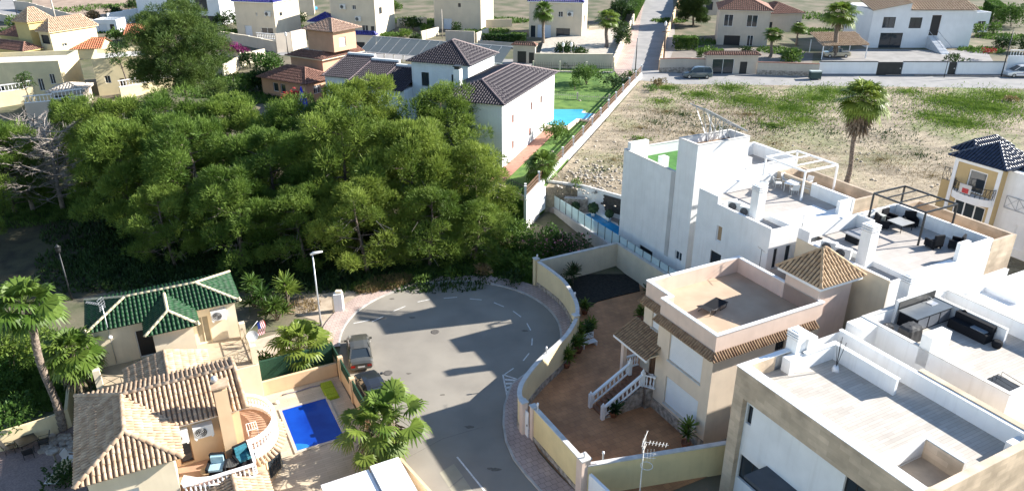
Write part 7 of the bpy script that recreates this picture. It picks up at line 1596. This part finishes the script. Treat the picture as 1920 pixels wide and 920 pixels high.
f12 = far_house('blue_roof_villa', 'cream villa with cobalt roof edge and garage between the two tall palms', (992, 70), (1090, 74), 9, 4, farcream, [(.03, .12, .03, .35), (.16, .42, .02, .38, 'garage'), (.55, .64, .6, .75, 'white'), (.52, .78, .05, .3)], [(.3, .5, .4, .6)], cat='villa', **gblk, rot=-12)
for (fx, f, l) in ((.85, f9, 'wall air conditioner on the cream villa right of the tall pine'), (.30, f10, 'upper air conditioner on the cream villa above the terracotta house'), (.62, f10, 'lower air conditioner on the cream villa above the terracotta house'), (.78, f12, 'wall air conditioner on the cream villa between the two palms')):
    ac_unit(f.fr, f.x0+fx*f.L, f.y0-.2, f.z0+(.62 if 'lower' not in l else .36)*(f.z1-f.z0), 0, l, 'air conditioners on the cream villas', 1.4)
far_house('cream_house', 'small cream pool house with pale walls behind the narrow villa gap', (556, 30), (590, 28), 5, 0, farsun, (), (), 'flat')
b = MB(); g = G(575, 18); b.lathe((g.x, g.y, g.z), [(2.6, 0), (2.6, .5)], 20); struct('water', b, poolb)
wall_line('street_wall', 'long cream street wall in front of the villa right of the tall pine', [(412, 78), (470, 88), (520, 99)], 1.9, farbeige, cap=farsun)
wall_line('balustrade_wall', 'short wall with curved white balustrade before the garage right of the tall pine', [(482, 76), (520, 80)], .5, farsun, bal=1.0)
wall_line('street_wall', 'tall cream wall block behind the terracotta house', [(520, 99), (548, 96), (575, 88)], 3.4, farbeige)
wall_line('garden_wall', 'bright ivory garden wall running down left of the terracotta house', [(420, 146), (460, 122), (498, 112)], 1.9, farsun)
wall_line('garden_wall', 'ivory wall beneath the purple flowers', [(412, 104), (452, 108)], 1.4, farsun)
far_house('arched_gate', 'cream gateway with two dark arches and blue tiled top above the canopy', (652, 96), (706, 104), .8, 66, farsun, [(.3, .62, .02, .6, 'open'), (.7, .95, .02, .55, 'open')], (), 'hip', RB, 'gateway', rise=.6, over=.25)
wall_line('street_wall', 'cream street wall behind the glass canopy, left length', [(705, 100), (830, 100)], 1.5, farbeige)
wall_line('planter_wall', 'high cream planter wall in front of the round ball tree villa', [(836, 80), (890, 82)], 2.3, farbeige)
wall_line('ramp_wall', 'sloping cream ramp wall beside the drive left of the planter wall', [(790, 76), (822, 66)], 1.6, farsun)
wall_line('ramp_wall', 'sloping cream ramp wall right of the planter wall', [(893, 80), (915, 68)], 1.6, farsun)
wall_line('street_wall', 'cream street wall beneath the clipped hedge', [(896, 86), (990, 92)], 1.0, farbeige)
wall_line('street_wall', 'wide cream corner wall below the gravel garden with the two tall palms', [(1003, 128), (1075, 129), (1148, 129)], 2.4, farbeige, cap=farsun)
wall_line('street_wall', 'bright ivory wall climbing the left side of the uphill street', [(1150, 128), (1165, 92), (1180, 60), (1207, -5)], 1.7, farsun)
far_house('arched_gate', 'cream gateway with tiled top and two arches left of the corner wall', (962, 118), (1003, 120), .8, 86, farbeige, [(.2, .6, .02, .7, 'open'), (.72, .95, .02, .65, 'open')], (), 'hip', TL, 'gateway', rise=.5, over=.25)
sheet('gravel_garden', [tuple(G(x, y)[:2]) for x, y in [(1006, 128), (1148, 126), (1162, 92), (1176, 60), (1100, 60), (1020, 80)]], .6, mat('pale_gravel', (.42, .38, .32), .95, .12, 1.5), None, 1)
sheet('road', [tuple(G(x, y)[:2]) for x, y in [(520, 104), (700, 110), (960, 122), (1150, 131), (1150, 122), (960, 112), (700, 98), (520, 98)]], .03, asph3)
# vegetation of the top row
def hedge_box(label, x0, y0, x1, y1, h, th, m=hedgem, grp=None):
    a = G(x0, y0); b_ = G(x1, y1); r = vroot('hedge', label, 'hedge', a, grp); n = int((b_-a).length*h*220)+200; g = np.random.default_rng(int(x0)); d = (b_-a); L_ = d.length; dn = np.array([d.x/L_, d.y/L_, d.z/L_]); nn = np.array([-dn[1], dn[0], 0])
    t = g.uniform(0, L_, n); s = g.uniform(-.5, .5, n); z = g.uniform(0, 1, n); face = g.integers(0, 3, n); s = np.where(face == 0, -.5, np.where(face == 1, .5, s)); z = np.where(face == 2, 1, z)
    C = t[:, None]*dn+(s*th)[:, None]*nn+np.array([0, 0, 1])*(z*h)[:, None]; D = g.normal(size=(n, 3))+nn*(s*2)[:, None]+np.array([0, 0, .4]); veg('foliage', leafquads(C, D, .25, .2, int(x1)), m, r)
    return r
hedge_box('dark clipped hedge on the cream street wall left of the leftmost tall palm', 905, 84, 985, 86, 1.9, 1.4)
hedge_box('green hedge at the left edge of the palm garden gateway', 960, 78, 984, 80, 1.6, 2.0, leafg)
hedge_box('tall light green hedge along the uphill street', 1178, 42, 1200, 0, 2.6, 2.5, leafg)
hedge_box('squared hedge on the pink wall right of the uphill street', 1262, 92, 1305, 92, 2.2, 2.5, leafg)
hedge_box('dark hedge block behind the carport', 1585, 55, 1610, 55, 3.0, 2)
hedge_box('tall clipped hedge right of the white gabled house', 1852, 30, 1870, 45, 3.5, 2.5, leafg)
for (x, y, R, h, m, lab) in [(40, 62, 2.8, 4.5, leafg, 'green round tree behind the yellow tower house'), (150, 82, 3.0, 5.5, leafg, 'full green tree right of the yellow house white wing'), (220, 78, 1.9, 2.6, leafg, 'small green tree in front of the garage block'), (215, 40, 2, 3.5, leafd, 'dark shrub in the reddish soil garden'), (175, 38, 2, 2.0, dryleaf, 'grey green bush in the middle of the reddish soil garden'), (250, 20, 2, 3, leafd, 'dark shrub near the modern white house'), (470, 128, 1.8, 2.6, leafd, 'dark green bush left of the terracotta house'), (505, 138, 2.6, 3.2, leafg, 'green tree mass directly left of the terracotta house roof'), (495, 165, 2.6, 3.0, leafd, 'dark leafy tree at the lower left of the terracotta house'), (470, 170, 2.0, 2.4, leafg, 'green bush below the ivory garden wall'), (550, 56, 2.2, 1.4, leafg, 'green shrubs beside the low blue roofed annex'), (565, 44, 1.8, 2, leafd, 'dark shrub behind the low blue roofed annex'), (425, 52, 2.8, 3.4, leafd, 'dark tree between the modern white house and the cream villa'), (775, 56, 2.8, 2.4, leafd, 'wide dark shrub in the garden between the two middle villas'), (762, 70, 1.6, 1.4, leafy, 'bright shrub in front of the wide dark shrub'), (778, 78, 1.8, 1.3, leafd, 'low dark shrub near the ramp wall'), (800, 62, 1.4, 1.4, leafg, 'spiky green shrub left of the ramp wall'), (855, 66, 1.2, 3.2, leafd, 'dark round ball tree on the planter wall'), (878, 68, 1.1, 1.3, leafy, 'light green shrub on the planter wall'), (1062, 108, 2.0, 3.0, leafd, 'dark bush in the gravel garden behind the corner wall'), (1058, 128, 1.1, .9, leafg, 'small green bush at the front of the gravel garden'), (1090, 108, 1.6, 1.6, leafd, 'low dark cycad like bush in the gravel garden'), (1082, 62, 2.2, 4.2, leafg, 'umbrella shaped small tree in front of the cream villa between palms'), (1160, 90, 2.6, 5.0, leafd, 'dark tree behind the second tall palm'), (1165, 40, 3.5, 5.5, leafd, 'large dark tree left of the light hedge'), (1325, 112, 1.9, 2.2, leafg, 'round agave like bush on the wall left of the stone gate'), (1485, 118, 2.3, 2.4, leafg, 'rounded grey green bush behind the beige wall near the carport'), (1400, 100, 1.4, 1.2, leafd, 'low dark bush in front of the beige house door'), (1830, 70, 1.4, 3.0, leafy, 'yellow green small tree right of the white gabled house'), (1860, 68, 1.4, 3.2, leafy, 'second yellow green small tree at the right top'), (1895, 50, 4, 5, leafg, 'large olive green tree in the top right corner'), (1880, 90, 2.4, 2.0, leafd, 'dark blue green shrub behind the white wall at right'), (1790, 118, 3.0, 1.2, leafd, 'dark red brown hedge plant over the white wall right of the gate'), (1930, 100, 2.5, 3, leafd, 'dark tree above the baluster wall at the right edge'), (740, 20, 2, 2.4, leafg, 'shrub beside the villa above the canopy')]:
    bush('tree' if h > 3.9 else 'bush', lab, 'tree' if h > 3.9 else 'bush', G(x, y), R, h, m, x+int(y), n=10, ln=.3, wd=.18, per=120)
for (x, y, R, h, m, lab) in [(430, 110, 2.6, 1.6, purple, 'purple bougainvillea on the ivory wall left of the terracotta house'), (455, 112, 2.2, 1.4, purple, 'purple bougainvillea right of the larger purple one'), (1850, 112, 1.6, .9, redfl, 'red flowering plant on the white wall near the right edge')]: bush('flowering_bush', lab, 'bush', G(x, y)+Vector((0, 0, 1.0)), R, h, m, x)
cnf = pine_proto(123, 8.5, 2.6, leafd, 320, 1.4); g = G(1300, 48); cnf.location = g; cnf['label'] = 'dense dark conifer at the top beside the uphill street'; cnf['category'] = 'tree'
tp = palm_proto(31, 6.0, 30, 1.25, 1.25, .28, .3)
first = True
for (xb, yb, yt, s, lab) in [(1018, 87, 18, 1.0, 'tall palm left in the gravel garden before the cream villa'), (1136, 95, 32, 1.15, 'tall thick palm right in the gravel garden beside the street wall'), (1444, 108, 62, .9, 'short palm left of the white stairs near the beige house'), (1493, 85, 50, .75, 'small palm behind the beige wall left of the carport'), (1562, 108, 22, 1.5, 'large palm growing in front of the striped carport roof'), (728, 30, 0, .8, 'thin palm at the top beside the middle villa')]:
    g = G(xb, yb); hgt = topz(g, yt)-g.z; o = tp if first else copy_tree(tp); first = False; o.location = g; o.rotation_euler = (0, 0, xb*.1); o.scale = (s, s, hgt/6.2); o['label'] = lab; o['group'] = 'palms of the upper gardens'
# ---- upper right
f16 = far_house('beige_house', 'beige two storey house with reddish roof, open garage and white door', (1343, 84), (1437, 88), 10, 20, farbeige, [(.1, .28, .55, .88, 'white'), (.55, .76, .55, .88, 'white'), (.14, .46, -.0, .3, 'open'), (.6, .72, .02, .32, 'white')], (), 'hip', TL, rise=2.2)
far_house('beige_house', 'right wing of the beige house with a sloped brown roof edge and blue door', (1440, 62), (1500, 58), 9, 26, farbeige, [(.0, .1, .3, .6), (.85, .98, .1, .6, 'white')], (), 'hip', TL, rise=1.8)
far_house('beige_house', 'cream house part behind the conifer at the top edge', (1312, 30), (1345, 26), 8, -8, farbeige, [(.3, .7, .3, .7)], (), 'flat')
wall_line('street_wall', 'pinkish wall with stone base left of the stone gate', [(1236, 136), (1280, 135), (1322, 137)], 2.2, farbeige, cap=TL[0], base=(.8, rubble))
gt = far_house('gateway', 'beige gateway with brown tiled top, lattice drive gate and dark door', (1322, 139), (1418, 139), .9, 104, farbeige, [(.12, .54, .02, .82, 'white'), (.66, .80, .02, .68, 'open')], (), 'hip', TL, 'gateway', rise=.5, over=.3)
wall_line('street_wall', 'beige stepped wall with grey stone base right of the stone gate', [(1418, 140), (1475, 142), (1533, 144)], 2.0, farbeige, cap=TL[0], base=(.8, rubble))
wall_line('street_wall', 'pink wall along the right side of the uphill street', [(1236, 132), (1250, 70), (1278, -5)], 1.6, peach)
f17 = far_house('white_gabled_house', 'white house with black windows, outside stairs and striped tan roof', (1625, 90), (1815, 90), 12, 20, farwhite, [(.11, .23, .55, .83), (.37, .49, .54, .82), (.58, .67, .35, .88, 'door'), (.11, .33, .0, .42)], (), None)
t = MB(); F = f17
tiles(t, [(F.x0-.4, F.y0-.5, F.z1), (F.x0+F.L*.36, F.y0-.5, F.z1+1.4), (F.x0+F.L*.36, F.y0+8, F.z1+3.4), (F.x0-.4, F.y0+8, F.z1+1.6)], .4, .7, .09)
tiles(t, [(F.x0+F.L*.36, F.y0-.4, F.z1+.1), (F.x1+.3, F.y0-.4, F.z1+.1), (F.x1-.5, F.y0+7, F.z1+2.6), (F.x0+F.L*.36, F.y0+7, F.z1+2.6)], .5, .9, .12); t.build('roof', [tant2, tanb2], F.r)
b = MB(); b.face([(F.x0, F.y0, F.z1), (F.x0+F.L*.36, F.y0, F.z1), (F.x0+F.L*.36, F.y0, F.z1+1.35)]); b.face([(F.x0+F.L*.36, F.y0-.003, F.z1-.2), (F.x0+F.L*.36, F.y0+7, F.z1-.2), (F.x0+F.L*.36, F.y0+7, F.z1+2.6), (F.x0+F.L*.36, F.y0, F.z1+1.4)]); b.build('gable', farwhite, F.r)
b = MB(); xs_ = F.x0+F.L*.58
for k in range(14): b.box(xs_-.1, xs_+1.5, F.y0-.45*(k+1), F.y0-.45*k, F.z0, F.z0+(F.z1-F.z0)*.35*(1-(k+.5)/14))
b.build('stairs', mat('stair_grey', (.55, .57, .6), .85, .08), F.r)
b = MB(); [b.tube([(x, F.y0, F.z0+(F.z1-F.z0)*.35+1), (x, F.y0-6.3, F.z0+1.2)], .05, 4) for x in (xs_-.15, xs_+1.55)]; b.build('handrail', steel, F.r)
far_house('white_annex', 'low white annex with small white tank at the right of the gabled house', (1820, 62), (1850, 60), 6, 24, farwhite, [(.3, .8, .1, .6, 'white')], (), 'flat')
far_house('white_annex', 'white flat shed between the beige house and the gabled house', (1600, 40), (1628, 40), 5, 20, farwhite, (), (), 'flat')
bt2 = bush('topiary', 'cloud pruned dark topiary tree before the white gabled house', 'topiary', G(1702, 88), .9, 2.6, leafd, 4, n=5)
# carport and pickup
g = G(1540, 112); g2 = G(1622, 110); cpz = g.z
cr = thing('carport', 'open carport with striped tan tile roof on thin white posts', 'carport', W0, g.x, g.y, g.z)
for (x, y) in ((g.x, g.y), (g2.x, g2.y), (g.x+.2, g.y+6.5), (g2.x-.2, g2.y+6.5)): b = MB(); b.box(x-.07, x+.07, y-.07, y+.07, cpz-.2, cpz+2.4); b.build('post', white2, cr)
t = MB(); tiles(t, [(g.x-.3, g.y-.3, cpz+2.4), (g2.x+.3, g2.y-.3, cpz+2.4), (g2.x+.3, g2.y+6.8, cpz+3.7), (g.x-.3, g.y+6.8, cpz+3.7)], .42, .8, .1); t.build('roof', [tant2, tanb2], cr)
car('parked_pickup', 'beige pickup truck parked under the striped carport roof', 'pickup', (g.x+3.4, g.y+2.2, cpz+.05), radians(2), 4.8, 1.8, 1.75, [(0, .8), (.1, .95), (1.2, 1.02), (4.7, .98), (4.8, .85)], [(1.15, 1.0), (1.6, 1.68), (1.9, 1.74), (2.9, 1.74), (3.0, 1.6), (3.05, 1.0)], paint('cream_pickup_paint', (.42, .38, .28)))
wl_ = [('tall white street wall left of the black drive gate', 1533, 1641), ('white street wall between the black drive gate and the black door', 1689, 1774), ('white street wall right of the black door', 1790, 1879)]
for (l, xa, xb_) in wl_: wall_line('street_wall', l, [(xa, 141+(xa-1533)*.002), (xb_, 141+(xb_-1533)*.002)], 2.15, farwhite, cap=darkmetal, base=(.25, mat('grey_plinth', (.15, .17, .2), .9, .1)))
wall_line('balustrade_wall', 'white street wall topped with white balusters at the right edge', [(1882, 140), (1935, 141)], 3.0, farwhite, bal=.95)
for (l, xa, xb_, c_) in (('wide black sliding drive gate in the white street wall', 1642, 1688, 'gate'), ('narrow black door in the white street wall', 1775, 1789, 'door')):
    a = G(xa, 141); b_ = G(xb_, 141); gg = thing('gate' if c_ == 'gate' else 'street_door', l, c_, W0, a.x, a.y, a.z); b = MB(); b.box(a.x, b_.x, a.y-.06, a.y+.06, a.z, a.z+2.1); b.build('door_leaf', darkmetal, gg); b = MB(); b.box(b_.x-.35, b_.x-.2, a.y-.12, a.y-.061, a.z+1, a.z+1.2); b.build('handle', steel, gg)
# dustbin
g = G(1527, 149); db = thing('dumpster', 'dark green dumpster with pale lid by the beige street wall', 'dumpster', W0, g.x, g.y, g.z)
b = MB(); b.prism([(g.x-.85, g.y-.5), (g.x+.85, g.y-.5), (g.x+.85, g.y+.5), (g.x-.85, g.y+.5)], g.z+.15, g.z+1.2); b.build('container', mat('bin_green', (.03, .06, .055), .6, .1), db)
b = MB(); b.box(g.x-.9, g.x+.9, g.y-.55, g.y+.55, g.z+1.2, g.z+1.38); b.build('lid', mat('bin_lid', (.35, .4, .38), .6, .1), db)
for x in (-.7, .7): b = MB(); b.tube([(g.x+x, g.y-.45, g.z+.08), (g.x+x+.08, g.y-.45, g.z+.08)], .08, 8); b.build('wheel', tyre, db)
# poles and lamps
def pole(x, y, yt, label, m=None, r=.11, cross=False):
    g = G(x, y); zt = topz(g, yt); p = thing('utility_pole', label, 'pole', W0, *g); b = MB(); b.tube([(g.x, g.y, g.z-.2), (g.x, g.y, zt)], [r, r*.7], 7); b.build('shaft', m or rust, p)
    if cross: b = MB(); b.bar((g.x-.6, g.y, zt-.4), (g.x+.6, g.y, zt-.4), .1); b.build('crossarm', m or rust, p)
    return p
pole(1243, 128, 55, 'brown wooden utility pole with crossarm right of the uphill street', None, .15, True)
pole(1191, 134, 72, 'slim dark pole at the foot of the uphill street', darkmetal, .1)
pole(1877, 144, 58, 'leaning dark pole at the white wall near the right edge', darkmetal, .1)
pole(1770, 146, 96, 'thin dark pole beside the narrow black street door', darkmetal, .06)
pole(107, 48, -10, 'tall pale pole rising from the stepped beige wall', farbeige, .2)
def sl(x, y, h, label): street_lamp(x, y, h, label, darkmetal, kind=2)
sl(1243, 108, 5.5, 'small white lantern lamp beside the wooden utility pole'); sl(1070, 124, 3.2, 'white lantern lamp before the corner wall, right of its black twin'); sl(1055, 124, 3.2, 'black post lamp in front of the corner wall'); sl(32, 28, 3.0, 'white globe lamp by the stepped wall at the top left corner'); sl(540, 100, 3.0, 'white lantern lamp on the tall cream wall block behind the terracotta house')
pole(830, 72, 18, 'thin wooden pole in front of the middle villas', farbeige, .1)

scatter_stuff('garden_shrubs', 'low shrubs and ground plants in the gardens along the top', 'shrubs', [(320, 62, 3, 500), (235, 66, 2, 300), (440, 60, 2.5, 400), (540, 52, 2.5, 400), (600, 70, 2, 200), (660, 52, 3, 300), (735, 66, 2, 300), (770, 40, 4, 500), (805, 46, 3, 400), (920, 60, 3, 500), (945, 40, 4, 600), (1110, 70, 3, 500), (1120, 100, 2, 200), (1255, 40, 3, 500), (1330, 96, 2, 300), (1310, 80, 3, 400), (1460, 96, 3, 500), (1530, 60, 4, 700), (1585, 40, 4, 500), (1510, 30, 5, 600), (1840, 95, 3, 500), (1880, 70, 4, 700), (1860, 20, 5, 700), (200, 60, 2, 300), (130, 20, 4, 300), (180, 14, 4, 300), (235, 12, 4, 300), (430, 118, 3, 600), (450, 150, 4, 900), (480, 185, 3, 700), (400, 170, 4, 800), (20, 60, 4, 500)], leafg, .45, .22, 12)

for (x0, y0, x1, y1, h, l) in [(745, 50, 800, 46, 1.5, 'low cream garden wall between the two middle cobalt roofed villas'), (908, 52, 960, 50, 1.6, 'cream garden wall left of the palm garden villa'), (1105, 62, 1160, 58, 1.2, 'cream terrace wall behind the second tall palm'), (545, 40, 575, 36, 1.4, 'cream garden wall below the small cream pool house'), (1252, 118, 1330, 114, .6, 'low kerb wall inside the garden above the pinkish stone based wall')]:
    wall_line('garden_wall', l, [(x0, y0), (x1, y1)], h, farsun)
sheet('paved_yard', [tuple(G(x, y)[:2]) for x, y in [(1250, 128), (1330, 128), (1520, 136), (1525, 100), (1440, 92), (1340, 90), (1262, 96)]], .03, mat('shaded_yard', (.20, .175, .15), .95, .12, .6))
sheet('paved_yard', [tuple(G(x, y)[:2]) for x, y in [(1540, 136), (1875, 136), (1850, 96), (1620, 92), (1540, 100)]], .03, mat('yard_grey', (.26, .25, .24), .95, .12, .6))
